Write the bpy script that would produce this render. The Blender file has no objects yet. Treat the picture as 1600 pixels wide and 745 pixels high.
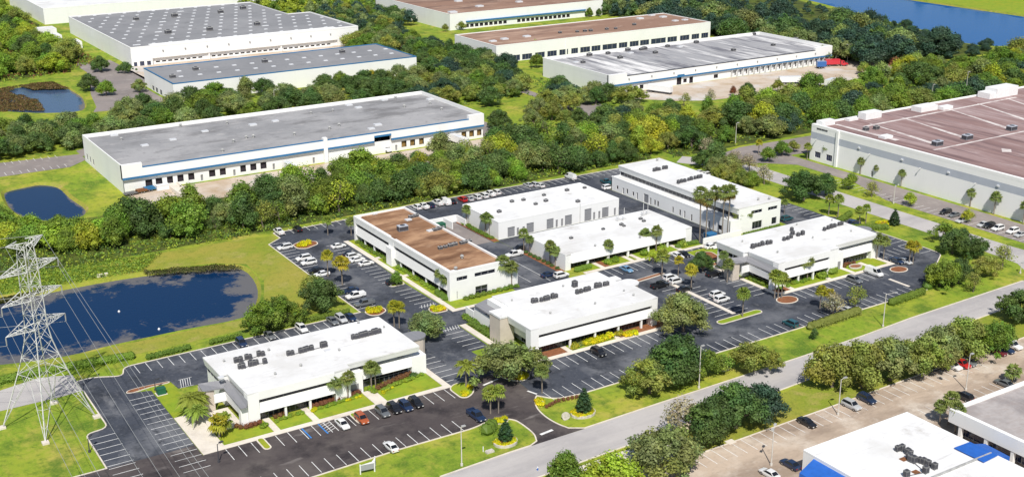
import bpy, math, random
from mathutils import Vector, Matrix, geometry, noise

R = random.Random(11)
sc = bpy.context.scene
COL = sc.collection

# ------------------------------------------------------------------ camera
CAM_H, F_PX = 122.0, 1886.06
PITCH, ROLL, YAW = 0.327099, -0.0044404, 1.0066195
RT0 = Vector((math.sin(YAW), -math.cos(YAW), 0))
FW = Vector((math.cos(YAW) * math.cos(PITCH), math.sin(YAW) * math.cos(PITCH), -math.sin(PITCH)))
UP0 = RT0.cross(FW)
RT = math.cos(ROLL) * RT0 + math.sin(ROLL) * UP0
UP = -math.sin(ROLL) * RT0 + math.cos(ROLL) * UP0
cam_d = bpy.data.cameras.new('camera')
cam = bpy.data.objects.new('camera', cam_d)
COL.objects.link(cam)
cam_d.sensor_width = 36.0
cam_d.lens = 36.0 * F_PX / 1600.0
cam_d.clip_start = 1.0
cam_d.clip_end = 20000.0
m = Matrix((RT, UP, -FW)).transposed().to_4x4()
m.translation = Vector((0, 0, CAM_H))
cam.matrix_world = m
sc.camera = cam

# ------------------------------------------------------------------ light
SUN_EL, SHADOW_AZ = math.radians(51), math.radians(61)
world = bpy.data.worlds.new('World')
sc.world = world
world.use_nodes = True
wn = world.node_tree
bg = wn.nodes['Background']
sky = wn.nodes.new('ShaderNodeTexSky')
sky.sky_type = 'NISHITA'
sky.sun_disc = False
sky.sun_elevation = SUN_EL
sun_dir = Vector((-math.cos(SHADOW_AZ) * math.cos(SUN_EL), -math.sin(SHADOW_AZ) * math.cos(SUN_EL), math.sin(SUN_EL)))
sky.sun_rotation = math.atan2(sun_dir.x, sun_dir.y)
wn.links.new(sky.outputs[0], bg.inputs[0])
bg.inputs[1].default_value = 0.09
sun_d = bpy.data.lights.new('sun', 'SUN')
sun_d.energy = 4.8
sun_d.angle = math.radians(0.53)
sun_d.color = (1.0, 0.955, 0.88)
sun = bpy.data.objects.new('sun', sun_d)
COL.objects.link(sun)
sun.rotation_euler = (-sun_dir).to_track_quat('-Z', 'Y').to_euler()
sc.view_settings.view_transform = 'Standard'
sc.view_settings.look = 'None'
sc.view_settings.gamma = 1.0
sc.view_settings.use_curve_mapping = False
sc.view_settings.exposure = 0.08


# ------------------------------------------------------------------ survey: photo pixel -> point on a level z
def at(u, v, z=0.0):
    d = (u - 800) * RT - (v - 372.5) * UP + F_PX * FW
    t = (z - CAM_H) / d.z
    return (d.x * t, d.y * t)


# ------------------------------------------------------------------ materials
def new_mat(name):
    mt = bpy.data.materials.new(name)
    mt.use_nodes = True
    nt = mt.node_tree
    b = nt.nodes['Principled BSDF']
    return mt, nt, b


def N(nt, typ, **kw):
    n = nt.nodes.new(typ)
    for k, v in kw.items():
        setattr(n, k, v)
    return n


def noise_fac(nt, scale, detail=4.0, rough=0.6, lo=0.35, hi=0.65, stretch=None, objspace=True):
    tc = N(nt, 'ShaderNodeTexCoord')
    mp = N(nt, 'ShaderNodeMapping')
    if stretch:
        mp.inputs['Scale'].default_value = stretch
    nz = N(nt, 'ShaderNodeTexNoise')
    nz.inputs['Scale'].default_value = scale
    nz.inputs['Detail'].default_value = detail
    nz.inputs['Roughness'].default_value = rough
    geo = N(nt, 'ShaderNodeNewGeometry')
    nt.links.new(tc.outputs['Object'] if objspace else geo.outputs['Position'], mp.inputs[0])
    nt.links.new(mp.outputs[0], nz.inputs['Vector'])
    mr = N(nt, 'ShaderNodeMapRange')
    mr.inputs['From Min'].default_value = lo
    mr.inputs['From Max'].default_value = hi
    nt.links.new(nz.outputs['Fac'], mr.inputs['Value'])
    return mr.outputs[0]


def mixc(nt, fac, a, b):
    mx = N(nt, 'ShaderNodeMix', data_type='RGBA')
    for sock, val in ((mx.inputs[0], fac), (mx.inputs[6], a), (mx.inputs[7], b)):
        if hasattr(val, 'links') or hasattr(val, 'is_linked'):
            nt.links.new(val, sock)
        elif isinstance(val, (int, float)):
            sock.default_value = val
        else:
            sock.default_value = (*val, 1)
    return mx.outputs[2]


def mult(nt, a, b):
    mm = N(nt, 'ShaderNodeMath', operation='MULTIPLY')
    for s, v in ((mm.inputs[0], a), (mm.inputs[1], b)):
        if isinstance(v, (int, float)):
            s.default_value = v
        else:
            nt.links.new(v, s)
    return mm.outputs[0]


def plain(name, col, rough=0.7, metal=0.0, spec=0.3, var=0.0, vscale=0.5, col2=None, bump=0.0):
    mt, nt, b = new_mat(name)
    b.inputs['Roughness'].default_value = rough
    b.inputs['Metallic'].default_value = metal
    b.inputs['Specular IOR Level'].default_value = spec
    if var or col2:
        c2 = col2 or tuple(c * (1 - var) for c in col)
        f = noise_fac(nt, vscale, objspace=False)
        out = mixc(nt, f, col, c2)
        nt.links.new(out, b.inputs['Base Color'])
    else:
        b.inputs['Base Color'].default_value = (*col, 1)
    return mt


def layered(name, c0, layers, rough=0.85, spec=0.2):
    """base colour plus noise layers: (colour, scale, lo, hi, amount, stretch)"""
    mt, nt, b = new_mat(name)
    b.inputs['Roughness'].default_value = rough
    b.inputs['Specular IOR Level'].default_value = spec
    cur = c0
    for (c, scale, lo, hi, amt, st) in layers:
        f = noise_fac(nt, scale, 5.0, 0.65, lo, hi, st, objspace=False)
        cur = mixc(nt, mult(nt, f, amt), cur, c)
    nt.links.new(cur, b.inputs['Base Color'])
    return mt


M = {}
M['grass'] = layered('grass', (0.195, 0.285, 0.024), [
    ((0.33, 0.35, 0.036), 0.03, 0.44, 0.60, 0.9, None), ((0.42, 0.34, 0.09), 0.06, 0.55, 0.67, 0.75, None),
    ((0.075, 0.15, 0.015), 0.09, 0.48, 0.62, 0.85, None), ((0.33, 0.33, 0.05), 0.22, 0.52, 0.66, 0.7, (1.6, .6, 1)),
    ((0.08, 0.14, 0.018), 0.6, 0.50, 0.68, 0.7, None), ((0.35, 0.36, 0.06), 2.2, 0.5, 0.72, 0.55, None)])
M['dry_grass'] = layered('dry_grass', (0.32, 0.29, 0.05), [
    ((0.21, 0.27, 0.024), 0.06, 0.42, 0.58, 0.95, None), ((0.44, 0.33, 0.12), 0.12, 0.52, 0.7, 0.75, None),
    ((0.11, 0.15, 0.02), 0.5, 0.52, 0.72, 0.6, None), ((0.14, 0.16, 0.03), 2.0, 0.45, 0.7, 0.5, None)])
M['lawn'] = layered('lawn', (0.205, 0.30, 0.022), [
    ((0.31, 0.32, 0.025), 0.16, 0.4, 0.65, 0.8, None), ((0.10, 0.17, 0.016), 0.4, 0.5, 0.75, 0.7, None),
    ((0.27, 0.32, 0.03), 3.0, 0.5, 0.75, 0.5, None)])
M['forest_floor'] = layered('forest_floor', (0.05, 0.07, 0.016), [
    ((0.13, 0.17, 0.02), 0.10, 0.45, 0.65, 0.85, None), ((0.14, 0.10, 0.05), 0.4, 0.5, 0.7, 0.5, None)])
M['asphalt'] = layered('asphalt', (0.058, 0.065, 0.083), [
    ((0.165, 0.170, 0.185), 0.055, 0.47, 0.62, 0.75, None), ((0.030, 0.034, 0.044), 0.09, 0.50, 0.64, 0.85, None),
    ((0.26, 0.26, 0.265), 0.14, 0.59, 0.72, 0.6, (1, 0.35, 1)), ((0.026, 0.030, 0.038), 0.45, 0.58, 0.68, 0.75, None),
    ((0.20, 0.20, 0.21), 1.2, 0.55, 0.72, 0.4, None), ((0.03, 0.033, 0.04), 2.4, 0.55, 0.72, 0.45, None)], 0.8)
M['asphalt_brown'] = layered('asphalt_brown', (0.074, 0.062, 0.062), [
    ((0.125, 0.108, 0.10), 0.07, 0.46, 0.64, 0.75, None), ((0.032, 0.027, 0.03), 0.12, 0.5, 0.66, 0.85, None),
    ((0.28, 0.255, 0.24), 0.2, 0.60, 0.72, 0.6, (0.3, 1.4, 1)), ((0.2, 0.18, 0.17), 0.6, 0.62, 0.74, 0.5, (0.4, 1.2, 1)),
    ((0.10, 0.09, 0.09), 2.0, 0.5, 0.75, 0.35, None)], 0.8)
M['road'] = layered('road', (0.46, 0.435, 0.42), [
    ((0.31, 0.295, 0.30), 0.06, 0.42, 0.66, 0.8, (0.3, 1.6, 1)), ((0.48, 0.455, 0.44), 0.3, 0.5, 0.7, 0.6, None),
    ((0.25, 0.24, 0.25), 0.9, 0.6, 0.75, 0.45, (.5, 1, 1)), ((0.34, 0.32, 0.32), 2.4, 0.5, 0.75, 0.35, None)], 0.85)
M['road_old'] = layered('road_old', (0.27, 0.235, 0.22), [
    ((0.16, 0.145, 0.145), 0.05, 0.42, 0.66, 0.8, None), ((0.38, 0.34, 0.31), 0.2, 0.5, 0.7, 0.6, None)], 0.85)
M['lot_tan'] = layered('lot_tan', (0.50, 0.40, 0.31), [
    ((0.28, 0.215, 0.165), 0.055, 0.42, 0.60, 0.9, (0.6, 1.5, 1)), ((0.60, 0.53, 0.45), 0.12, 0.5, 0.68, 0.8, None),
    ((0.20, 0.16, 0.13), 0.3, 0.58, 0.72, 0.6, (0.7, 1.4, 1)), ((0.33, 0.27, 0.22), 1.2, 0.5, 0.72, 0.45, None)], 0.9)
M['yard'] = layered('yard', (0.52, 0.44, 0.36), [
    ((0.36, 0.25, 0.14), 0.07, 0.46, 0.66, 0.75, None), ((0.56, 0.55, 0.54), 0.05, 0.5, 0.65, 0.8, None),
    ((0.25, 0.2, 0.17), 0.4, 0.58, 0.74, 0.5, None)], 0.9)
M['concrete'] = layered('concrete', (0.68, 0.62, 0.54), [
    ((0.50, 0.445, 0.38), 0.25, 0.45, 0.7, 0.7, None), ((0.70, 0.66, 0.60), 1.2, 0.5, 0.7, 0.6, None)], 0.9)
M['kerb'] = layered('kerb', (0.68, 0.62, 0.53), [((0.50, 0.43, 0.36), 0.5, 0.45, 0.7, 0.7, None)], 0.9)
M['paint'] = layered('line_paint', (0.78, 0.78, 0.76), [((0.36, 0.36, 0.37), 0.35, 0.50, 0.66, 0.7, None), ((0.25, 0.25, 0.26), 2.2, 0.56, 0.70, 0.6, None)], 0.7)
M['blue_paint'] = plain('blue_paint', (0.03, 0.20, 0.55), 0.6)
M['mulch'] = layered('mulch', (0.26, 0.105, 0.05), [((0.14, 0.06, 0.033), 1.2, 0.4, 0.7, 0.8, None),
                                                   ((0.36, 0.17, 0.08), 0.4, 0.5, 0.7, 0.5, None)], 0.95)
M['white_wall'] = layered('white_wall', (0.80, 0.80, 0.79), [
    ((0.70, 0.70, 0.69), 0.12, 0.5, 0.75, 0.5, (1, 1, 0.35)), ((0.66, 0.655, 0.64), 1.6, 0.58, 0.75, 0.3, (1, 1, 0.2))], 0.75)
M['wall_grey'] = layered('wall_grey', (0.42, 0.45, 0.51), [((0.36, 0.39, 0.45), 0.2, 0.45, 0.7, 0.6, None)], 0.8)
M['beige'] = layered('beige', (0.56, 0.50, 0.43), [((0.48, 0.42, 0.36), 0.5, 0.45, 0.7, 0.6, None)], 0.85)
M['white_roof'] = layered('white_roof', (0.74, 0.74, 0.74), [
    ((0.60, 0.59, 0.57), 0.06, 0.46, 0.64, 0.8, None), ((0.38, 0.35, 0.31), 0.13, 0.60, 0.72, 0.6, None),
    ((0.46, 0.44, 0.42), 0.35, 0.58, 0.72, 0.55, (.3, 2.4, 1)), ((0.62, 0.62, 0.61), 1.4, 0.5, 0.75, 0.4, None)], 0.6)
M['roof_grey'] = layered('roof_grey', (0.26, 0.26, 0.268), [
    ((0.37, 0.365, 0.37), 0.03, 0.44, 0.62, 0.85, None), ((0.165, 0.162, 0.165), 0.07, 0.50, 0.66, 0.85, (.7, 1.4, 1)),
    ((0.48, 0.46, 0.45), 0.18, 0.58, 0.72, 0.6, (.6, 1.6, 1)), ((0.14, 0.135, 0.135), 0.3, 0.60, 0.74, 0.6, None), ((0.2, 0.2, 0.21), 1.0, 0.5, 0.75, 0.4, None)], 0.85)
M['roof_dark'] = layered('roof_dark', (0.225, 0.228, 0.24), [
    ((0.30, 0.30, 0.31), 0.03, 0.42, 0.66, 0.8, None), ((0.16, 0.162, 0.172), 0.12, 0.5, 0.72, 0.7, None), ((0.34, 0.335, 0.335), 0.3, 0.6, 0.76, 0.4, None)], 0.85)
M['roof_brown'] = layered('roof_brown', (0.25, 0.135, 0.075), [
    ((0.46, 0.28, 0.165), 0.085, 0.46, 0.60, 0.9, (0.55, 1.6, 1)), ((0.12, 0.058, 0.032), 0.11, 0.50, 0.64, 0.85, (0.5, 1.6, 1)),
    ((0.56, 0.40, 0.28), 0.25, 0.60, 0.76, 0.55, (0.4, 1.4, 1)), ((0.17, 0.09, 0.055), 0.7, 0.5, 0.72, 0.5, (0.6, 1.6, 1))], 0.9)
M['roof_brown_far'] = layered('roof_brown_far', (0.27, 0.165, 0.12), [
    ((0.45, 0.31, 0.235), 0.03, 0.47, 0.64, 0.85, (0.5, 1.4, 1)), ((0.14, 0.085, 0.068), 0.045, 0.5, 0.64, 0.85, (0.4, 1.6, 1)),
    ((0.56, 0.44, 0.36), 0.12, 0.60, 0.76, 0.6, None)], 0.9)
M['roof_maroon'] = layered('roof_maroon', (0.265, 0.172, 0.162), [
    ((0.38, 0.285, 0.28), 0.06, 0.44, 0.62, 0.85, (2.2, 0.18, 1)), ((0.15, 0.098, 0.10), 0.085, 0.5, 0.64, 0.85, (2.2, 0.2, 1)),
    ((0.58, 0.50, 0.49), 0.22, 0.58, 0.74, 0.6, (2, 0.25, 1)), ((0.19, 0.13, 0.132), 0.6, 0.5, 0.72, 0.5, (1.6, .4, 1))], 0.9)
M['roof_pale'] = layered('roof_pale', (0.62, 0.57, 0.55), [((0.36, 0.28, 0.275), 0.25, 0.45, 0.62, 0.85, None), ((0.74, 0.71, 0.69), 0.6, 0.5, 0.7, 0.6, None)], 0.9)
M['roof_streak'] = layered('roof_streak', (0.32, 0.32, 0.335), [
    ((0.76, 0.75, 0.74), 0.05, 0.50, 0.62, 0.9, (3.0, 0.35, 1)), ((0.12, 0.12, 0.145), 0.07, 0.50, 0.62, 0.85, (3.0, 0.3, 1)),
    ((0.55, 0.53, 0.51), 0.25, 0.5, 0.72, 0.6, (2.5, 0.4, 1)), ((0.2, 0.2, 0.21), 0.5, 0.55, 0.72, 0.5, (2.5, 0.4, 1))], 0.85)
M['roof_stain'] = layered('roof_stain', (0.40, 0.37, 0.36), [
    ((0.24, 0.215, 0.215), 0.12, 0.42, 0.62, 0.85, None), ((0.33, 0.28, 0.26), 0.5, 0.45, 0.7, 0.7, (1, 3, 1)),
    ((0.5, 0.47, 0.45), 0.7, 0.55, 0.75, 0.5, (3, 1, 1))], 0.9)
M['grey_metal'] = layered('grey_metal', (0.22, 0.22, 0.235), [((0.28, 0.28, 0.29), 0.6, 0.4, 0.7, 0.6, (4, 0.4, 1))], 0.45, 0.4)
M['blue_metal'] = plain('blue_metal', (0.035, 0.17, 0.36), 0.5, var=0.2, vscale=0.2)
M['blue_fabric'] = plain('blue_fabric', (0.025, 0.13, 0.50), 0.6, var=0.15, vscale=0.8)
M['dark_metal'] = plain('dark_metal', (0.06, 0.06, 0.07), 0.5)
M['ac_metal'] = plain('ac_metal', (0.20, 0.20, 0.20), 0.6, var=0.4, vscale=1.0)
M['ac_light'] = plain('ac_light', (0.42, 0.42, 0.41), 0.55, var=0.3, vscale=1.0)
M['galv'] = plain('galvanised_steel', (0.62, 0.62, 0.61), 0.5, 0.0, 0.5, var=0.25, vscale=0.6)
M['pole'] = plain('pole_concrete', (0.60, 0.57, 0.52), 0.7, var=0.15, vscale=1.0)
M['wire'] = plain('wire', (0.45, 0.45, 0.45), 0.5, 0.4)
M['glass'] = plain('window_glass', (0.018, 0.021, 0.03), 0.12, 0.0, 0.6)
M['glass_blue'] = plain('blue_window_glass', (0.02, 0.03, 0.075), 0.15, 0.0, 0.6)
M['frame'] = plain('window_frame', (0.25, 0.25, 0.26), 0.5)
M['roll_door'] = plain('roll_door', (0.27, 0.275, 0.29), 0.6, var=0.15, vscale=2)
M['dock_dark'] = plain('open_dock_shade', (0.035, 0.028, 0.035), 0.8)  # dark panel colour stands for the shade inside open docks
M['dock_tan'] = plain('dock_door_tan', (0.30, 0.19, 0.06), 0.7, var=0.5, vscale=1.5)
M['rubber'] = plain('rubber', (0.02, 0.02, 0.02), 0.8)
M['skylight'] = plain('skylight', (0.62, 0.63, 0.65), 0.35)
M['rust'] = plain('rust', (0.25, 0.11, 0.05), 0.85, var=0.4, vscale=2)
M['bark'] = layered('bark', (0.17, 0.14, 0.11), [((0.09, 0.075, 0.06), 2.0, 0.4, 0.7, 0.8, (1, 1, .3))], 0.95)
M['palm_bark'] = layered('palm_bark', (0.25, 0.215, 0.18), [((0.15, 0.125, 0.10), 2.5, 0.4, 0.7, 0.8, (.3, .3, 3))], 0.95)
M['tile_red'] = plain('red_roof', (0.35, 0.11, 0.07), 0.8, var=0.3, vscale=1)
M['green_box'] = plain('green_box', (0.02, 0.11, 0.06), 0.5)
M['stone'] = plain('pale_stone', (0.60, 0.56, 0.50), 0.9, var=0.3, vscale=2)
M['sign_grey'] = plain('sign_grey', (0.30, 0.31, 0.33), 0.6)
M['tyre'] = plain('tyre', (0.018, 0.018, 0.018), 0.85)
M['hub'] = plain('wheel_hub', (0.45, 0.45, 0.46), 0.35, 0.7)
M['car_glass'] = plain('car_glass', (0.012, 0.014, 0.018), 0.08, 0, 0.7)
M['lamp_clear'] = plain('head_lamp', (0.75, 0.75, 0.72), 0.2)
M['lamp_red'] = plain('tail_lamp', (0.35, 0.01, 0.01), 0.3)
M['white_plain'] = plain('white_paint', (0.8, 0.8, 0.8), 0.5, var=0.08, vscale=1)


def car_paint():
    mt, nt, b = new_mat('car_paint')
    oi = N(nt, 'ShaderNodeObjectInfo')
    nt.links.new(oi.outputs['Color'], b.inputs['Base Color'])
    b.inputs['Roughness'].default_value = 0.32
    b.inputs['Coat Weight'].default_value = 0.7
    b.inputs['Coat Roughness'].default_value = 0.06
    return mt


M['car'] = car_paint()


def foliage(name, trans=0.30):
    mt, nt, b = new_mat(name)
    oi = N(nt, 'ShaderNodeObjectInfo')
    ca = N(nt, 'ShaderNodeVertexColor', layer_name='tint')
    mx = N(nt, 'ShaderNodeMix', data_type='RGBA', blend_type='MULTIPLY')
    mx.inputs[0].default_value = 1.0
    nt.links.new(oi.outputs['Color'], mx.inputs[6])
    nt.links.new(ca.outputs['Color'], mx.inputs[7])
    hsv = N(nt, 'ShaderNodeHueSaturation')
    hr = N(nt, 'ShaderNodeMapRange')
    hr.inputs['To Min'].default_value = 0.485
    hr.inputs['To Max'].default_value = 0.515
    nt.links.new(oi.outputs['Random'], hr.inputs['Value'])
    nt.links.new(hr.outputs[0], hsv.inputs['Hue'])
    nt.links.new(mx.outputs[2], hsv.inputs['Color'])
    nt.links.new(hsv.outputs[0], b.inputs['Base Color'])
    b.inputs['Roughness'].default_value = 0.55
    b.inputs['Specular IOR Level'].default_value = 0.25
    tr = N(nt, 'ShaderNodeBsdfTranslucent')
    nt.links.new(hsv.outputs[0], tr.inputs['Color'])
    ms = N(nt, 'ShaderNodeMixShader')
    ms.inputs[0].default_value = trans
    nt.links.new(b.outputs[0], ms.inputs[1])
    nt.links.new(tr.outputs[0], ms.inputs[2])
    nt.links.new(ms.outputs[0], nt.nodes['Material Output'].inputs[0])
    return mt


M['leaf'] = foliage('foliage')


def water_mat(name, deep, weed, amt, spec=0.5):
    mt, nt, b = new_mat(name)
    ca = N(nt, 'ShaderNodeVertexColor', layer_name='shore')
    nf = noise_fac(nt, 0.085, 8.0, 0.72, 0.12, 0.88, None, objspace=False)
    add = N(nt, 'ShaderNodeMath', operation='ADD')
    sep = N(nt, 'ShaderNodeSeparateColor')
    nt.links.new(ca.outputs['Color'], sep.inputs[0])
    nt.links.new(sep.outputs[0], add.inputs[0])
    nt.links.new(nf, add.inputs[1])
    mr = N(nt, 'ShaderNodeMapRange')
    mr.inputs['From Min'].default_value = 0.90
    mr.inputs['From Max'].default_value = 1.0
    mr.inputs['To Max'].default_value = amt
    nt.links.new(add.outputs[0], mr.inputs['Value'])
    c = mixc(nt, mr.outputs[0], deep, weed)
    nt.links.new(c, b.inputs['Base Color'])
    rr = N(nt, 'ShaderNodeMapRange')
    rr.inputs['To Min'].default_value = 0.10
    rr.inputs['To Max'].default_value = 0.75
    nt.links.new(mr.outputs[0], rr.inputs['Value'])
    nt.links.new(rr.outputs[0], b.inputs['Roughness'])
    b.inputs['IOR'].default_value = 1.33
    b.inputs['Specular IOR Level'].default_value = spec
    nz = N(nt, 'ShaderNodeTexNoise')
    nz.inputs['Scale'].default_value = 1.2
    nz.inputs['Detail'].default_value = 3
    geo = N(nt, 'ShaderNodeNewGeometry')
    nt.links.new(geo.outputs['Position'], nz.inputs['Vector'])
    bp = N(nt, 'ShaderNodeBump')
    bp.inputs['Strength'].default_value = 0.12
    bp.inputs['Distance'].default_value = 0.3
    nt.links.new(nz.outputs['Fac'], bp.inputs['Height'])
    nt.links.new(bp.outputs[0], b.inputs['Normal'])
    return mt


M['water'] = water_mat('pond_water', (0.003, 0.024, 0.078), (0.145, 0.14, 0.14), 0.85, 0.30)
M['water_far'] = water_mat('lake_water', (0.003, 0.085, 0.28), (0.003, 0.06, 0.2), 0.6, 0.06)
M['water_marsh'] = water_mat('marsh_water', (0.045, 0.085, 0.16), (0.16, 0.15, 0.13), 0.9)

# ------------------------------------------------------------------ mesh builder and scene helpers
ORG = {}


class MB:
    def __init__(s):
        s.v, s.f, s.mi = [], [], []

    def poly(s, pts, mi=0):
        n = len(s.v)
        s.v.extend(tuple(p) for p in pts)
        s.f.append(tuple(range(n, n + len(pts))))
        s.mi.append(mi)

    def box(s, x0, x1, y0, y1, z0, z1, mi=0, bottom=True):
        n = len(s.v)
        s.v += [(x0, y0, z0), (x1, y0, z0), (x1, y1, z0), (x0, y1, z0), (x0, y0, z1), (x1, y0, z1), (x1, y1, z1), (x0, y1, z1)]
        fs = [(4, 5, 6, 7), (0, 1, 5, 4), (1, 2, 6, 5), (2, 3, 7, 6), (3, 0, 4, 7)]
        if bottom:
            fs.append((3, 2, 1, 0))
        for q in fs:
            s.f.append(tuple(n + i for i in q))
            s.mi.append(mi)

    def prism(s, pts, z0, z1, mt=0, ms=None, bottom=False):
        """pts CCW; z1 may be a list of heights"""
        ms = mt if ms is None else ms
        n = len(pts)
        k = len(s.v)
        za = z1 if isinstance(z1, (list, tuple)) else [z1] * n
        s.v += [(p[0], p[1], z0) for p in pts] + [(p[0], p[1], za[i]) for i, p in enumerate(pts)]
        s.f.append(tuple(range(k + n, k + 2 * n)))
        s.mi.append(mt)
        for i in range(n):
            j = (i + 1) % n
            s.f.append((k + i, k + j, k + n + j, k + n + i))
            s.mi.append(ms)
        if bottom:
            s.f.append(tuple(range(k + n - 1, k - 1, -1)))
            s.mi.append(ms)

    def section(s, sec, fn, s0, s1, mi=0):
        """extrude closed section [(d,z)] from s0 to s1 through fn(s,d,z)"""
        n = len(sec)
        k = len(s.v)
        s.v += [fn(s0, d, z) for d, z in sec] + [fn(s1, d, z) for d, z in sec]
        for i in range(n):
            j = (i + 1) % n
            s.f.append((k + i, k + j, k + n + j, k + n + i))
            s.mi.append(mi)
        s.f.append(tuple(range(k + n - 1, k - 1, -1)))
        s.mi.append(mi)
        s.f.append(tuple(range(k + n, k + 2 * n)))
        s.mi.append(mi)

    def tube(s, p0, p1, r0, r1=None, n=6, mi=0, cap=True):
        r1 = r0 if r1 is None else r1
        p0, p1 = Vector(p0), Vector(p1)
        d = (p1 - p0)
        if d.length < 1e-6:
            return
        d.normalize()
        a = d.cross(Vector((0, 0, 1)) if abs(d.z) < 0.9 else Vector((1, 0, 0))).normalized()
        b = d.cross(a)
        k = len(s.v)
        for p, r in ((p0, r0), (p1, r1)):
            for i in range(n):
                t = 2 * math.pi * i / n
                s.v.append(tuple(p + (a * math.cos(t) + b * math.sin(t)) * r))
        for i in range(n):
            j = (i + 1) % n
            s.f.append((k + i, k + j, k + n + j, k + n + i))
            s.mi.append(mi)
        if cap:
            s.f.append(tuple(range(k + n - 1, k - 1, -1)))
            s.mi.append(mi)
            s.f.append(tuple(range(k + n, k + 2 * n)))
            s.mi.append(mi)

    def mesh(s, name, mats, smooth=False, off=None, tints=None, attr='tint'):
        me = bpy.data.meshes.new(name)
        v = s.v
        if off:
            v = [(a - off[0], b - off[1], c - off[2]) for a, b, c in v]
        me.from_pydata(v, [], s.f)
        for mt in (mats if isinstance(mats, (list, tuple)) else [mats]):
            me.materials.append(M[mt] if isinstance(mt, str) else mt)
        if any(s.mi):
            me.polygons.foreach_set('material_index', s.mi)
        if smooth:
            me.polygons.foreach_set('use_smooth', [True] * len(s.f))
        if tints is not None:
            ca = me.color_attributes.new(attr, 'FLOAT_COLOR', 'POINT')
            ca.data.foreach_set('color', [c for t in tints for c in (t[0], t[1], t[2], 1.0)])
        me.update()
        return me

    def obj(s, name, mats, parent=None, smooth=False, **kw):
        off = ORG.get(parent.name) if parent else None
        me = s.mesh(name, mats, smooth, off, **kw)
        o = bpy.data.objects.new(name, me)
        COL.objects.link(o)
        if parent:
            o.parent = parent
            ORG[o.name] = off
        return o


def tag(o, label=None, cat=None, group=None, kind=None):
    if label:
        o['label'] = label
    if cat:
        o['category'] = cat
    if group:
        o['group'] = group
    if kind:
        o['kind'] = kind
    return o


def thing(name, label, cat, loc=(0, 0, 0), group=None):
    o = bpy.data.objects.new(name, None)
    COL.objects.link(o)
    o.empty_display_size = 0.5
    o.location = loc
    ORG[o.name] = tuple(loc)
    return tag(o, label, cat, group)


def struct(o):
    return tag(o, kind='structure')


def inst(name, me, parent, loc, rz=0.0, scale=(1, 1, 1), color=None):
    """part sharing mesh data; loc in world, parent unrotated"""
    o = bpy.data.objects.new(name, me)
    COL.objects.link(o)
    og = ORG.get(parent.name, (0, 0, 0)) if parent else (0, 0, 0)
    o.location = (loc[0] - og[0], loc[1] - og[1], loc[2] - og[2])
    o.rotation_euler = (0, 0, rz)
    o.scale = scale
    if color:
        o.color = (*color, 1)
    if parent:
        o.parent = parent
        ORG[o.name] = loc
    return o


def sheet(name, pts, z, mat, parent=None):
    mb = MB()
    if len(pts) > 4:
        tri = geometry.tessellate_polygon([[Vector((p[0], p[1], 0)) for p in pts]])
        mb.v = [(p[0], p[1], z) for p in pts]
        for t in tri:
            a, b, c = [Vector(mb.v[i]) for i in t]
            t = t if (b - a).cross(c - a).z > 0 else (t[0], t[2], t[1])
            mb.f.append(tuple(t))
            mb.mi.append(0)
    else:
        mb.poly([(p[0], p[1], z) for p in pts])
    return mb.obj(name, mat, parent)


def rect(x0, x1, y0, y1):
    return [(x0, y0), (x1, y0), (x1, y1), (x0, y1)]


def kerb_line(mb, pts, w=0.28, z0=0.0, z1=0.14, closed=False):
    n = len(pts)
    for i in range(n if closed else n - 1):
        a, b = Vector(pts[i]), Vector(pts[(i + 1) % n])
        d = (b - a)
        if d.length < 1e-4:
            continue
        d.normalize()
        nn = Vector((-d.y, d.x)) * w / 2
        a2, b2 = a - d * w * 0.25, b + d * w * 0.25
        q = [a2 - nn, b2 - nn, b2 + nn, a2 + nn]
        e = 0.003 * (i % 3)
        mb.prism([(p.x, p.y) for p in q], z0, z1 + e)


def smooth_closed(pts, k=3):
    """Catmull-Rom through points"""
    out = []
    n = len(pts)
    for i in range(n):
        p0, p1, p2, p3 = [Vector(pts[(i + j - 1) % n]) for j in range(4)]
        for s in range(k):
            t = s / k
            out.append(tuple(0.5 * ((2 * p1) + (p2 - p0) * t + (2 * p0 - 5 * p1 + 4 * p2 - p3) * t * t + (3 * p1 - p0 - 3 * p2 + p3) * t ** 3)))
    return out


def area2(pts):
    return sum(pts[i][0] * pts[(i + 1) % len(pts)][1] - pts[(i + 1) % len(pts)][0] * pts[i][1] for i in range(len(pts)))


def ccw(pts):
    return pts if area2(pts) > 0 else pts[::-1]


def inside(p, poly):
    x, y = p
    c = False
    n = len(poly)
    for i in range(n):
        x0, y0 = poly[i]
        x1, y1 = poly[(i + 1) % n]
        if (y0 > y) != (y1 > y) and x < (x1 - x0) * (y - y0) / (y1 - y0) + x0:
            c = not c
    return c


def shrink(pts, d):
    pts = ccw(pts)
    out = []
    n = len(pts)
    for i in range(n):
        a, b, c = Vector(pts[i - 1]), Vector(pts[i]), Vector(pts[(i + 1) % n])
        e0, e1 = (b - a).normalized(), (c - b).normalized()
        nn = Vector((-e0.y - e1.y, e0.x + e1.x))
        nn = nn.normalized() if nn.length > 1e-5 else Vector((-e0.y, e0.x))
        out.append(tuple(b + nn * d))
    return out


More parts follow.
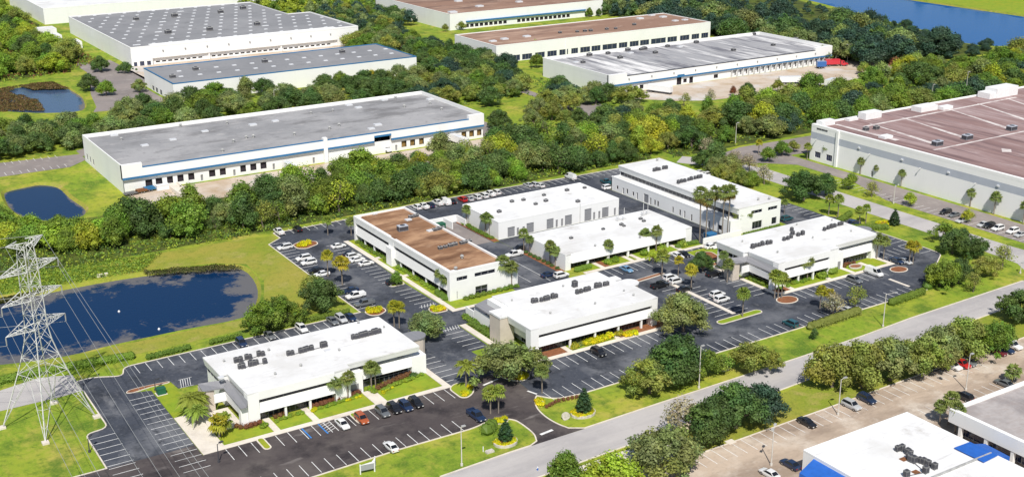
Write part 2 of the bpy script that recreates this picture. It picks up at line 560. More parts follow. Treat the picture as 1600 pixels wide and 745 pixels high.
def fillet(pts, r, sel=None, closed=True, n=4):
    """round corners of a polyline/polygon; sel limits it to vertices near the given points"""
    out = []
    m = len(pts)
    for i, p in enumerate(pts):
        if (not closed and i in (0, m - 1)) or (sel and not any(math.hypot(p[0] - q[0], p[1] - q[1]) < .5 for q in sel)):
            out.append(tuple(p))
            continue
        a, b, c = Vector(pts[i - 1]), Vector(p), Vector(pts[(i + 1) % m])
        d0, d1 = min(r, (a - b).length * .45), min(r, (c - b).length * .45)
        p0, p1 = b + (a - b).normalized() * d0, b + (c - b).normalized() * d1
        for k in range(n + 1):
            t = k / n
            out.append(tuple(p0 * (1 - t) ** 2 + b * 2 * t * (1 - t) + p1 * t * t))
    return out


ORD = ['first', 'second', 'third', 'fourth', 'fifth', 'sixth', 'seventh', 'eighth', 'ninth', 'tenth', 'eleventh', 'twelfth',
       'thirteenth', 'fourteenth', 'fifteenth', 'sixteenth']
# ------------------------------------------------------------------ ground, water
POND1 = smooth_closed([(20, 333), (46.4, 337.1), (72.5, 338), (90.4, 335.8), (105, 331.5), (112.5, 326), (111.5, 311), (106, 297), (98, 288),
                       (82, 288.5), (64, 288.6), (52, 288), (36, 292), (16, 300), (10, 318)], 3)
POND2 = smooth_closed([(66.5, 444), (69, 450), (76, 452.5), (82, 452.5), (87, 445), (87.5, 428), (88.5, 410), (82, 401), (70, 406), (65.5, 424)], 3)
POND3 = smooth_closed([(84, 632), (100, 640), (118, 641), (130, 637), (133, 610), (132, 590), (125, 567), (110, 570), (96, 583), (84, 600)], 3)
LAKE = smooth_closed([(700, 790), (676, 660), (650, 575), (628, 500), (612, 462), (624, 440), (660, 425), (716, 420), (734, 450), (738, 510), (741, 606), (748, 700), (756, 790)], 3)


def dist_poly(p, poly):
    best = 1e9
    x, y = p
    n = len(poly)
    for i in range(n):
        x0, y0 = poly[i]
        x1, y1 = poly[(i + 1) % n]
        dx, dy = x1 - x0, y1 - y0
        t = max(0, min(1, ((x - x0) * dx + (y - y0) * dy) / (dx * dx + dy * dy + 1e-9)))
        best = min(best, math.hypot(x - x0 - dx * t, y - y0 - dy * t))
    return best


def holed_sheet(name, outer, holes, z, mat):
    loops = [[Vector((p[0], p[1], 0)) for p in ccw(list(outer))]] + [[Vector((p[0], p[1], 0)) for p in h] for h in holes]
    tris = geometry.tessellate_polygon(loops)
    mb = MB()
    mb.v = [(p.x, p.y, z) for l in loops for p in l]
    for t in tris:
        a, b, c = [Vector(mb.v[i]) for i in t]
        mb.f.append(tuple(t) if (b - a).cross(c - a).z > 0 else (t[0], t[2], t[1]))
        mb.mi.append(0)
    return struct(mb.obj(name, mat))


holed_sheet('ground', [(-2500, -600), (3500, -1500), (4500, 4500), (-2500, 4500)], [POND1, POND2, POND3, LAKE], 0.0, 'grass')


def pond(poly, name, mat, step, fall, level=-0.9, label=None):
    poly = ccw(poly)
    inner = shrink(poly, 1.5)
    mb = MB()
    n = len(poly)
    for i in range(n):
        j = (i + 1) % n
        mb.poly([(*poly[i], 0), (*poly[j], 0), (*inner[j], level - 0.4), (*inner[i], level - 0.4)])
    bank = struct(mb.obj(name + '_bank', 'dry_grass'))
    ring = shrink(poly, 0.9)
    xs, ys = [p[0] for p in ring], [p[1] for p in ring]
    pts = [Vector(p) for p in ring]
    nb = len(pts)
    rr = random.Random(3)
    x = min(xs)
    while x < max(xs):
        y = min(ys)
        while y < max(ys):
            p = (x + rr.uniform(-.3, .3) * step, y + rr.uniform(-.3, .3) * step)
            if inside(p, ring) and dist_poly(p, ring) > step * 0.5:
                pts.append(Vector(p))
            y += step
        x += step
    res = geometry.delaunay_2d_cdt(pts, [], [list(range(nb))], 1, 1e-5)
    mb = MB()
    mb.v = [(p.x, p.y, level) for p in res[0]]
    for f in res[2]:
        a, b, c = [Vector(mb.v[i]) for i in f[:3]]
        mb.f.append(tuple(f) if (b - a).cross(c - a).z > 0 else tuple(f[::-1]))
        mb.mi.append(0)
    tints = []
    for v in mb.v:
        s = 0.58 * math.exp(-dist_poly(v[:2], ring) / fall)
        tints.append((s, s, s))
    return struct(mb.obj(name, mat, tints=tints, attr='shore'))


pond(POND1, 'pond', 'water', 2.5, 17.0)
pond(POND2, 'small_pond', 'water', 2.5, 1.5)
pond(POND3, 'marsh_pond', 'water_marsh', 3.0, 3.0, level=-0.5)
pond(LAKE, 'lake', 'water_far', 12.0, 3.0)

def meadow(name, pts, mat, z=0.012):
    return struct(sheet(name, pts, z, mat))


# meadow strips round the big pond (split so that the pond stays open)
meadow('meadow_north', [(72.5, 339.3), (91, 337), (105.5, 333), (113.5, 327), (116, 329), (125.5, 334), (130.5, 347), (120, 350), (95, 351), (72, 349)], 'dry_grass')
meadow('meadow_east', [(113.5, 327), (112.8, 311), (107.2, 296.5), (99, 287), (104, 280), (125.2, 280), (125.2, 334), (116, 329)], 'dry_grass')
meadow('meadow_south', [(46, 279.5), (104, 280), (99, 286.8), (82, 287.2), (64, 287.3), (46, 286.8)], 'dry_grass')
meadow('far_shore_meadow', [(743, 430), (900, 430), (900, 800), (758, 800), (750, 700), (743.5, 606), (740.5, 510)], 'lawn')
meadow('swale_verge', [(150, 160), (150, 176), (300, 183.6), (300, 168)], 'dry_grass')

# woodland floor
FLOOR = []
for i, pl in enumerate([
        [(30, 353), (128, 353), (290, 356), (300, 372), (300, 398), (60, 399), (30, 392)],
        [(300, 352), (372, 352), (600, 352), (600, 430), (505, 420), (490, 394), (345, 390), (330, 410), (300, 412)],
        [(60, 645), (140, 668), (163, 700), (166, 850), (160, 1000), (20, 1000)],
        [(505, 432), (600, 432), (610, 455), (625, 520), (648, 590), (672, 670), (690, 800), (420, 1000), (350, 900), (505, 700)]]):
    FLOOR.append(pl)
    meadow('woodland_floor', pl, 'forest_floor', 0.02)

# ------------------------------------------------------------------ roads and lots
SEL = [(117.5, 201.2), (123, 202.6), (126.8, 200.2), (127.1, 196.9), (126.9, 191.9), (133.5, 193.2), (133.2, 197.5), (134.0, 202.1), (136.0, 205.6), (140, 203.2), (146, 202.2), (268.5, 206), (266, 203), (293, 220.8), (293.4, 227.5), (51.2, 244.2), (46.2, 243.8), (54.8, 271.8), (61.2, 268.5), (62.5, 273.5)]


def lot(name, pts, mat='asphalt', z=0.035, kerb=None):
    o = struct(sheet(name, ccw(fillet(list(pts), 2.2, SEL)), z, mat))
    ORG[o.name] = (0, 0, 0)
    return o


lot('main_road', [(60, 174), (90, 175), (117.5, 176.5), (139.6, 177.2), (183.5, 179), (220.5, 180.9), (248.8, 181.7), (271.4, 182.6), (330, 186),
                  (420, 188), (420, 199), (322, 198), (317.5, 203), (316.5, 215), (305.8, 215), (304.8, 203), (300, 196), (293.5, 192.9), (245.3, 191.6), (225.9, 190.3), (203.7, 189.5),
                  (158.8, 188.7), (137.2, 188.1), (118.6, 187.9), (101.3, 187), (60, 186)], 'road', 0.03)
lot('side_road', [(305.8, 215), (316.5, 215), (316.5, 318), (313, 336), (302, 352), (294, 346), (304, 330), (306, 312)], 'road', 0.03)
lot('access_lane', [(-20, 255), (33, 265.3), (46.9, 265.4), (51.2, 266), (51.2, 276), (44, 278.6), (35, 276.3), (-20, 268)], 'road', 0.028)

LOT_F_BACK = lot('rear_lot', [(51.25, 266), (51.25, 260.2), (58.7, 259.2), (69.6, 259.5), (70, 255), (84, 253.5), (123.6, 253.5), (123.6, 222), (128.6, 222),
                              (128.6, 271), (125.8, 274), (62.5, 273.5), (61.2, 268.5), (54.8, 271.8), (51.25, 271.5)])
LOT_F_LEFT = lot('side_lot', [(46.3, 226.5), (64.4, 226.5), (64.4, 241), (64.4, 257.3), (58.7, 259.2), (51.25, 260.2), (51.25, 244.2), (46.3, 243.8)])
LOT_F_FRONT = lot('front_lot', [(20, 201.1), (80, 200.8), (100, 201.5), (117.5, 201.2), (123, 202.6), (126.8, 200.2), (127.1, 196.9), (126.9, 191.9), (125.5, 189.0), (123.4, 187.95), (137.4, 188.15),
                                (134.5, 190.2), (133.5, 193.2), (133.2, 197.5), (134.0, 202.1), (136.0, 205.6), (137.2, 207.1), (138.2, 221.9), (128.6, 222), (123.6, 222), (64.4, 221.3), (64.4, 226.5), (20, 226.5)], 'asphalt_brown')
LOT_SPINE = lot('spine_drive', [(128.6, 222), (138.2, 221.9), (137.4, 236.2), (142.7, 236.2), (143.0, 252.3), (147, 252.2), (146.1, 258.8), (146.3, 262), (146.3, 262.5), (145.6, 286), (147.2, 330),
                                (131.2, 344), (125.8, 340), (125.6, 312), (125.6, 274.6), (128.6, 271)])
LOT_M = lot('middle_lot', [(137.2, 207.1), (140, 203.2), (146, 202.2), (204.8, 202.8), (266, 203.1), (268.5, 206), (293, 220.8), (293.4, 227.5), (293, 246), (297, 260), (292, 266), (274.5, 266),
                           (274.5, 223.2), (228.7, 222.2), (228, 250.4), (236, 251), (249.8, 264), (249.8, 266), (196.4, 265), (187.4, 265), (187.4, 303.5), (168.8, 303.5), (168.8, 262), (146.3, 262),
                           (146.1, 258.8), (147, 252.2), (189.5, 251), (189.5, 222), (147.2, 221.3), (138.3, 221.85)])
LOT_ALLEY = lot('service_alley', [(187.5, 292.5), (238.5, 292.5), (238.5, 266), (250.7, 266), (250.7, 333), (235.3, 333), (235.3, 304.9), (187.5, 304.9)])
LOT_N = lot('north_lot', [(131.2, 344), (147.2, 330), (149, 330), (168.8, 330), (168.8, 303.5), (185.4, 303.5), (187, 329), (235.2, 329), (235.2, 333.1), (283, 333.1), (283, 351), (247, 351.5),
                          (220, 352.6), (181, 352.6), (156.5, 350), (131.2, 349.6)])
LOT_H = lot('east_lot', [(274.5, 266), (292, 266), (292, 284), (275, 288)])
LOT_S = lot('south_lot', [(100, 100), (100, 160), (124, 160), (138, 165.5), (147.3, 166.2), (186.5, 166.6), (222.3, 167.2), (300, 168), (330, 168), (330, 80), (130, 80)], 'lot_tan')
LOT_W6 = lot('warehouse_lot', [(322.5, 205), (338.3, 205), (338.3, 330), (380, 326), (420, 326), (420, 346), (330, 350), (316, 346), (318, 330), (330.4, 318), (330.4, 290), (322.5, 268)], 'road_old')
YARD3 = lot('dock_yard', [(103.5, 419.2), (103.5, 411), (110, 398), (150, 396), (256, 398), (262, 419.2)], 'yard')
YARD5 = lot('trailer_yard', [(352, 459.4), (352, 446), (365, 432), (379, 424), (415, 420), (500, 422), (520, 436), (520, 462), (498, 459.4)], 'yard')
YARD1 = lot('rear_dock_yard', [(170, 607), (312, 606), (312, 664), (170, 664)], 'yard')
LOT_W3 = lot('gravel_lot', [(50, 468), (96, 468), (104, 476), (104, 486), (50, 492)], 'road_old')
LOT_W2 = lot('asphalt_drive', [(128, 560), (164, 556), (164, 608), (172, 620), (170, 690), (150, 690), (150, 660), (146, 640), (137, 600), (132, 570)], 'road_old')
LOT_MID = lot('campus_road', [(275, 497), (295, 507), (307, 502), (315, 486), (314, 462), (303, 440), (305, 424), (319, 419), (325, 431), (336, 456), (323, 466), (320, 478), (321, 506), (338, 640), (345, 700), (330, 700), (322, 640), (313, 518), (297, 516), (282, 510)], 'road_old')
LOT_MID1 = lot('dock_lane', [(253, 420), (268, 420), (268, 440), (266, 474), (256, 474), (253, 440)], 'road_old')
LOT_MID2 = lot('rear_street', [(104, 482), (110, 484), (256, 486), (275, 496.5), (281.8, 510), (256, 498), (110, 496), (104, 492)], 'road_old')


def kerb(name, pts, closed=False, w=0.3):
    mb = MB()
    kerb_line(mb, fillet(list(pts), 2.2, SEL, closed), w, 0.0, 0.14, closed)
    return struct(mb.obj(name, 'kerb'))


kerb('kerb', [(101.3, 187.2), (118.6, 188.05), (123.4, 188.1), (125.5, 189.0), (126.9, 191.9), (127.1, 196.9), (126.8, 200.2), (123, 202.6), (117.5, 201.2), (100, 201.5), (80, 200.8), (20, 201.1)])
kerb('kerb', [(293.5, 193.1), (245.3, 191.8), (225.9, 190.5), (203.7, 189.7), (158.8, 188.9), (137.4, 188.3), (134.5, 190.2), (133.5, 193.2), (133.2, 197.5), (134.0, 202.1), (136.0, 205.6), (137.4, 206.9), (140, 203.2), (146, 202.2), (204.8, 202.7), (266, 203), (268.5, 206), (293, 220.8), (293.4, 227.5), (293, 246)])
kerb('kerb', [(51.2, 266), (51.2, 244.2), (46.2, 243.8), (46.2, 226.6), (20, 226.6)])
kerb('kerb', [(51.25, 271.6), (54.8, 271.9), (61.2, 268.6), (62.5, 273.6), (125.5, 274.2), (125.5, 312), (125.7, 340), (131.1, 344), (131.1, 349.7), (156.5, 350.1), (181, 352.7), (220, 352.7), (247, 351.6), (283, 351.1)])
kerb('kerb', [(100, 160), (124, 160), (138, 165.5), (147.3, 166.3), (186.5, 166.7), (222.3, 167.3), (300, 168.1)])
kerb('kerb', [(90, 174.9), (117.5, 176.4), (139.6, 177.1), (183.5, 178.9), (220.5, 180.8), (248.8, 181.6), (271.4, 182.5)])


def walk(name, pts, z=0.13):
    mb = MB()
    mb.prism(ccw(list(pts)), 0.0, z)
    return struct(mb.obj(name, 'concrete'))


def bed(name, pts, mat, z=0.10):
    mb = MB()
    mb.prism(ccw(list(pts)), 0.0, z)
    return struct(mb.obj(name, mat))


# walks along the office fronts
walk('pavement', rect(64.5, 123.5, 221.35, 222.9))
walk('pavement', rect(64.5, 69.5, 222.95, 240.8))
walk('pavement', rect(69.55, 76.2, 229.5, 239.5), 0.12)
for x in (80.6, 89.6, 104.6, 109.5):
    w = 3.0 if x == 104.6 else 1.5
    if x != 109.5:
        walk('footpath', rect(x, x + w, 222.95, 230.0), 0.125)
walk('pavement', rect(121.9, 123.5, 222.95, 253.3))
walk('pavement', rect(147.3, 189.3, 221.3, 222.8))
for x in (157.2, 172.0):
    walk('footpath', rect(x, x + 1.4, 222.85, 226.4), 0.125)
walk('pavement', rect(143.2, 145.0, 236.2, 252.0))
walk('pavement', rect(146.4, 148.0, 262.6, 330))
for y in (270.3, 291.5, 309.5):
    walk('footpath', rect(148.05, 151.4, y, y + 1.6), 0.125)
walk('pavement', [(146.35, 261.0), (169, 261.0), (169, 262.4), (146.35, 262.4)])
walk('pavement', rect(193, 238.4, 265.1, 266.6))
for x in (199.6, 210.5, 213.2, 229.0):
    walk('footpath', rect(x, x + 1.4, 266.65, 272.4), 0.125)
walk('pavement', rect(228.6, 274.4, 222.3, 223.7))
for x in (233.5, 248.0, 257.6, 265.5):
    walk('footpath', rect(x, x + 1.5, 223.75, 228.8), 0.125)
walk('pavement', rect(272.8, 274.4, 223.75, 252))
walk('pavement', rect(227.2, 228.6, 223.75, 250))
walk('pavement', rect(236.5, 262, 263.8, 264.9))
# lawns
for nm, r in (('lawn', (70, 80.5, 222.95, 228.9)), ('lawn', (82.1, 89.5, 222.95, 229.0)), ('lawn', (91.1, 104.5, 222.95, 229.9)), ('lawn', (107.6, 121.8, 222.95, 232.8)),
              ('lawn', (158.6, 171.9, 222.85, 226.2)), ('lawn', (148.1, 168.8, 262.5, 267.8)), ('lawn', (148.05, 151.2, 271.9, 291.4)),
              ('lawn', (148.05, 151.2, 293.1, 309.4)), ('lawn', (148.05, 151.2, 311.1, 329.5)), ('lawn', (194, 199.5, 266.65, 272)), ('lawn', (201, 210.4, 266.65, 272)), ('lawn', (214.6, 228.9, 266.65, 272)),
              ('lawn', (235, 247.9, 223.75, 228)), ('lawn', (249.5, 257.5, 223.75, 228)), ('lawn', (259.1, 265.4, 223.75, 230)), ('lawn', (267, 272.7, 223.75, 230)),
              ('lawn', (229.5, 272.5, 251, 263.7)), ('lawn', (64.5, 69.4, 240.9, 258.9)), ('lawn', (230.4, 237.8, 266.65, 270))):
    bed(nm, rect(*r), 'lawn')
# mulch beds
for r in ((148.1, 157.1, 222.85, 226.2), (173.5, 189, 222.85, 226.2), (228.7, 234, 223.75, 227.5), (187.2, 189.3, 270.5, 292), (185.5, 187.6, 304, 327.5), (201, 203, 266.7, 272.1), (230, 232, 223.8, 226)):
    bed('mulch_bed', rect(*r), 'mulch', 0.115)


def island(pts, top='mulch', inset=0.3):
    pts = ccw(fillet(list(pts), 1.2) if len(pts) < 10 else list(pts))
    mb = MB()
    mb.prism(pts, 0.0, 0.15, 0)
    o = struct(mb.obj('kerbed_island', 'kerb'))
    ORG[o.name] = (0, 0, 0)
    sheet('island_planting', shrink(pts, inset), 0.165, top, o)
    return o


def oval(cx, cy, rx, ry, n=14, a=0.0):
    return [(cx + rx * math.cos(t) * math.cos(a) - ry * math.sin(t) * math.sin(a), cy + rx * math.cos(t) * math.sin(a) + ry * math.sin(t) * math.cos(a)) for t in [2 * math.pi * i / n for i in range(n)]]


def capsule(x0, y0, x1, y1, w):
    a = math.atan2(y1 - y0, x1 - x0)
    out = []
    for (cx, cy, s) in ((x1, y1, -1), (x0, y0, 1)):
        for i in range(6):
            t = a + s * math.pi / 2 + math.pi * i / 5 + (math.pi if s == -1 and False else 0)
            out.append((cx + w * math.cos(t), cy + w * math.sin(t)))
    return out


island([(58.9, 259.0), (60.5, 258.2), (64.6, 259.1), (69.4, 259.1), (69.4, 259.9), (64, 260.4), (60, 260.3)], 'mulch', 0.2)
island(capsule(76.8, 217.2, 76.8, 221, 0.9), 'lawn')
island(capsule(98.3, 217.2, 98.3, 221, 0.9), 'lawn')
island([(122.2, 220.6), (122.2, 215.2), (123.8, 214.4), (126.2, 215.9), (127.8, 218.5), (127.4, 222.4), (124.2, 222.4)], 'lawn')
island([(135.7, 221.0), (135.8, 218.5), (137.3, 215.8), (139.7, 215.0), (141.8, 216.0), (142.2, 218.4), (140, 221.2), (137.5, 223)], 'mulch')
island([(120.4, 200.9), (124.2, 199.3), (126.0, 200.3), (124.6, 202.2), (122.3, 202.3)], 'mulch')
island([(126.2, 273.6), (126.6, 270.2), (129, 269.4), (132, 271.2), (132.2, 274.2), (129, 275.8)], 'mulch')
island([(142, 262.3), (146, 262.3), (146.1, 266.5), (142.6, 267.3), (141, 265)], 'mulch')
island([(141.2, 286.2), (145.5, 286.2), (145.5, 289.4), (141.4, 289.8), (140.4, 288)], 'lawn')
island([(131.5, 331.5), (134, 329.8), (139, 332), (139.5, 335), (135, 337.5), (131.6, 335.5)], 'mulch')
island(capsule(201.3, 252.4, 211.5, 253.4, 0.85), 'mulch')
island(capsule(201.5, 216.6, 214.5, 216.9, 1.3), 'lawn')
island(oval(227.2, 218.8, 3.4, 2.6), 'mulch')
island(oval(271.5, 218.5, 3.0, 2.3), 'mulch')
island(capsule(224.5, 250.8, 232.5, 251.2, 1.0), 'mulch')
island([(235, 253), (236.2, 260), (232.5, 262.5), (229.5, 260), (231, 254)], 'mulch')
walk('divider_strip', [(207.6, 219.2), (208.9, 219.2), (209.1, 245.5), (207.8, 245.5)], 0.15)
walk('divider_strip', rect(262.5, 263.4, 207.5, 214.6), 0.15)
walk('pavement', [(98, 187.6), (98, 188.0), (99, 188), (99, 187.6)], 0.04)
walk('pavement', [(126, 160.5), (140, 166.5), (152, 170), (152, 174), (138, 175.8), (118, 175.2), (110, 170)], 0.05)

# ------------------------------------------------------------------ painted markings
LINE = MB()
LINE.box(0, 1, -0.5, 0.5, 0, 0.006, bottom=False)
LINE_ME = LINE.mesh('stall_line', 'paint')
LINE_BLUE = LINE.mesh('stall_line_blue', 'blue_paint')


def pline(parent, p, q, w=0.14, z=0.05, me=None):
    a = math.atan2(q[1] - p[1], q[0] - p[0])
    L = math.hypot(q[0] - p[0], q[1] - p[1])
    return inst('stall_line', me or LINE_ME, parent, (p[0], p[1], z), a, (L, w, 1))


def row_y(parent, x0, x1, ya, yb, step=2.74, skip=()):
    x = x0
    i = 0
    while x <= x1 + 0.01:
        if not any(a <= x <= b for a, b in skip):
            pline(parent, (x, ya), (x, yb))
        x += step
        i += 1


def row_x(parent, y0, y1, xa, xb, step=2.74, skip=()):
    y = y0
    while y <= y1 + 0.01:
        if not any(a <= y <= b for a, b in skip):
            pline(parent, (xa, y), (xb, y))
        y += step


row_y(LOT_F_FRONT, 69.2, 121.5, 216.0, 221.2, skip=((75.5, 78), (97, 99.6)))
row_y(LOT_F_FRONT, 52.0, 116.5, 201.6, 206.6)
for k in range(5):
    pline(LOT_F_FRONT, (90.2, 216.6 + k * 1.0), (92.4, 217.6 + k * 1.0), 0.12)
pline(LOT_F_FRONT, (86.2, 216.0), (86.2, 221.2), 0.3, 0.058, LINE_BLUE)
pline(LOT_F_FRONT, (90.0, 216.0), (90.0, 221.2), 0.3, 0.058, LINE_BLUE)
pline(LOT_F_FRONT, (92.5, 216.0), (92.5, 221.2), 0.14)
pline(LOT_F_FRONT, (127.8, 191.0), (131.2, 191.4), 0.7)
pline(LOT_F_FRONT, (130.0, 218.2), (134.6, 219.2), 0.55)
pline(LOT_F_FRONT, (129.2, 214.8), (132.6, 215.6), 0.5)
pline(LOT_F_FRONT, (137.0, 210.2), (137.9, 207.6), 0.5)
row_x(LOT_F_LEFT, 227.4, 257.4, 58.7, 64.3)
row_x(LOT_F_FRONT, 216.4, 225.5, 58.7, 64.3)
row_x(LOT_F_LEFT, 227.2, 243.5, 46.5, 51.8)
row_x(LOT_F_FRONT, 204.0, 226, 46.5, 51.8)
row_y(LOT_F_BACK, 65.0, 124.0, 268.2, 273.2)
row_x(LOT_F_BACK, 224.5, 238.6, 123.8, 128.4)
for k in range(5):
    pline(LOT_F_BACK, (70.8 + k * .55, 255.2), (71.8 + k * .55, 259.2), 0.12)
pline(LOT_F_BACK, (70.4, 255), (73.6, 255), 0.12)
pline(LOT_F_BACK, (71.4, 259.4), (74.6, 259.4), 0.12)
row_x(LOT_SPINE, 237.4, 252.8, 137.2, 142.4)
for k in range(6):
    pline(LOT_SPINE, (138.2 + k * .8, 250.2), (139.0 + k * .8, 252.6), 0.12)
row_y(LOT_M, 149.8, 189.2, 215.7, 221.1)
row_y(LOT_M, 139.6, 203.5, 202.7, 207.9)
row_x(LOT_SPINE, 276.5, 341, 125.8, 131.1, skip=((297, 305),))
row_x(LOT_SPINE, 268.6, 329, 140.2, 145.4, skip=((285, 290.5),))
for k in range(5):
    pline(LOT_SPINE, (140.6 + k * .9, 262.9 + 4.7), (141.6 + k * .9, 264.6 + 5.2), 0.12)
row_y(LOT_N, 134, 282, 346.2, 351.2)
row_y(LOT_N, 190.0, 234, 330.0, 334.6)
row_y(LOT_M, 196.5, 236, 259.3, 264.8)
row_x(LOT_M, 217.6, 246, 202.6, 207.5)
row_x(LOT_M, 217.6, 246, 209.2, 214.2)
row_y(LOT_M, 232.5, 268, 216.9, 222.1)
row_y(LOT_M, 206.8, 262, 203.2, 208.4)
row_x(LOT_M, 226.0, 248, 221.6, 227.0)
row_x(LOT_M, 224.5, 246, 287.6, 292.6)
row_y(LOT_M, 276.5, 291, 227.2, 232.2)
for k in range(6):
    pline(LOT_M, (275 + k * .6, 226.0 - .3 * k), (278 + k * .6, 223.6 - .3 * k), 0.12)
pline(LOT_M, (176, 268.2), (176, 292), 0.14)
pline(LOT_M, (181.4, 266.2), (181.4, 286), 0.14)
row_x(LOT_H, 268.5, 284, 286.5, 291.5)
row_y(LOT_S, 148.3, 236, 161.2, 166.4)
row_y(LOT_S, 196, 236, 150.4, 155.4)
meadow('concrete_apron', rect(171.5, 185.2, 304.5, 327.5), 'road_old', 0.045)
row_x(LOT_W6, 210, 300, 323.0, 328.2)
row_y(LOT_W3, 54, 96, 469, 473.5)
row_y(LOT_W3, 54, 96, 485, 489.5)
# ------------------------------------------------------------------ building kit
def unit_window(name, nx, nz, glass='glass', bar=0.05):
    mb = MB()
    mb.box(0, 1, 0.02, 0.08, 0, 1, 0)
    for i in range(nx + 1):
        x = i / nx
        mb.box(max(0, x - bar / 2 / nx * 1.2), min(1, x + bar / 2 / nx * 1.2), -0.03, 0.02, 0, 1, 1)
    for i in range(nz + 1):
        z = i / nz
        mb.box(0, 1, -0.028, 0.018, max(0, z - bar / 2), min(1, z + bar / 2), 1)
    return mb.mesh(name, [glass, 'frame'])


def unit_roll(name, mat, n=9):
    mb = MB()
    for i in range(n):
        mb.box(0, 1, (0.0 if i % 2 else 0.03), 0.1, i / n, (i + 1) / n)
    return mb.mesh(name, mat)


def unit_dock(name, mat):
    mb = MB()
    mb.box(0, 1, 0.30, 0.36, 0, 1, 0)
    mb.box(0, 0.09, -0.12, 0.30, 0, 1, 1)
    mb.box(0.91, 1, -0.12, 0.30, 0, 1, 1)
    mb.box(0.09, 0.91, -0.12, 0.30, 0.88, 1, 1)
    return mb.mesh(name, [mat, 'rubber'])


U_WIN = unit_window('window', 1, 1)
U_WIN2 = unit_window('window', 2, 1)
U_RIB = unit_window('window', 1, 1, bar=0.012)
U_WIN3 = unit_window('window', 3, 1, bar=0.06)
U_BLUE = unit_window('window', 3, 1, 'glass_blue', bar=0.06)
U_TALL = unit_window('window', 2, 2, bar=0.05)
U_ROLL = unit_roll('roll_door', 'roll_door')
U_DOOR = unit_roll('door', 'frame', 1)
U_DOCK = unit_dock('dock_door', 'dock_dark')
U_DOCKT = unit_dock('dock_door', 'dock_tan')
U_DOCKW = unit_dock('dock_door', 'white_plain')


def fn_front(yp):        # facade facing -y, s runs +x
    return lambda s, d, z: (s, yp + d, z)


def fn_left(xp):         # facade facing -x, s runs -y (viewer's left to right)
    return lambda s, d, z: (xp + d, -s, z)


def fill(parent, fn, s0, s1, za, zb, me, name, depth):
    a = fn(s0, depth, za)
    b = fn(s1, depth, za)
    rz = math.atan2(b[1] - a[1], b[0] - a[0])
    return inst(name, me, parent, a, rz, (abs(s1 - s0), 1, zb - za))


def facade(mb, fn, s0, s1, z0, z1, ops=(), depth=0.25, mi=0):
    ss = sorted({s0, s1, *[o[0] for o in ops], *[o[1] for o in ops]})
    zz = sorted({z0, z1, *[o[2] for o in ops], *[o[3] for o in ops]})
    for i in range(len(ss) - 1):
        for j in range(len(zz) - 1):
            cs, cz = (ss[i] + ss[i + 1]) / 2, (zz[j] + zz[j + 1]) / 2
            if any(o[0] < cs < o[1] and o[2] < cz < o[3] for o in ops):
                continue
            mb.poly([fn(ss[i], 0, zz[j]), fn(ss[i + 1], 0, zz[j]), fn(ss[i + 1], 0, zz[j + 1]), fn(ss[i], 0, zz[j + 1])], mi)
    for o in ops:
        a, b, c, d = o[:4]
        for (p, q) in (((a, c), (b, c)), ((b, c), (b, d)), ((b, d), (a, d)), ((a, d), (a, c))):
            mb.poly([fn(p[0], 0, p[1]), fn(q[0], 0, q[1]), fn(q[0], depth, q[1]), fn(p[0], depth, p[1])], mi)


def with_ops(parent, mb, fn, s0, s1, z0, z1, ops, depth=0.25):
    """ops: (s0,s1,z0,z1,mesh,name)"""
    facade(mb, fn, s0, s1, z0, z1, ops, depth)
    for o in ops:
        fill(parent, fn, o[0], o[1], o[2], o[3], o[4], o[5], depth - 0.08)


def shell(parent, x0, x1, y0, y1, h, front=(), left=(), wall='white_wall', roof='white_roof', par=0.45, cope=0.35, roofmesh=True, coping='white_wall'):
    mb = MB()
    with_ops(parent, mb, fn_front(y0), x0, x1, 0, h, front)
    with_ops(parent, mb, fn_left(x0), -y1, -y0, 0, h, left)
    mb.poly([(x1, y0, 0), (x1, y1, 0), (x1, y1, h), (x1, y0, h)])
    mb.poly([(x1, y1, 0), (x0, y1, 0), (x0, y1, h), (x1, y1, h)])
    mb.obj('wall', wall, parent)
    if roofmesh:
        r = MB()
        r.poly([(x0, y0, h - par), (x1, y0, h - par), (x1, y1, h - par), (x0, y1, h - par)])
        ro = r.obj('roof', roof, parent)
        p = MB()
        for (a, b, c, d) in ((x0 - .03, x1 + .03, y0 - .03, y0 + cope), (x0 - .03, x1 + .03, y1 - cope, y1 + .03), (x0 - .03, x0 + cope, y0 + cope, y1 - cope), (x1 - cope, x1 + .03, y0 + cope, y1 - cope)):
            p.box(a, b, c, d, h - par - .1, h + 0.02)
        p.obj('parapet', coping, parent)
        return ro


# roof equipment meshes
def ac_mesh(name, w, d, h, mat):
    mb = MB()
    mb.box(-w / 2, w / 2, -d / 2, d / 2, 0.12, h, 0)
    mb.box(-w / 2 + .06, w / 2 - .06, -d / 2 - .02, d / 2 + .02, 0.25, h * .85, 1)
    mb.box(-w / 2 - .02, w / 2 + .02, -d / 2 + .06, d / 2 - .06, 0.25, h * .85, 1)
    mb.tube((0, 0, h), (0, 0, h + .1), min(w, d) * .4, min(w, d) * .4, 10, 1)
    mb.box(-w / 2, -w / 2 + .1, -d / 2, d / 2, 0, .12, 1)
    mb.box(w / 2 - .1, w / 2, -d / 2, d / 2, 0, .12, 1)
    return mb.mesh(name, [mat, 'dark_metal'])


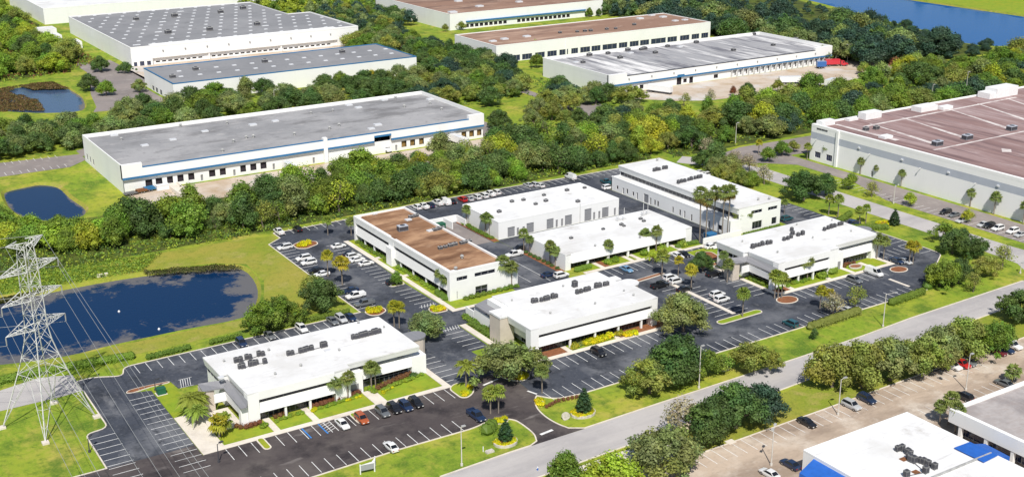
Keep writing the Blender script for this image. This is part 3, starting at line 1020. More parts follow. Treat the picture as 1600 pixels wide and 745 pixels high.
AC = ac_mesh('air_conditioner', 1.0, .9, 1.35, 'ac_metal')
AC_BIG = ac_mesh('air_conditioner', 2.0, 1.6, 1.3, 'ac_light')
AC_XL = ac_mesh('air_conditioner', 4.0, 2.6, 2.2, 'wall_grey')
VENT = MB()
VENT.tube((0, 0, 0), (0, 0, .55), .28, .28, 10)
VENT.tube((0, 0, .55), (0, 0, .85), .48, .3, 10)
VENT_ME = VENT.mesh('roof_vent', 'ac_light')
STACK = MB()
STACK.box(-.7, .7, -.5, .5, 0, .5)
STACK.tube((0, 0, .5), (0, 0, 4.2), .09, .09, 6)
STACK_ME = STACK.mesh('flue_stack', 'galv')
HATCH = MB()
HATCH.box(-.9, .9, -.7, .7, 0, .35)
HATCH_ME = HATCH.mesh('roof_hatch', 'skylight')
SKY_ME = MB()
SKY_ME.box(-1.2, 1.2, -.7, .7, 0, .22)
SKY_ME.box(-1.05, 1.05, -.55, .55, .22, .36)
SKY_ME = SKY_ME.mesh('skylight', 'skylight')


def kit(parent, me, name, pix, z, scale=1.0, rz=0.0):
    for (u, v) in pix:
        x, y = at(u, v, z)
        s = scale * R.uniform(.88, 1.12)
        inst(name, me, parent, (x, y, z + 0.01), rz + R.uniform(-.05, .05), (s, s, s))


def ac_rows(parent, pix, z, sc=1.0):
    """condensers at photo pixels plus the conduit that links each row"""
    kit(parent, AC, 'air_conditioner', pix, z, sc)
    mb = MB()
    for (a, b) in zip(pix[:-1], pix[1:]):
        pa, pb = at(*a, z), at(*b, z)
        if math.hypot(pa[0] - pb[0], pa[1] - pb[1]) < 6:
            mb.tube((*pa, z + .12), (*pb, z + .12), .07, .07, 4)
    if mb.v:
        mb.obj('conduit', 'dark_metal', parent)


# ------------------------------------------------------------------ the raised office facade: leaning fascia, ribbon window, leaning spandrel
def span(parent, fn, s0, s1, zt=7.7, zf=5.75, zs=4.85, zb=2.6, cols=(), back=1.0, deep=2.2, panes=1.9):
    mb = MB()
    mb.section([(0, zt), (back, zt), (back, zf), (.04, zf)], fn, s0, s1)
    mb.obj('fascia', 'white_wall', parent)
    mb = MB()
    mb.section([(0, zb), (.45, zs), (back, zs - .18), (back, zb + .2), (deep, zb + .2), (deep, zb)], fn, s0, s1)
    mb.obj('spandrel', 'white_wall', parent)
    n = max(1, round((s1 - s0) / panes))
    for i in range(n):
        fill(parent, fn, s0 + (s1 - s0) * i / n, s0 + (s1 - s0) * (i + 1) / n, zs - .3, zf + .1, U_RIB, 'window', back - .07)
    n = max(1, round((s1 - s0) / 2.4))
    for i in range(n):
        fill(parent, fn, s0 + (s1 - s0) * i / n, s0 + (s1 - s0) * (i + 1) / n, 0.12, zb + .05, U_TALL if i % 2 else U_WIN2, 'window', deep - .06)
    for c in cols:
        mb = MB()
        mb.section([(.25, 0), (.25, zb), (.7, zb), (.7, 0)], fn, c - .24, c + .24)
        mb.obj('column', 'white_wall', parent)


def block(parent, x0, x1, y0, y1, z0, z1, name='pier', mat='white_wall'):
    mb = MB()
    mb.box(x0, x1, y0, y1, z0, z1)
    return mb.obj(name, mat, parent)


def roof_slab(parent, pts, z, mat='white_roof', th=0.35, name='roof'):
    mb = MB()
    pts = ccw(list(pts))
    tri = geometry.tessellate_polygon([[Vector((p[0], p[1], 0)) for p in pts]])
    mb.v = [(p[0], p[1], z) for p in pts] + [(p[0], p[1], z - th) for p in pts]
    n = len(pts)
    for t in tri:
        a, b, c = [Vector(mb.v[i]) for i in t]
        mb.f.append(tuple(t) if (b - a).cross(c - a).z > 0 else (t[0], t[2], t[1]))
        mb.mi.append(0)
    for i in range(n):
        j = (i + 1) % n
        mb.f.append((n + i, n + j, j, i))
        mb.mi.append(0)
    return mb.obj(name, mat, parent)


def office(label, ox, oy):
    """two-storey office with stepped front, entrance wing, stair towers; ox, oy = back-left roof corner x and front plane y"""
    t = thing('office_building', label, 'building', (ox, oy, 0))
    X = lambda a: ox + a
    Y = lambda b: oy + b
    # core volumes
    mb = MB()
    mb.box(X(2.8), X(23), Y(1.05), Y(24), 2.7, 7.35)
    mb.box(X(4.0), X(23), Y(2.25), Y(24), 0, 2.7)
    mb.box(X(0.8), X(2.8), Y(12.6), Y(24), 0, 7.35)
    mb.box(X(23), X(44.2), Y(5.6), Y(24), 0, 7.35)
    mb.box(X(26), X(44.2), Y(4.6), Y(5.6), 0, 4.9)
    mb.obj('wall', 'white_wall', t)
    roof_slab(t, [(X(0), Y(24)), (X(0), Y(12.4)), (X(1.7), Y(12.4)), (X(1.7), Y(0.02)), (X(26.1), Y(0.6)), (X(26.1), Y(2.6)), (X(44.8), Y(2.6)), (X(44.8), Y(24))], 7.71)
    # front, left half
    span(t, fn_front(Y(0)), X(4.2), X(22), cols=(X(10.2), X(16)))
    block(t, X(1.66), X(4.2), Y(0.03), Y(2.2), 0, 7.4)
    block(t, X(0.0), X(1.62), Y(0.3), Y(1.6), 0, 4.6)
    block(t, X(22), X(26), Y(0.63), Y(5.5), 0, 7.4, 'entrance_block')
    block(t, X(26.05), X(29.7), Y(2.0), Y(5.5), 0, 5.3, 'entrance_wing')
    fill(t, fn_front(Y(0.6)), X(26.1), X(28.6), 0.15, 2.6, U_DOOR, 'door', 1.3)
    # right half: deep roof overhang, ribbon glazing with white panels
    fr = fn_front(Y(2.63))
    mb = MB()
    mb.section([(0, 7.4), (.9, 7.4), (.9, 6.2), (.3, 6.2)], fr, X(26.15), X(44.75))
    mb.obj('fascia', 'white_wall', t)
    fr = fn_front(Y(5.6))
    k = 0
    for i in range(9):
        a = X(26.6) + i * 1.95
        fill(t, fr, a, a + 1.9, 4.95, 6.4, U_WIN if i not in (3, 4, 8) else U_WIN3, 'window', -.1)
    for a, b in ((26.7, 29.4), (31.4, 40.0), (41.8, 44.0)):
        block(t, X(a), X(b), Y(5.1), Y(5.35), 4.95, 5.7, 'wall_panel', 'white_wall')
    fr = fn_front(Y(3.2))
    mb = MB()
    mb.section([(0, 2.6), (.55, 4.9), (1.4, 4.9), (1.4, 2.6)], fr, X(29.75), X(43.0))
    mb.obj('spandrel', 'white_wall', t)
    for i in range(5):
        a = X(30) + i * 2.5
        fill(t, fr, a, a + 2.45, 0.12, 2.6, U_TALL, 'window', 1.2)
    block(t, X(43.0), X(46.8), Y(3.3), Y(7.2), 0, 4.85, 'pier')
    mb = MB()
    mb.section([(0, 4.7), (.5, 4.7), (.5, 2.6), (.25, 2.6)], fn_left(X(-.01)), -Y(9.9), -Y(0.35))
    mb.box(X(-2.5), X(0.2), Y(9.9), Y(10.2), 2.6, 4.6)
    mb.obj('balcony_screen', 'white_wall', t)
    # left side
    fl = fn_left(X(0.03))
    mb = MB()
    mb.section([(0, 7.36), (.8, 7.36), (.8, 5.7), (.3, 5.7)], fl, -Y(23.9), -Y(12.5))
    mb.obj('fascia', 'white_wall', t)
    for i in range(5):
        a = -Y(23.4) + i * 2.1
        fill(t, fl, a, a + 1.6, 4.4, 5.7, U_WIN, 'window', .72)
    mb = MB()
    mb.section([(0, 7.36), (.8, 7.36), (.8, 5.9), (.3, 5.9)], fn_left(X(1.73)), -Y(12.2), -Y(0.1))
    mb.obj('fascia', 'white_wall', t)
    fl = fn_left(X(2.8))
    for i in range(4):
        a = -Y(12.0) + i * 2.7
        fill(t, fl, a, a + 2.5, 4.2, 5.8, U_WIN2, 'window', -.1)
        fill(t, fl, a, a + 2.5, 0.12, 2.6, U_TALL, 'window', 1.1)
    # grey metal canopy from the stair tower round to the front
    mb = MB()
    mb.prism([(X(-4.4), Y(11.6)), (X(0.0), Y(10.9)), (X(1.72), Y(12.35)), (X(0.0), Y(13.0)), (X(-4.2), Y(15.4))], 5.1, [5.35, 5.35, 6.3, 6.3, 5.6], bottom=True)
    mb.prism([(X(-.3), Y(-.9)), (X(1.0), Y(-.9)), (X(1.7), Y(0.1)), (X(1.71), Y(12.3)), (X(0.0), Y(10.85))], 5.1, [5.3, 5.3, 6.3, 6.31, 5.36], bottom=True)
    mb.obj('canopy', 'grey_metal', t)
    block(t, X(-4.3), X(-1.8), Y(11.7), Y(15.3), 0, 5.12, 'stair_tower', 'beige')
    # right stair tower with round end
    pts = [(X(45.3), Y(9.6)), (X(48.6), Y(9.6))] + [(X(48.6) + 2.3 * math.sin(a), Y(11.9) - 2.3 * math.cos(a)) for a in [math.pi * i / 8 for i in range(1, 8)]] + [(X(48.6), Y(14.2)), (X(45.3), Y(14.2))]
    mb = MB()
    mb.prism(pts, 0, 5.9)
    tw = mb.obj('stair_tower', 'beige', t)
    mb = MB()
    mb.prism(shrink(pts, -0.25), 5.9, 6.2, bottom=True)
    mb.obj('tower_roof', 'grey_metal', tw)
    block(t, X(44.2), X(45.3), Y(10), Y(13.8), 0, 5.8, 'link_wall')
    return t


F_B = office('white flat roofed office nearest the pylon, beside the pond, with palms along its front', 75.4, 228.0)
G_B = office('white flat roofed office at the right of the campus, nearest the side road', 228.7, 226.0)
ZR = 7.72
ac_rows(F_B, [(369, 566), (376, 565.5), (386, 561), (391, 560.5), (405, 556), (411, 555.5)], ZR, .9)
ac_rows(F_B, [(375, 575.5), (380, 575), (392, 571.5), (397, 570.5), (401, 569), (414, 567.5)], ZR, .9)
ac_rows(F_B, [(451, 555), (457, 554), (470, 551), (476, 549.5), (480, 548), (487, 546.5), (504, 542.5), (508, 541.5)], ZR, .9)
ac_rows(F_B, [(552, 529.5), (558, 528.5), (564, 527), (568, 526), (572, 525), (578, 523.5), (584, 522), (588, 521), (593, 520)], ZR, .9)
kit(F_B, HATCH_ME, 'roof_hatch', [(512, 548), (345, 590)], ZR, .8)
ac_rows(G_B, [(1176, 388), (1181, 386), (1186, 385), (1191, 383.5), (1199, 382), (1204, 381)], ZR, .9)
ac_rows(G_B, [(1225, 376), (1231, 374.5), (1236, 372), (1238, 367), (1237, 361), (1247, 369), (1254, 367)], ZR, .9)
ac_rows(G_B, [(1288, 360.5), (1294, 358), (1299, 356.5), (1304, 355), (1311, 352.5), (1315, 351.5)], ZR, .9)


kit(F_B, VENT_ME, 'roof_vent', [(430, 585), (470, 572), (530, 548), (600, 512), (560, 505), (350, 565), (420, 548)], ZR, .7)
kit(G_B, VENT_ME, 'roof_vent', [(1160, 378), (1215, 395), (1270, 372), (1300, 345), (1330, 362), (1245, 352)], ZR, .7)


# middle office
def middle_office():
    t = thing('office_building', 'white flat roofed office in the middle of the lots with yellow shrubs along its front', 'building', (147, 224.4, 0))
    yp = 224.4
    mb = MB()
    mb.box(149.4, 184.6, yp + 1.05, 248.2, 2.7, 7.35)
    mb.box(151.4, 184.6, yp + 2.25, 248.2, 0, 2.7)
    mb.obj('wall', 'white_wall', t)
    roof_slab(t, [(147.2, yp + .02), (186.4, yp + .02), (186.4, 234.6), (184.4, 234.6), (184.4, 240.4), (186.8, 240.4), (186.8, 243), (184.6, 243), (184.6, 248.4), (150.9, 248.4), (150.9, 240.2), (147.2, 240.2)], 7.71)
    span(t, fn_front(yp), 149.6, 184.6, cols=(159.2, 166.8, 174.1, 181.5))
    block(t, 147.25, 149.6, yp + .03, yp + 2.2, 0, 7.4)
    block(t, 184.6, 186.35, yp + .03, yp + 3.5, 0, 7.4)
    fl = fn_left(147.22)
    mb = MB()
    mb.section([(0, 7.36), (.9, 7.36), (.9, 5.7), (.35, 5.7)], fl, -235, -(yp + 2.25))
    mb.obj('fascia', 'white_wall', t)
    for i in range(4):
        a = -234.8 + i * 2.1
        fill(t, fn_left(149.4), a, a + 2.0, 4.4, 5.7, U_WIN, 'window', -.1)
        fill(t, fn_left(149.4), a, a + 2.0, 0.2, 2.5, U_TALL, 'window', 1.9)
    mb = MB()
    mb.section([(0, 7.36), (.8, 7.36), (.8, 6.1), (.3, 6.1)], fn_left(150.93), -248.3, -240.3)
    mb.obj('fascia', 'white_wall', t)
    mb = MB()
    mb.prism([(147.0, 240.3), (150.95, 240.3), (150.95, 250.8), (147.1, 250.8)], 5.0, [5.3, 6.2, 6.2, 5.3], bottom=True)
    mb.obj('canopy', 'grey_metal', t)
    mb = MB()
    mb.box(147.6, 147.9, 242.4, 251.9, 0.3, 3.9)
    mb.obj('screen_wall', 'white_wall', t)
    mb = MB()
    mb.box(148.0, 148.3, 252.9, 257, 0, 2.6)
    mb.obj('screen_wall', 'white_wall', t)
    pts = [(145.2, 235.4)] + [(147.2 + 2.0 * math.cos(a), 237.4 + 2.0 * math.sin(a)) for a in [math.pi * 1.25 + math.pi * .5 * i / 4 for i in range(5)]] + [(149.3, 235.4), (149.3, 240), (145.2, 240)]
    pts = [(145.2, 235.2), (149.3, 235.2), (149.3, 240.1), (145.2, 240.1)]
    mb = MB()
    mb.prism(pts, 0, 7.2)
    tw = mb.obj('stair_tower', 'beige', t)
    mb = MB()
    mb.prism(shrink(pts, -.2), 7.2, 7.68, bottom=True)
    mb.obj('tower_roof', 'white_roof', tw)
    pts = [(184.7, 235.0), (187.2, 235.0)] + [(187.2 + 2.3 * math.sin(a), 237.3 - 2.3 * math.cos(a)) for a in [math.pi * i / 8 for i in range(1, 8)]] + [(187.2, 239.6), (184.7, 239.6)]
    mb = MB()
    mb.prism(pts, 0, 7.3)
    tw = mb.obj('stair_tower', 'beige', t)
    mb = MB()
    mb.prism(shrink(pts, -.2), 7.3, 7.6, bottom=True)
    mb.obj('tower_roof', 'white_roof', tw)
    ac_rows(t, [(833, 473), (838, 472), (846, 471), (852, 469.5), (856, 468.5), (864, 466), (869, 465)], ZR, .9)
    ac_rows(t, [(902, 459), (908, 457.5), (915, 455.5), (920, 454), (932, 449.5), (937, 448.5), (945, 446.5), (949, 445.5)], ZR, .9)
    ac_rows(t, [(898, 448)], ZR, 1.2)
    kit(t, VENT_ME, 'roof_vent', [(800, 470), (860, 490), (930, 475), (975, 455), (880, 448), (990, 462)], ZR, .7)
    return t


M_B = middle_office()


# brown-roofed office
def brown_office():
    t = thing('office_building', 'white office with long rust brown roof and columns facing the parked cars', 'building', (149.5, 268, 0))
    x0, x1, y0, y1, h = 149.5, 167.2, 268.0, 328.3, 8.4
    fr = []
    for (a, b, c, d, me) in ((150.9, 155.1, 5.4, 6.5, U_WIN3), (157.4, 164.0, 5.5, 6.6, U_WIN3), (150.4, 151.9, 0.15, 2.5, U_WIN), (157.6, 161.5, 0.15, 2.6, U_TALL)):
        fr.append((a, b, c, d, me, 'window'))
    mb = MB()
    with_ops(t, mb, fn_front(y0), x0, x1, 0, h, fr, 0.3)
    mb.box(x0 + 2.3, x1, y0 + .6, y1, 0, 7.7)
    mb.box(x0 + 1.05, x0 + 2.3, y0 + 1.5, y1, 2.7, 7.7)
    mb.box(167.2, 171.6, 268.3, 276, 0, 6.2)
    mb.box(x0, x0 + 2.2, y0 + .02, y0 + 1.4, 0, h - .02)
    mb.poly([(x1, y0, 0), (x1, y1, 0), (x1, y1, h), (x1, y0, h)])
    mb.poly([(x1, y1, 0), (x0, y1, 0), (x0, y1, h), (x1, y1, h)])
    mb.obj('wall', 'white_wall', t)
    fl = fn_left(x0)
    span(t, fl, -y1 + 1.2, -304.5, zt=8.4, zf=6.35, zs=5.2, cols=(-321.5, -315.2))
    span(t, fl, -301.2, -y0 - 1.45, zt=8.4, zf=6.35, zs=5.2, cols=(-297.7, -290, -282.3, -274.6))
    block(t, x0 - .9, x0 + 2.4, 301.2, 304.5, 0, 5.6, 'entrance_bay')
    block(t, x0 - .02, x0 + .44, 301.3, 304.4, 5.6, 8.36, 'pier')
    block(t, x0 + .44, x0 + 2.4, 301.3, 304.4, 5.6, 7.6, 'pier')
    block(t, x0, x0 + 2.2, y1 - 1.2, y1 - .02, 0, 8.38, 'pier')
    roof_slab(t, rect(x0 + .35, x1 - .35, y0 + .35, y1 - .35), 7.85, 'roof_brown', .2)
    p = MB()
    for (a, b, c, d) in ((x0 - .03, x1 + .03, y0 - .03, y0 + .45), (x0 - .03, x1 + .03, y1 - .45, y1 + .03), (x0 - .03, x0 + .45, y0 + .45, y1 - .45), (x1 - .45, x1 + .03, y0 + .45, y1 - .45)):
        p.box(a, b, c, d, 7.7, 8.43)
    p.obj('parapet', 'white_wall', t)
    kit(t, AC_BIG, 'air_conditioner', [(642, 340.5), (646.5, 339.5), (651, 338.5), (679, 360.5), (685, 359), (691, 357.5), (688, 389), (696, 387), (704, 385), (711, 383), (722, 381), (728, 379.5), (734, 378)], 7.9, .62)
    kit(t, HATCH_ME, 'roof_hatch', [(585, 334.5), (627, 358), (638, 344), (672, 361)], 7.9, 1.0)
    kit(t, AC_XL, 'air_conditioner', [(629, 360)], 7.9, .8)
    kit(t, VENT_ME, 'roof_vent', [(722, 403.5), (712, 422)], 7.9, 1.3)
    return t


BR_B = brown_office()


# workshop (D) and low office (E) between the alleys
def workshop():
    t = thing('workshop_building', 'low white workshop with grey roll up doors facing the service alley', 'building', (188, 305, 0))
    ops = []
    for (a, b, z1) in ((191.4, 194.1, 3.4), (198.5, 201.3, 3.5), (206.2, 208.9, 3.5), (213.3, 216.1, 3.5), (221.1, 223.9, 4.3), (228.2, 230.9, 3.6)):
        ops.append((a, b, 0.1, z1, U_ROLL, 'roll_door'))
    for a in (194.8, 197.0, 209.7, 211.8, 224.6, 226.7, 233.1):
        ops.append((a, a + .85, 0.1, 2.7, U_DOOR, 'door'))
    shell(t, 188, 235.1, 305, 327.3, 5.8, ops, (), 'white_wall', 'white_roof', par=.25)
    kit(t, AC_BIG, 'air_conditioner', [(780, 332), (818, 313.5), (837, 320), (850, 306), (853, 315), (886, 298.5), (800, 316), (913.5, 294.5), (903, 316)], 5.56, .6)
    mb = MB()
    mb.tube((219.2, 304.9, .2), (219.2, 304.9, 6.6), .12, .12, 6)
    mb.obj('drain_pipe', 'galv', t)
    return t


D_B = workshop()


def low_office():
    t = thing('low_office_building', 'single storey white roofed office behind round shrubs, in front of the workshop', 'building', (189.5, 270.5, 0))
    x0, x1, y0, y1, h = 189.5, 237.2, 270.5, 292.3, 4.9
    mb = MB()
    mb.box(x0 + .3, x1 - .3, y0 + 2.2, y1 - .2, 0, 4.4)
    mb.box(x0, x0 + .3, y0, y1, 0, h - .02)
    mb.box(x1 - .3, x1, y0, y1, 0, h - .02)
    mb.box(x0 + .3, x0 + 1.9, y0, y0 + 2.2, 0, h - .4)
    mb.box(x1 - 2.6, x1 - .3, y0, y0 + 2.2, 0, h - .4)
    mb.obj('wall', 'white_wall', t)
    mb = MB()
    mb.section([(0, 2.1), (.5, h), (1.6, h), (1.6, 2.1)], fn_front(y0 - .5), x0 + 1.9, x1 - 2.6)
    mb.obj('fascia', 'white_wall', t)
    roof_slab(t, rect(x0 + .02, x1 - .02, y0 + .02, y1), h - .02 + .03, 'white_roof', .3)
    for x in (197.5, 205, 212.4, 220.1, 227.6):
        block(t, x - .3, x + .3, y0 - .2, y0 + .3, 0, 2.1, 'column')
    n = 17
    for i in range(n):
        a = x0 + 2 + (x1 - x0 - 4.6) * i / n
        fill(t, fn_front(y0), a, a + 2.35, .12, 2.2, U_TALL if i % 2 else U_WIN2, 'window', 2.0)
    kit(t, STACK_ME, 'flue_stack', [(966, 345), (975, 343.5), (1005, 337), (1012, 335)], h, 1)
    kit(t, AC_BIG, 'air_conditioner', [(892.5, 373), (942.5, 359), (971, 352), (975, 354), (1001, 343), (1006, 346.5)], h, .5)
    kit(t, VENT_ME, 'roof_vent', [(1000, 372), (930, 385)], h, .9)
    return t


E_B = low_office()


def long_office():
    t = thing('office_building', 'long white two storey building beyond the tall thin palms', 'building', (250.8, 268, 0))
    xa, xb, x1, y0, y1 = 250.8, 253.6, 272.2, 268.0, 330.0
    left = []
    for (a, b, z0, z1, me, nm) in ((327, 326, 1.1, 2.4, U_WIN, 'window'), (323.5, 322.6, .15, 2.4, U_DOOR, 'door'), (321.3, 320.4, .9, 2.6, U_WIN, 'window'), (317.9, 317, .9, 2.4, U_WIN, 'window'),
                                   (315.7, 314.8, .15, 2.6, U_DOOR, 'door'), (311.6, 309, .15, 3.3, U_ROLL, 'roll_door'), (308.3, 307.4, .15, 2.6, U_DOOR, 'door'), (305.9, 305.1, .6, 2.5, U_WIN, 'window'),
                                   (304.3, 303.4, .6, 2.5, U_WIN, 'window'), (296.3, 295.6, .5, 2.5, U_WIN, 'window'), (292.7, 291.9, .5, 2.5, U_WIN, 'window'), (290.4, 289.6, .15, 2.6, U_DOOR, 'door'),
                                   (286.8, 286.1, .15, 2.4, U_WIN, 'window'), (278.5, 277.4, .15, 2.5, U_DOOR, 'door'), (273.5, 271.8, .9, 2.5, U_WIN, 'window')):
        left.append((-a, -b, z0, z1, me, nm))
    front = [(266.7, 270.8, 5.8, 6.9, U_WIN3, 'window'), (259.5, 264.2, 5.8, 6.9, U_WIN3, 'window'), (260.2, 264.4, .6, 3.1, U_WIN3, 'window'), (268.6, 270.8, .8, 3.1, U_WIN, 'window')]
    mb = MB()
    with_ops(t, mb, fn_left(xa), -y1, -y0, 0, 5.0, left, .25)
    with_ops(t, mb, fn_front(y0), xa + 3.4, x1, 0, 8.6, front, .3)
    mb.box(xa, xa + 3.4, y0, y0 + .3, 0, 5.0)
    mb.box(x1 - .3, x1, y0 + .3, y1, 0, 8.6)
    mb.box(xa, x1 - .3, y1 - .3, y1, 0, 5.0)
    mb.box(254.5, x1 - .3, y1 - .3, y1, 5.0, 8.4)
    mb.box(254.5, x1 - .3, y0 + .5, y1 - .3, 4.6, 8.2)
    mb.obj('wall', 'white_wall', t)
    roof_slab(t, rect(xa + .02, 254.5, y0 + .3, y1 - .02), 4.85, 'white_roof', .2, 'lower_roof')
    block(t, xa - .03, xa + .4, y0 - .02, y1 + .02, 4.7, 5.15, 'parapet')
    mb = MB()
    mb.section([(0, 8.58), (.9, 8.58), (.9, 6.5), (.5, 6.5)], fn_left(xb), -y1 + .01, -y0 - .32)
    mb.obj('fascia', 'white_wall', t)
    for i in range(30):
        a = -y1 + .6 + i * 2.04
        fill(t, fn_left(254.5), a, a + 1.98, 5.1, 6.5, U_WIN, 'window', -.1)
    roof_slab(t, rect(xb + .02, x1 + .02, y0 - .02, y1 + .02), 8.62, 'white_roof', .3)
    zr = 8.63
    ac_rows(t, [(1022, 268), (1026, 267), (1030, 266.5), (1037, 264.5), (1041, 264)], zr, .86)
    ac_rows(t, [(1060, 287), (1065, 285.5), (1070, 284.5), (1076, 282.5), (1080, 281.5), (1086, 280), (1091, 279), (1095, 278)], zr, .86)
    kit(t, VENT_ME, 'roof_vent', [(1185, 313), (1202, 312), (1027, 251.5)], zr, 1.0)
    return t


H_B = long_office()


# dumpster enclosure beside the workshop
def enclosure():
    t = thing('dumpster_enclosure', 'small white walled bin enclosure between the brown roof and the workshop', 'enclosure', (172, 322, 0))
    mb = MB()
    for r in ((171, 186.2, 328.2, 328.5), (171, 171.3, 322, 328.2), (176, 176.3, 322, 328.2), (181, 181.3, 322, 328.2), (186, 186.3, 322, 328.5)):
        mb.box(*r, 0, 2.4)
    mb.obj('wall', 'white_wall', t)
    for x in (173.6, 178.6):
        b = MB()
        b.box(x - 1.2, x + 1.2, 324, 326.4, .15, 1.6)
        b.box(x - 1.3, x + 1.3, 323.9, 326.5, 1.6, 1.75)
        tag(b.obj('dumpster', 'blue_metal' if x < 175 else 'green_box'), ('blue bin' if x < 175 else 'green bin') + ' inside the white walled enclosure', 'dumpster')
    return t


enclosure()


# ------------------------------------------------------------------ warehouses
def warehouse3():
    t = thing('warehouse', 'grey roofed white warehouse with blue stripes and dock doors behind the tree belt', 'warehouse', (103.3, 420, 0))
    x0, x1, y0, y1, h = 103.3, 252.3, 420.0, 474.5, 10.4
    left = [(-471.5 + i * 4.6, -471.5 + i * 4.6 + 2.0, 1.2, 3.6, U_BLUE, 'window') for i in range(3)]
    ops = []
    for i, (a, b) in enumerate(((111.4, 113.9), (115.1, 117.5), (119.2, 121.4), (123.0, 125.3), (127.0, 129.3), (134.8, 137.2), (138.9, 141.2), (146.8, 149.0), (150.7, 153.1), (154.7, 157.1),
                                (214.2, 216.5), (218.1, 220.4), (222.2, 224.4), (229.9, 233.3), (242.0, 244.3), (245.7, 248.0), (249.4, 251.6))):
        ops.append((a, b, 1.1, 3.7, U_DOCKT if a > 213 and a != 229.9 else U_DOCK, 'dock_door'))
    for a in (131.6, 144.0, 159.5, 175.8, 211.4):
        ops.append((a, a + .9, .2, 2.5, U_DOOR, 'door'))
    ops.append((202.2, 208.6, .1, 5.2, U_DOCK, 'dock_door'))
    mb = MB()
    with_ops(t, mb, fn_front(y0 + 1.0), x0, x1, 0, 5.0, [o for o in ops if o[3] < 5], .4)
    mb.obj('wall', 'white_wall', t)
    mb = MB()
    with_ops(t, mb, fn_left(x0), -y1, -y0 - .02, 0, h, left, .25)
    mb.poly([(x1, y0 + 1, 0), (x1, y1, 0), (x1, y1, h), (x1, y0 + 1, h)])
    mb.poly([(x1, y1, 0), (x0, y1, 0), (x0, y1, h), (x1, y1, h)])
    mb.obj('end_wall', 'white_wall', t)
    mb = MB()
    mb.box(x0, 201.8, y0, y0 + 1.6, 5.0, 8.8)
    mb.box(209.3, x1, y0, y0 + 1.6, 5.0, 8.8)
    mb.box(201.8, 209.3, y0, y0 + 1.6, 7.0, 8.8)
    mb.box(x0, 110.6, y0, y0 + 1.6, 8.8, h)
    mb.box(245, x1, y0, y0 + 1.6, 8.8, h)
    mb.box(180.2, 181.8, y0 - .25, y0 + 1.6, 0, 9.8)
    mb.obj('upper_wall', 'white_wall', t)
    mb = MB()
    for (a, b, z) in ((x0, 180.15, 5.0), (181.85, 201.8, 5.0), (209.3, x1, 5.0), (201.8, 209.3, 7.0)):
        mb.box(a, b, y0 - .06, y0 + .3, z - .02, z + .75)
    for (a, b) in ((110.6, 180.15), (181.85, 245)):
        mb.box(a, b, y0 - .05, y0 + .5, 8.7, 9.05)
    mb.obj('blue_band', 'blue_metal', t)
    roof_slab(t, rect(x0 + .35, x1 - .35, y0 + .5, y1 - .3), 8.95, 'roof_grey', .2)
    mb = MB()
    mb.box(x0 - .03, x0 + .36, y0 + 1.6, y1, 8.7, h + .03)
    mb.box(x1 - .36, x1 + .03, y0 + 1.6, y1, 8.7, h + .03)
    mb.box(x0 + .36, x1 - .36, y1 - .36, y1 + .03, 8.7, h - .4)
    mb.obj('parapet', 'white_wall', t)
    kit(t, VENT_ME, 'roof_vent', [(190, 219), (282, 198), (306, 193), (385, 216.5), (396, 215), (460, 211), (515, 202), (530, 197), (520, 174), (632, 168), (672, 163), (690, 172), (618, 155), (486, 178), (365, 222), (348, 237), (355, 194)], 8.95, 1.4)
    kit(t, HATCH_ME, 'roof_hatch', [(178, 212), (226, 228), (270, 219), (560, 169), (600, 157), (672, 156), (590, 196), (580, 202), (430, 190), (545, 165), (395, 196), (320, 206)], 8.95, 1.5)
    # loading ramp and dock walls
    mb = MB()
    mb.prism([(119.0, 400), (122.2, 400), (122.2, 421), (119.0, 421)], 0.03, [0.1, 0.1, 1.1, 1.1])
    mb.box(118.6, 119.0, 404, 421, 0.03, 1.4)
    mb.box(122.2, 122.6, 404, 421, 0.03, 1.4)
    mb.obj('loading_ramp', 'concrete', t)
    for o in ops:
        if o[3] >= 5:
            fill(t, fn_front(y0 + 1.0), o[0], o[1], o[2], o[3], U_DOCK, 'dock_door', .5)
    return t


W3 = warehouse3()


def box_house(name, label, x0, x1, y0, y1, h, roof, front=(), left=(), par=.6, coping='white_wall', wall='white_wall'):
    t = thing(name, label, 'warehouse', (x0, y0, 0))
    shell(t, x0, x1, y0, y1, h, front, left, wall, roof, par, .5, True, coping)
    return t


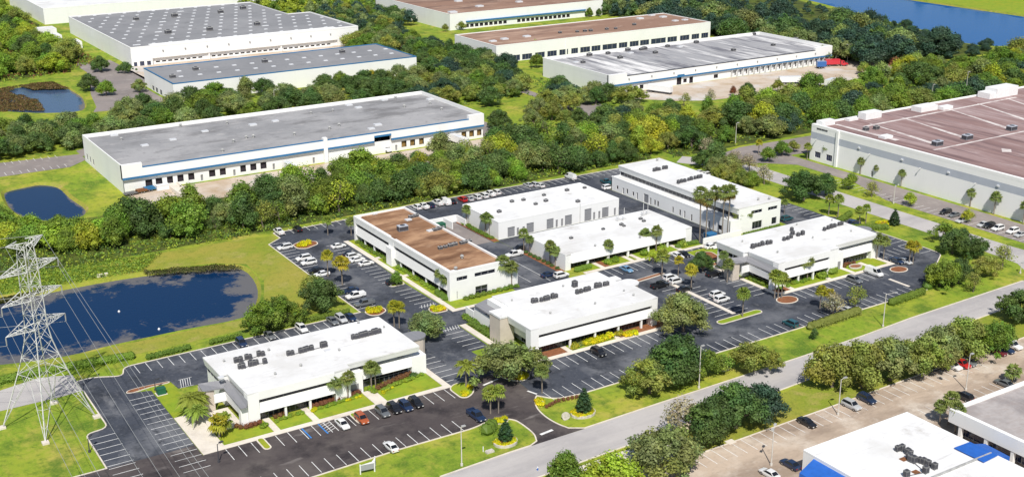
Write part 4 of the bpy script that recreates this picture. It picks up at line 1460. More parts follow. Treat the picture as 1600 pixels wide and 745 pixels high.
# W1 big dark roof with skylights, top left
def warehouse1():
    t = thing('warehouse', 'big dark roofed warehouse dotted with white skylights, second from the top left', 'warehouse', (174.5, 661.5, 0))
    x0, x1, y0, y1, h = 174.5, 310.2, 661.5, 800, 10.6
    ops = [(175.6, 177.4, .1, 2.4, U_BLUE, 'window'), (178.9, 181.3, .1, 2.6, U_BLUE, 'window'), (182.8, 184.9, .1, 2.4, U_BLUE, 'window'), (299.6, 302.1, .1, 2.6, U_BLUE, 'window'), (303.4, 305.6, .1, 2.6, U_BLUE, 'window'), (307.0, 309.2, .1, 2.6, U_BLUE, 'window')]
    mb = MB()
    with_ops(t, mb, fn_front(y0), x0, 186, 0, h, ops[:3], .3)
    with_ops(t, mb, fn_front(y0), 296.6, x1, 0, h, ops[3:], .3)
    facade(mb, fn_left(x0), -y1, -y0, 0, h)
    mb.poly([(x1, y0, 0), (x1, 733, 0), (x1, 733, h), (x1, y0, h)])
    mb.poly([(x1, 733, 0), (295, 733, 0), (295, 733, h), (x1, 733, h)])
    mb.poly([(295, 733, 0), (295, y1, 0), (295, y1, h), (295, 733, h)])
    mb.poly([(295, y1, 0), (x0, y1, 0), (x0, y1, h), (295, y1, h)])
    mb.box(186, 296.6, y0, y0 + 6, 3.6, h)
    mb.poly([(186, y0, 0), (186, y0 + 6, 0), (186, y0 + 6, 3.6), (186, y0, 3.6)])
    mb.poly([(296.6, y0, 0), (296.6, y0, 3.6), (296.6, y0 + 6, 3.6), (296.6, y0 + 6, 0)])
    dk = []
    xs = [188 + i * 3.42 for i in range(8)] + [219.6 + i * 3.42 for i in range(12)] + [262.7 + i * 3.42 for i in range(9)]
    dk = [(a, a + 2.3, .9, 1.7, U_DOCK, 'dock_door') for a in xs]
    with_ops(t, mb, fn_front(y0 + 1.3), 186, 296.6, 0, 3.6, dk, .3)
    mb.obj('wall', 'white_wall', t)
    for a in (217.6, 260.6):
        block(t, a, a + .8, y0 + .3, y0 + 1.3, 0, 3.6, 'fin_wall')
    roof_slab(t, [(x0, y0), (x1, y0), (x1, 733), (295, 733), (295, y1), (x0, y1)], h - .5, 'roof_dark', .2)
    mb = MB()
    mb.box(x0 - .03, 187, y0 - .03, y0 + .5, h - .7, h + .03)
    mb.box(187, x1 + .03, y0 - .06, y0 + 1.6, h - .7, h + .05)
    mb.box(x0 - .03, x0 + .5, y0 + .5, y1, h - .7, h + .03)
    mb.box(x1 - .5, x1 + .03, y0 + 1.6, 733, h - .7, h + .03)
    mb.box(x0 + .5, 295, y1 - .5, y1, h - .7, h + .03)
    mb.obj('parapet', 'white_wall', t)
    for i in range(14):
        for j in range(11):
            x, y = x0 + 6 + i * 9.4 + (4.7 if j % 2 else 0), y0 + 9 + j * 12.6
            if x > 292 and y > 728 or x > 308:
                continue
            inst('skylight', SKY_ME, t, (x, y, h - .5), 0, (.85 + (.9 if (i * 7 + j * 3) % 23 == 0 else 0), .95, 1))
    kit(t, AC_BIG, 'air_conditioner', [(263, 53), (213, 32), (273, 27), (328, 48), (345, 21), (402, 40), (380, 15)], h - .5, 1.6)
    for i in range(9):
        x = 192 + i * 12.5
        inst('wall_lamp', VENT_ME, t, (x, y0 - .3, 7.0), 0, (1, 1, 1))
    return t


W1 = warehouse1()


def warehouse2():
    x0, x1, y0, y1, h = 165.5, 295.0, 559.2, 606.5, 9.2
    left = [(-594.6, -590.8, 0.1, 2.5, U_BLUE, 'window'), (-589, -585, 0.1, 2.5, U_BLUE, 'window'), (-582, -578.2, .1, 2.6, U_BLUE, 'window')]
    front = [(271.7, 274.6, .1, 2.6, U_BLUE, 'window'), (285.2, 287.9, .1, 2.9, U_BLUE, 'window')]
    t = box_house('warehouse', 'low dark roofed warehouse with a single pattern of skylights, in front of the biggest one', x0, x1, y0, y1, h, 'roof_dark', front, left, .35, 'blue_metal')
    for i in range(13):
        for j in range(2):
            inst('skylight', SKY_ME, t, (x0 + 9 + i * 9.5 + j * 3.5, y0 + 16 + j * 14, h - .35), 0, (.9, 1.1, 1))
    kit(t, AC_BIG, 'air_conditioner', [(270, 122), (306, 110), (414, 98), (535, 83)], h - .35, 1.3)
    return t


W2 = warehouse2()
W0 = box_house('warehouse', 'white roofed warehouse cut by the top left edge of the picture', 169.0, 335, 846, 960, 10.6, 'white_roof', (), (), .5, 'white_wall')


def warehouse5():
    t = thing('warehouse', 'white warehouse with streaked grey roof and a long row of truck docks', 'warehouse', (346, 459, 0))
    x0, x1, y0, y1, h = 346.0, 496.8, 459.0, 516, 9.8
    ops = []
    for (a, b) in ((349.6, 352.2), (353.6, 356), (357.6, 360.1), (361.6, 364.0), (365.4, 367.8), (393.1, 395.4), (413.2, 416.1)):
        ops.append((a, b, .8, 2.8, U_DOCK, 'dock_door'))
    ops.append((388.8, 391.9, .1, 4.0, U_DOCK, 'dock_door'))
    ops.append((397.0, 399.5, .1, 3.4, U_DOCK, 'dock_door'))
    for i in range(18):
        a = 425.4 + i * 3.92
        ops.append((a, a + 2.9, .9, 3.4, U_DOCKW, 'dock_door'))
    mb = MB()
    with_ops(t, mb, fn_front(y0 + .8), x0, x1, 0, 4.3, ops, .45)
    facade(mb, fn_left(x0), -y1, -y0 - .82, 0, h)
    mb.poly([(x1, y0 + .8, 0), (x1, y1, 0), (x1, y1, h), (x1, y0 + .8, h)])
    mb.poly([(x1, y1, 0), (x0, y1, 0), (x0, y1, h), (x1, y1, h)])
    mb.obj('wall', 'white_wall', t)
    mb = MB()
    mb.box(x0, x1, y0, y0 + 1.5, 4.3, 8.3)
    mb.box(x0, 356.8, y0, y0 + 1.5, 8.3, h)
    mb.box(484, x1, y0, y0 + 1.5, 8.3, h)
    mb.obj('upper_wall', 'white_wall', t)
    mb = MB()
    mb.box(x0, x1 + .2, y0 - .08, y0 + .3, 4.1, 4.85)
    mb.box(388.4, 393, y0 - .1, y0 + .3, 4.9, 5.5)
    mb.obj('blue_band', 'blue_metal', t)
    mb = MB()
    for i in range(19):
        a = 425.4 + i * 3.92 - .55
        mb.box(a - .22, a + .22, y0 - .05, y0 + .5, 0, 4.1)
    mb.obj('dock_fins', 'galv', t)
    roof_slab(t, rect(x0 + .3, x1 - .3, y0 + 1.2, y1 - .3), 8.3, 'roof_streak', .2)
    mb = MB()
    mb.box(x0 - .03, x0 + .5, y0 + 1.5, y1, 8.0, h + .03)
    mb.box(x1 - .5, x1 + .03, y0 + 1.5, y1, 8.0, h + .03)
    mb.box(x0 + .5, x1 - .5, y1 - .5, y1 + .03, 8.0, 9.0)
    mb.obj('parapet', 'white_wall', t)
    mb = MB()
    mb.box(356.8, 484, y0 - .02, y0 + 1.2, 8.2, 8.45)
    mb.obj('gutter', 'dark_metal', t)
    kit(t, AC_BIG, 'air_conditioner', [(921, 88), (950, 85), (911, 99), (969, 92), (1024, 84), (1043, 74), (1007, 78), (981, 80), (1002, 79), (1088, 68), (1146, 80), (1208, 72), (1178, 55), (1155, 57), (1243, 63)], 8.3, 1.15)
    kit(t, HATCH_ME, 'roof_hatch', [(1062, 74), (985, 83.5), (900, 98)], 8.3, 1.6)
    for i in range(10):
        inst('wall_lamp', VENT_ME, t, (358 + i * 14, y0 - .25, 6.4), 0, (.9, .9, .9))
    return t


W5 = warehouse5()


def warehouse4():
    x0, x1, y0, y1, h = 345.0, 499.0, 560.5, 606, 9.7
    front = []
    for (a, b) in ((345.9, 352.3), (354, 360.5), (361.9, 368.5), (370.5, 377), (378.8, 385.2), (387, 393), (395.2, 399.9), (401.5, 408.4), (409.4, 415.8), (417.3, 427.7), (429.1, 435.3), (437.1, 443.7), (444.8, 451.5), (453, 464.2), (465.5, 472.8), (475, 482.5), (484.3, 490.3), (492, 497.5)):
        front.append((a, b, .3, 3.4, U_BLUE, 'window'))
    left = [(-577.8, -575.2, .6, 3.3, U_BLUE, 'window'), (-572.8, -569.8, .6, 3.3, U_BLUE, 'window'), (-568, -565, .6, 3.1, U_BLUE, 'window')]
    t = box_house('warehouse', 'brown roofed white building with blue office windows behind the streaked roof warehouse', x0, x1, y0, y1, h, 'roof_brown_far', front, left, .35)
    kit(t, HATCH_ME, 'roof_hatch', [(770, 65.5), (788, 62), (823, 58), (1018, 25), (1036, 27.5), (1055, 33.5), (1070, 32), (1000, 30)], h - .35, 2.0)
    kit(t, AC_BIG, 'air_conditioner', [(875, 52.5), (902, 51), (914, 50), (923, 49.5), (948, 47), (962, 46), (991, 40)], h - .35, .95)
    for x in (391.6, 474.6):
        block(t, x - .4, x + .4, y0 - .25, y0 + .2, 0, 9.7, 'pilaster')
    return t


W4 = warehouse4()


def warehouse4b():
    x0, x1, y0, y1, h = 380.3, 501.0, 673.8, 780, 10.4
    front = [(388 + i * 3.6, 390.6 + i * 3.6, .9, 3.0, U_DOCK, 'dock_door') for i in range(24) if i not in (10, 11)]
    front += [(486, 488.5, .6, 3.2, U_BLUE, 'window'), (490, 492.6, .6, 3.2, U_BLUE, 'window')]
    t = box_house('warehouse', 'brown roofed warehouse at the top edge with a blue stripe under its eaves', x0, x1, y0, y1, h, 'roof_brown_far', front, (), .35)
    mb = MB()
    mb.box(392, 486, y0 - 1.2, y0 - .02, 4.4, 5.2)
    mb.obj('blue_band', 'blue_metal', t)
    kit(t, HATCH_ME, 'roof_hatch', [(707, 20.5), (749, 11), (716, 3), (811, 4)], h - .35, 2.6)
    return t


W4B = warehouse4b()


def warehouse6():
    t = thing('warehouse', 'large maroon roofed warehouse with grey banded wall along the side road', 'warehouse', (340.5, 200, 0))
    x0, x1, y0, y1, h = 340.5, 520.0, 150.0, 321.8, 14.0
    left = [(-319.2, -316.2, 1.4, 3.7, U_BLUE, 'window'), (-313.3, -310.3, 1.4, 3.8, U_BLUE, 'window'), (-291, -290, .1, 2.3, U_DOOR, 'door')]
    mb = MB()
    fl = fn_left(x0)
    with_ops(t, mb, fl, -y1, -y0, 0, 8.4, left, .3)
    facade(mb, fl, -y1, -y0, 11.0, h)
    mb.poly([(x1, y1, 0), (x0, y1, 0), (x0, y1, h), (x1, y1, h)])
    mb.poly([(x0, y0, 0), (x1, y0, 0), (x1, y0, h), (x0, y0, h)])
    mb.poly([(x1, y0, 0), (x1, y1, 0), (x1, y1, h), (x1, y0, h)])
    mb.obj('wall', 'white_wall', t)
    mb = MB()
    facade(mb, fl, -y1, -y0, 8.4, 11.0)
    mb.obj('grey_band', 'wall_grey', t)
    roof_slab(t, rect(x0 + .3, x1, y0, y1 - .3), 13.3, 'roof_maroon', .2)
    mb = MB()
    mb.box(x0 - .03, x0 + 1.3, y0, y1 + .03, 13.0, h + .05)
    mb.box(x0 + 1.3, x1, y1 - .5, y1 + .03, 13.0, h - .25)
    mb.obj('parapet', 'white_wall', t)
    # pale drainage strips and walkways on the roof
    zs = 13.3
    def strip(p, q, w0, w1, z):
        a, b = Vector(p), Vector(q)
        d = (b - a).normalized()
        n = Vector((-d.y, d.x))
        m = MB()
        m.prism([tuple(a - n * w0), tuple(b - n * w1), tuple(b + n * w1), tuple(a + n * w0)], 13.1, z)
        m.obj('roof_strip', 'roof_pale', t)
    for k, x in enumerate((355.5, 372.0, 397.8, 414.0, 431.0)):
        strip((x + 1, 276), (x + 6 + k * 2, 312), 1.2, .3, zs + .02 + .003 * k)
    strip((349, 271.2), (450, 271.2), .5, .5, zs + .045)
    strip((356, 309.5), (450, 311), .7, .5, zs + .05)
    strip((349.5, 318.0), (349.5, 288), .8, 1.2, zs + .06)
    strip((369, 258), (371, 255.5), 2.5, 2.0, zs + .055)
    for (x, y) in ((355.5, 275), (372.0, 275), (397.7, 275), (425, 275)):
        inst('air_conditioner', AC_XL, t, (x, y, zs + .05), 0, (.9, .9, .8))
    for (x, y) in ((351.2, 304.5), (356.1, 303.8)):
        inst('air_conditioner', AC_BIG, t, (x, y, zs + .05), 0, (1, 1, 1.1))
    for (x, y, w, d, hh) in ((349, 293, 4.5, 3, .9), (369, 318.6, 9, 4, 2.6), (345.5, 319.5, 7, 3, 2.0), (398, 316, 10, 5, 2.0), (407, 313, 6, 3, 1.2), (448, 317, 14, 6, 4.0), (441, 317.5, 8, 6, 2.4), (360, 319.8, 5, 2.5, .9)):
        block(t, x - w / 2, x + w / 2, y - d / 2, y + d / 2, 13.1, 13.3 + hh, 'rooftop_room', 'white_plain')
    for y in (318.6, 292, 269, 246, 223):
        mb = MB()
        mb.tube((x0 - .25, y, 8.6), (x0 - 1.0, y, 8.7), .12)
        mb.tube((x0 - 1.0, y, 8.7), (x0 - 1.15, y, 8.3), .25, .2)
        mb.obj('wall_lamp', 'galv', t)
    block(t, x0 - .5, x0 - .02, 307.6, 308.8, 0, 13.9, 'pilaster')
    for y in (297.5, 277.5, 257.4, 237.6):
        inst('wall_lamp', HATCH_ME, t, (x0 - .2, y, 9.4), 0, (.25, .6, 1.6))
    txt = MB()
    z = 13.0
    y = 319.0
    for w in (.5, .45, .5, .4, .5, .45, .4, .5, .45):
        txt.box(x0 - .12, x0 - .03, y - w, y, z - .55, z)
        y -= .62
    txt.obj('sign_letters', 'dark_metal', t)
    return t


W6 = warehouse6()


# ------------------------------------------------------------------ buildings at the bottom right
def shop_p():
    t = thing('commercial_building', 'white roofed building with bright blue awnings at the bottom right edge', 'building', (163, 149, 0))
    x0, x1, y0, y1, h = 163.0, 193.3, 96, 149.6, 5.0
    left = [(-146.5 + i * 4, -143.6 + i * 4, .3, 2.9, U_WIN2, 'window') for i in range(6)]
    shell(t, x0, x1, y0, y1, h, (), left, 'white_wall', 'white_roof', .18, .3)
    mb = MB()
    for (p) in ([(158.0, 138.0), (163.0, 138.0), (163.0, 146.8), (158.0, 145.6)],):
        mb.prism(p, 2.5, [3.3, 4.3, 4.3, 3.3], bottom=True)
    mb.obj('awning', 'blue_fabric', t)
    mb = MB()
    mb.prism([(193.35, 127.2), (197.6, 127.4), (198.0, 133.5), (193.35, 133.8)], 2.6, [4.6, 3.4, 3.4, 4.6], bottom=True)
    mb.prism([(188.6, 126.9), (193.3, 127.2), (193.3, 133.8), (188.5, 133.8)], 5.05, [5.2, 5.1, 5.1, 5.2], bottom=True)
    mb.obj('awning', 'blue_fabric', t)
    mb = MB()
    mb.box(163.5, 193, 128.4, 128.7, 4.8, 5.25)
    mb.obj('roof_joint', 'ac_light', t)
    ac_rows(t, [(1402, 704), (1409, 703), (1418, 709), (1422, 711), (1423, 720), (1428, 722), (1437, 722), (1443, 724), (1450, 727), (1460, 732)], 4.85, .95)
    ac_rows(t, [(1416, 744), (1446, 738), (1420, 716)], 4.85, 1.0)
    mb = MB()
    for (u, v) in ((1431, 737), (1412, 717)):
        x, y = at(u, v, 4.85)
        mb.box(x - .7, x + .7, y - .6, y + .6, 4.8, 4.95)
    mb.obj('rust_tray', 'rust', t)
    return t


shop_p()


def shop_q():
    t = thing('commercial_building', 'building with dark stained roof and dark ground floor windows in the bottom right corner', 'building', (200.4, 144.4, 0))
    x0, x1, y0, y1, h = 200.4, 262, 80, 144.5, 6.0
    mb = MB()
    mb.section([(0, 3.0), (0, h), (1.0, h), (1.0, 3.0)], fn_left(x0), -y1, -y0)
    mb.section([(0, 3.0), (0, h), (.9, h), (.9, 3.0)], lambda s, d, z: (s, y1 - d, z), x0 + 1.0, x1)
    mb.obj('upper_wall', 'white_wall', t)
    mb = MB()
    mb.box(x0 + 2.2, x1, y0, y1 - 2.0, 0, 5.2)
    mb.obj('wall', 'white_wall', t)
    for i in range(16):
        a = -y1 + 2.2 + i * 2.9
        fill(t, fn_left(x0), a, a + 2.75, .2, 3.0, U_BLUE, 'window', 2.1)
    for i in range(7):
        y = 141.5 - i * 6.3
        block(t, x0 + .1, x0 + .9, y - .35, y + .35, 0, 3.0, 'column')
    roof_slab(t, rect(x0 + .9, x1, y0, y1 - .8), 5.5, 'roof_stain', .2)
    return t


shop_q()

# houses beyond the wood, near the lake, and a distant shed
for (x, y, w, d, nm, lb) in ((556, 560, 22, 12, 'house', 'grey roofed house among trees left of the lake'), (575, 545, 14, 10, 'house', 'small pale roofed house right beside the grey roofed one by the lake')):
    t = thing(nm, lb, 'house', (x, y, 0))
    mb = MB()
    mb.box(x - w / 2, x + w / 2, y - d / 2, y + d / 2, 0, 3)
    mb.obj('wall', 'beige', t)
    mb = MB()
    mb.v = [(x - w / 2 - .5, y - d / 2 - .5, 3), (x + w / 2 + .5, y - d / 2 - .5, 3), (x + w / 2 + .5, y + d / 2 + .5, 3), (x - w / 2 - .5, y + d / 2 + .5, 3), (x - w / 2 + 3, y, 6), (x + w / 2 - 3, y, 6)]
    mb.f = [(0, 1, 5, 4), (1, 2, 5), (2, 3, 4, 5), (3, 0, 4)]
    mb.mi = [0] * 4
    mb.obj('roof', 'roof_grey', t)
t = thing('storage_shed', 'small white flat roofed shed among trees at the top edge', 'shed', (322, 745, 0))
shell(t, 318, 338, 742, 756, 5, (), (), 'white_wall', 'white_roof', .2)
for (x, y, w, d, lb) in ((158, 770, 9, 3, 'white container beside the big warehouse wall, nearest the trees'), (163, 740, 8, 4, 'white container beside the big warehouse wall, nearest the yard'), (160, 800, 12, 4, 'grey roofed shelter at the far end of the big warehouse wall')):
    t = thing('storage_container', lb, 'container', (x, y, 0))
    shell(t, x - w / 2, x + w / 2, y - d / 2, y + d / 2 + 8, 4.0, (), (), 'white_wall', 'white_roof', .1, .2)
# ------------------------------------------------------------------ vehicles
def loft(mb, st, mi=0):
    """st: list of (x, [(y,z) half section from bottom centre outwards to top centre]) -> closed skin"""
    n = len(st[0][1])
    rings = []
    for x, sec in st:
        ring = [(x, y, z) for y, z in sec] + [(x, -y, z) for y, z in reversed(sec)]
        k = len(mb.v)
        mb.v += ring
        rings.append(k)
    m2 = 2 * n
    for a, b in zip(rings[:-1], rings[1:]):
        for i in range(m2):
            j = (i + 1) % m2
            mb.f.append((a + i, b + i, b + j, a + j))
            mb.mi.append(mi)
    mb.f.append(tuple(rings[0] + i for i in range(m2)))
    mb.mi.append(mi)
    mb.f.append(tuple(rings[-1] + i for i in reversed(range(m2))))
    mb.mi.append(mi)


def hull(mb, prof, w):
    """prof: (x, zbottom, ztop, widthfactor)"""
    st = []
    for x, zb, zt, f in prof:
        hw = w / 2 * f
        zm = zb + (zt - zb) * .55
        st.append((x, [(0.02, zb), (hw * .92, zb), (hw, zm), (hw * .95, zt - .04), (hw * .86, zt), (0.02, zt + .02)]))
    loft(mb, st)


def wheel_mesh():
    mb = MB()
    mb.tube((0, -.11, 0), (0, .11, 0), .34, .34, 12, 0)
    mb.tube((0, -.125, 0), (0, .125, 0), .2, .2, 8, 1)
    return mb.mesh('wheel', ['tyre', 'hub'])


WHEEL = wheel_mesh()
CAR_KIND = {}


def car_kind(kind, L, W, prof, cab, wheels, bed=None, glass_rear=True):
    """cab: (x_rear_base, x_rear_top, x_front_top, x_front_base, z_belt, z_roof)"""
    parts = {}
    mb = MB()
    hull(mb, prof, W)
    xr, xrt, xft, xf, zb, zr = cab
    hb, ht = W / 2 * .90, W / 2 * .74
    b = [(xr, -hb, zb), (xf, -hb, zb), (xf, hb, zb), (xr, hb, zb)]
    tp = [(xrt, -ht, zr), (xft, -ht, zr), (xft, ht, zr), (xrt, ht, zr)]
    k = len(mb.v)
    mb.v += b + tp
    for q in ((4, 5, 6, 7), (0, 1, 5, 4), (1, 2, 6, 5), (2, 3, 7, 6), (3, 0, 4, 7)):
        mb.f.append(tuple(k + i for i in q))
        mb.mi.append(0)
    # crowned roof skin
    mb.box(xrt + .08, xft - .08, -ht + .06, ht - .06, zr, zr + .035)
    if bed:
        x0, x1, zb0 = bed
        mb.box(x0, x1, -W / 2 * .95, -W / 2 * .80, zb0, zb0 + .42)
        mb.box(x0, x1, W / 2 * .80, W / 2 * .95, zb0, zb0 + .42)
        mb.box(x0, x0 + .1, -W / 2 * .80, W / 2 * .80, zb0, zb0 + .40)
    parts['body'] = mb.mesh('body', 'car')

    def pane(q, name, inset=.1, out=.02):
        p = [Vector(v) for v in q]
        c = sum(p, Vector()) / 4
        n = (p[1] - p[0]).cross(p[3] - p[0]).normalized()
        r = [v + (c - v) * inset + n * out for v in p]
        m = MB()
        m.poly(r)
        m.poly([v - n * .015 for v in reversed(r)])
        return m.mesh(name, 'car_glass')
    B, T = b, tp
    parts['windshield'] = pane([B[1], B[2], T[2], T[1]], 'windshield', .09)
    if glass_rear:
        parts['rear_window'] = pane([B[3], B[0], T[0], T[3]], 'rear_window', .14)
        parts['side_window.r'] = pane([B[0], B[1], T[1], T[0]], 'side_window', .1)
        parts['side_window.l'] = pane([B[2], B[3], T[3], T[2]], 'side_window', .1)
    else:
        f = .68
        lerp = lambda p, q, t: tuple(Vector(p).lerp(Vector(q), t))
        parts['side_window.r'] = pane([lerp(B[0], B[1], f), B[1], T[1], lerp(T[0], T[1], f)], 'side_window', .14)
        parts['side_window.l'] = pane([B[2], lerp(B[3], B[2], f), lerp(T[3], T[2], f), T[2]], 'side_window', .14)
    lm = MB()
    xe = prof[-1][0]
    lm.box(xe - .12, xe + .012, -.18, .18, -.09, .09)
    parts['headlight'] = lm.mesh('headlight', 'lamp_clear')
    rm = MB()
    rm.box(prof[0][0] - .012, prof[0][0] + .12, -.13, .13, -.13, .13)
    parts['tail_light'] = rm.mesh('tail_light', 'lamp_red')
    CAR_KIND[kind] = (parts, W, prof, wheels)


car_kind('sedan', 4.75, 1.82, [(-2.38, .42, .88, .80), (-2.28, .28, 1.0, .90), (-1.6, .24, 1.03, .98), (0, .22, .96, 1.0), (.95, .22, .94, 1.0), (1.8, .25, .84, .97), (2.25, .28, .74, .88), (2.37, .40, .66, .76)],
         (-1.85, -1.0, .35, 1.15, .98, 1.44), (-1.42, 1.42))
car_kind('suv', 4.7, 1.92, [(-2.35, .5, 1.05, .86), (-2.28, .32, 1.15, .94), (-1.5, .28, 1.14, 1.0), (0, .27, 1.10, 1.0), (.95, .28, 1.08, 1.0), (1.85, .3, .98, .97), (2.25, .34, .88, .88), (2.35, .48, .78, .78)],
         (-2.26, -1.85, .45, 1.2, 1.10, 1.74), (-1.42, 1.45))
car_kind('pickup', 5.7, 1.98, [(-2.85, .55, .95, .92), (-2.78, .42, .98, .97), (-1.2, .38, .98, 1.0), (-.9, .36, 1.12, 1.0), (1.2, .36, 1.12, 1.0), (2.2, .38, 1.06, .98), (2.7, .42, .98, .92), (2.82, .55, .85, .82)],
         (-.95, -.72, .75, 1.45, 1.10, 1.84), (-1.85, 1.75), bed=(-2.80, -1.0, .98))
car_kind('van', 5.7, 2.05, [(-2.85, .5, 1.2, .95), (-2.8, .35, 1.3, .98), (0, .32, 1.3, 1.0), (1.6, .34, 1.25, 1.0), (2.3, .36, 1.1, .96), (2.75, .4, .95, .86), (2.85, .5, .85, .76)],
         (-2.8, -2.68, 1.15, 2.0, 1.26, 2.25), (-1.75, 1.85), glass_rear=False)

CAR_COL = {'white': (.78, .78, .77), 'silver': (.48, .49, .50), 'grey': (.14, .15, .16), 'black': (.014, .014, .016), 'navy': (.015, .03, .075), 'red': (.45, .02, .02), 'orange': (.42, .10, .03), 'light blue': (.16, .32, .50),
           'maroon': (.14, .02, .025), 'teal': (.02, .09, .11), 'blue': (.03, .10, .30)}
CAR_NAME = {'sedan': 'parked_car', 'suv': 'parked_suv', 'pickup': 'pickup_truck', 'van': 'parked_van'}
CAR_CAT = {'sedan': 'car', 'suv': 'SUV', 'pickup': 'pickup', 'van': 'van'}


def car(kind, col, x, y, heading, label, group=None):
    parts, W, prof, wheels = CAR_KIND[kind]
    t = thing(CAR_NAME[kind], label, CAR_CAT[kind], (x, y, 0.045), group)
    t.rotation_euler = (0, 0, heading)
    c = CAR_COL[col]
    v = R.uniform(.9, 1.08)

    def put(nm, me, loc=(0, 0, 0), color=None):
        o = bpy.data.objects.new(nm, me)
        COL.objects.link(o)
        o.parent = t
        o.location = loc
        if color:
            o.color = (*color, 1)
    put('body', parts['body'], (0, 0, 0), tuple(min(.82, q * v) for q in c))
    for k in ('windshield', 'rear_window', 'side_window.r', 'side_window.l'):
        if k in parts:
            put(k.split('.')[0], parts[k])
    for xw in wheels:
        for s in (-1, 1):
            put('wheel', WHEEL, (xw, s * (W / 2 - .1), .34))
    ze = (prof[-1][1] + prof[-1][2]) / 2 + .05
    zr = (prof[0][1] + prof[0][2]) / 2 + .08
    for s in (-1, 1):
        put('headlight', parts['headlight'], (0, s * W * .28, ze))
        put('tail_light', parts['tail_light'], (0, s * W * .33, zr))
    return t


def cars(lst, axis, row):
    """lst: (u, v, kind, colour, [snap]) in picture order left to right"""
    n = len(lst)
    for i, it in enumerate(lst):
        u, v, kind, col = it[:4]
        x, y = at(u, v, .8)
        hd = {'y+': math.pi / 2, 'y-': -math.pi / 2, 'x+': 0, 'x-': math.pi}[it[4] if len(it) > 4 else axis]
        pos = 'only car' if n == 1 else ('%s from left' % ORD[i])
        kn = {'sedan': 'car', 'suv': 'SUV', 'pickup': 'pickup', 'van': 'van'}[kind]
        if n == 1:
            lb = '%s %s parked %s' % (col, kn, row)
        else:
            lb = '%s %s, %s, %s' % (col, kn, pos, row)
        car(kind, col, x, y, hd + R.uniform(-.03, .03), lb, 'parked vehicles')


P4 = lambda c, r, x, y: ((c - 1) * 400 + x / (4 if r < 4 else 3.985), (r - 1) * 186 + y / (4 if r < 4 else 3.985))


def T(r, c, x, y, *a):
    u, v = P4(c, r, x, y)
    return (u, v) + a


cars([T(4, 2, 538, 410, 'sedan', 'white', 'y-'), T(4, 2, 657, 378, 'suv', 'orange', 'y-'), T(4, 2, 788, 336, 'suv', 'grey', 'y-'), T(4, 2, 860, 314, 'suv', 'black', 'y-'),
      T(4, 2, 930, 300, 'suv', 'navy', 'y-'), T(4, 2, 995, 279, 'suv', 'black', 'y-')], 'y-', 'along the kerb before the front lawns')
cars([T(4, 2, 840, 550, 'sedan', 'white', 'y+')], 'y+', 'alone in the row nearest the main road')
cars([T(4, 2, 1372, 360, 'pickup', 'navy', 'y-')], 'y-', 'under the palms beside the entrance drive')
cars([T(3, 1, 1508, 650, 'suv', 'navy', 'y-'), T(3, 2, 85, 603, 'sedan', 'grey', 'y-'), T(3, 2, 285, 560, 'suv', 'white', 'y-'), T(3, 2, 478, 512, 'sedan', 'grey', 'y-'), T(3, 2, 532, 500, 'suv', 'silver', 'y-'),
      T(3, 2, 592, 490, 'sedan', 'navy', 'y-')], 'y-', 'behind the white office, against the pond hedge')
cars([T(3, 2, 180, 54, 'suv', 'white', 'x-'), T(3, 2, 297, 122, 'suv', 'white', 'x-'), T(3, 2, 330, 148, 'suv', 'white', 'x-'), T(3, 2, 372, 196, 'sedan', 'black', 'x-'), T(3, 2, 410, 220, 'sedan', 'white', 'x-'),
      T(3, 2, 590, 322, 'sedan', 'navy', 'x-'), T(3, 2, 622, 356, 'pickup', 'white', 'x-'), T(3, 2, 678, 404, 'pickup', 'grey', 'x-')], 'x-', 'along the grass edge of the pond meadow')
cars([T(3, 2, 515, 45, 'sedan', 'white', 'x+'), T(3, 2, 590, 95, 'sedan', 'black', 'x+'), T(3, 2, 610, 110, 'suv', 'white', 'x+'), T(3, 2, 632, 130, 'sedan', 'white', 'x+'), T(3, 2, 688, 153, 'sedan', 'white', 'x+')], 'x+', 'along the brown roofed office')
cars([T(3, 2, 862, 272, 'suv', 'black', 'x+')], 'x+', 'beside the small tree island by the brown roofed office')
cars([T(2, 2, 142, 702, 'pickup', 'white', 'y+'), T(2, 2, 258, 685, 'suv', 'black', 'y+')], 'y+', 'at the wood edge left of the brown roof')
cars([T(2, 2, 1005, 548, 'suv', 'white', 'y+'), T(2, 2, 1046, 543, 'pickup', 'white', 'y+'), T(2, 2, 1085, 537, 'suv', 'navy', 'y+'), T(2, 2, 1135, 522, 'pickup', 'white', 'y+'), T(2, 2, 1182, 518, 'van', 'white', 'y+'),
      T(2, 2, 1222, 512, 'sedan', 'black', 'y+')], 'y+', 'behind the brown roof, against the wood')
cars([T(2, 2, 1290, 500, 'suv', 'red', 'y+'), T(2, 2, 1332, 496, 'sedan', 'silver', 'y+'), T(2, 2, 1377, 486, 'suv', 'white', 'y+'), T(2, 2, 1422, 477, 'suv', 'white', 'y+'), T(2, 2, 1462, 466, 'pickup', 'white', 'y+'),
      T(2, 2, 1500, 456, 'suv', 'white', 'y+')], 'y+', 'behind the workshop, near the red one')
cars([T(2, 3, 100, 408, 'sedan', 'silver', 'y+'), T(2, 3, 138, 408, 'suv', 'silver', 'y+'), T(2, 3, 175, 412, 'sedan', 'white', 'y+'), T(2, 3, 365, 362, 'van', 'white', 'y+')], 'y+', 'behind the workshop, right of the shrubs')
cars([T(2, 3, 588, 392, 'pickup', 'teal', 'y+'), T(2, 3, 600, 425, 'suv', 'white', 'x+')], 'y+', 'at the far left corner of the long building')
cars([(803.5, 396.5, 'pickup', 'white', 'x-'), (812, 387.5, 'suv', 'black', 'x-')], 'x-', 'between the brown roof and the low office')
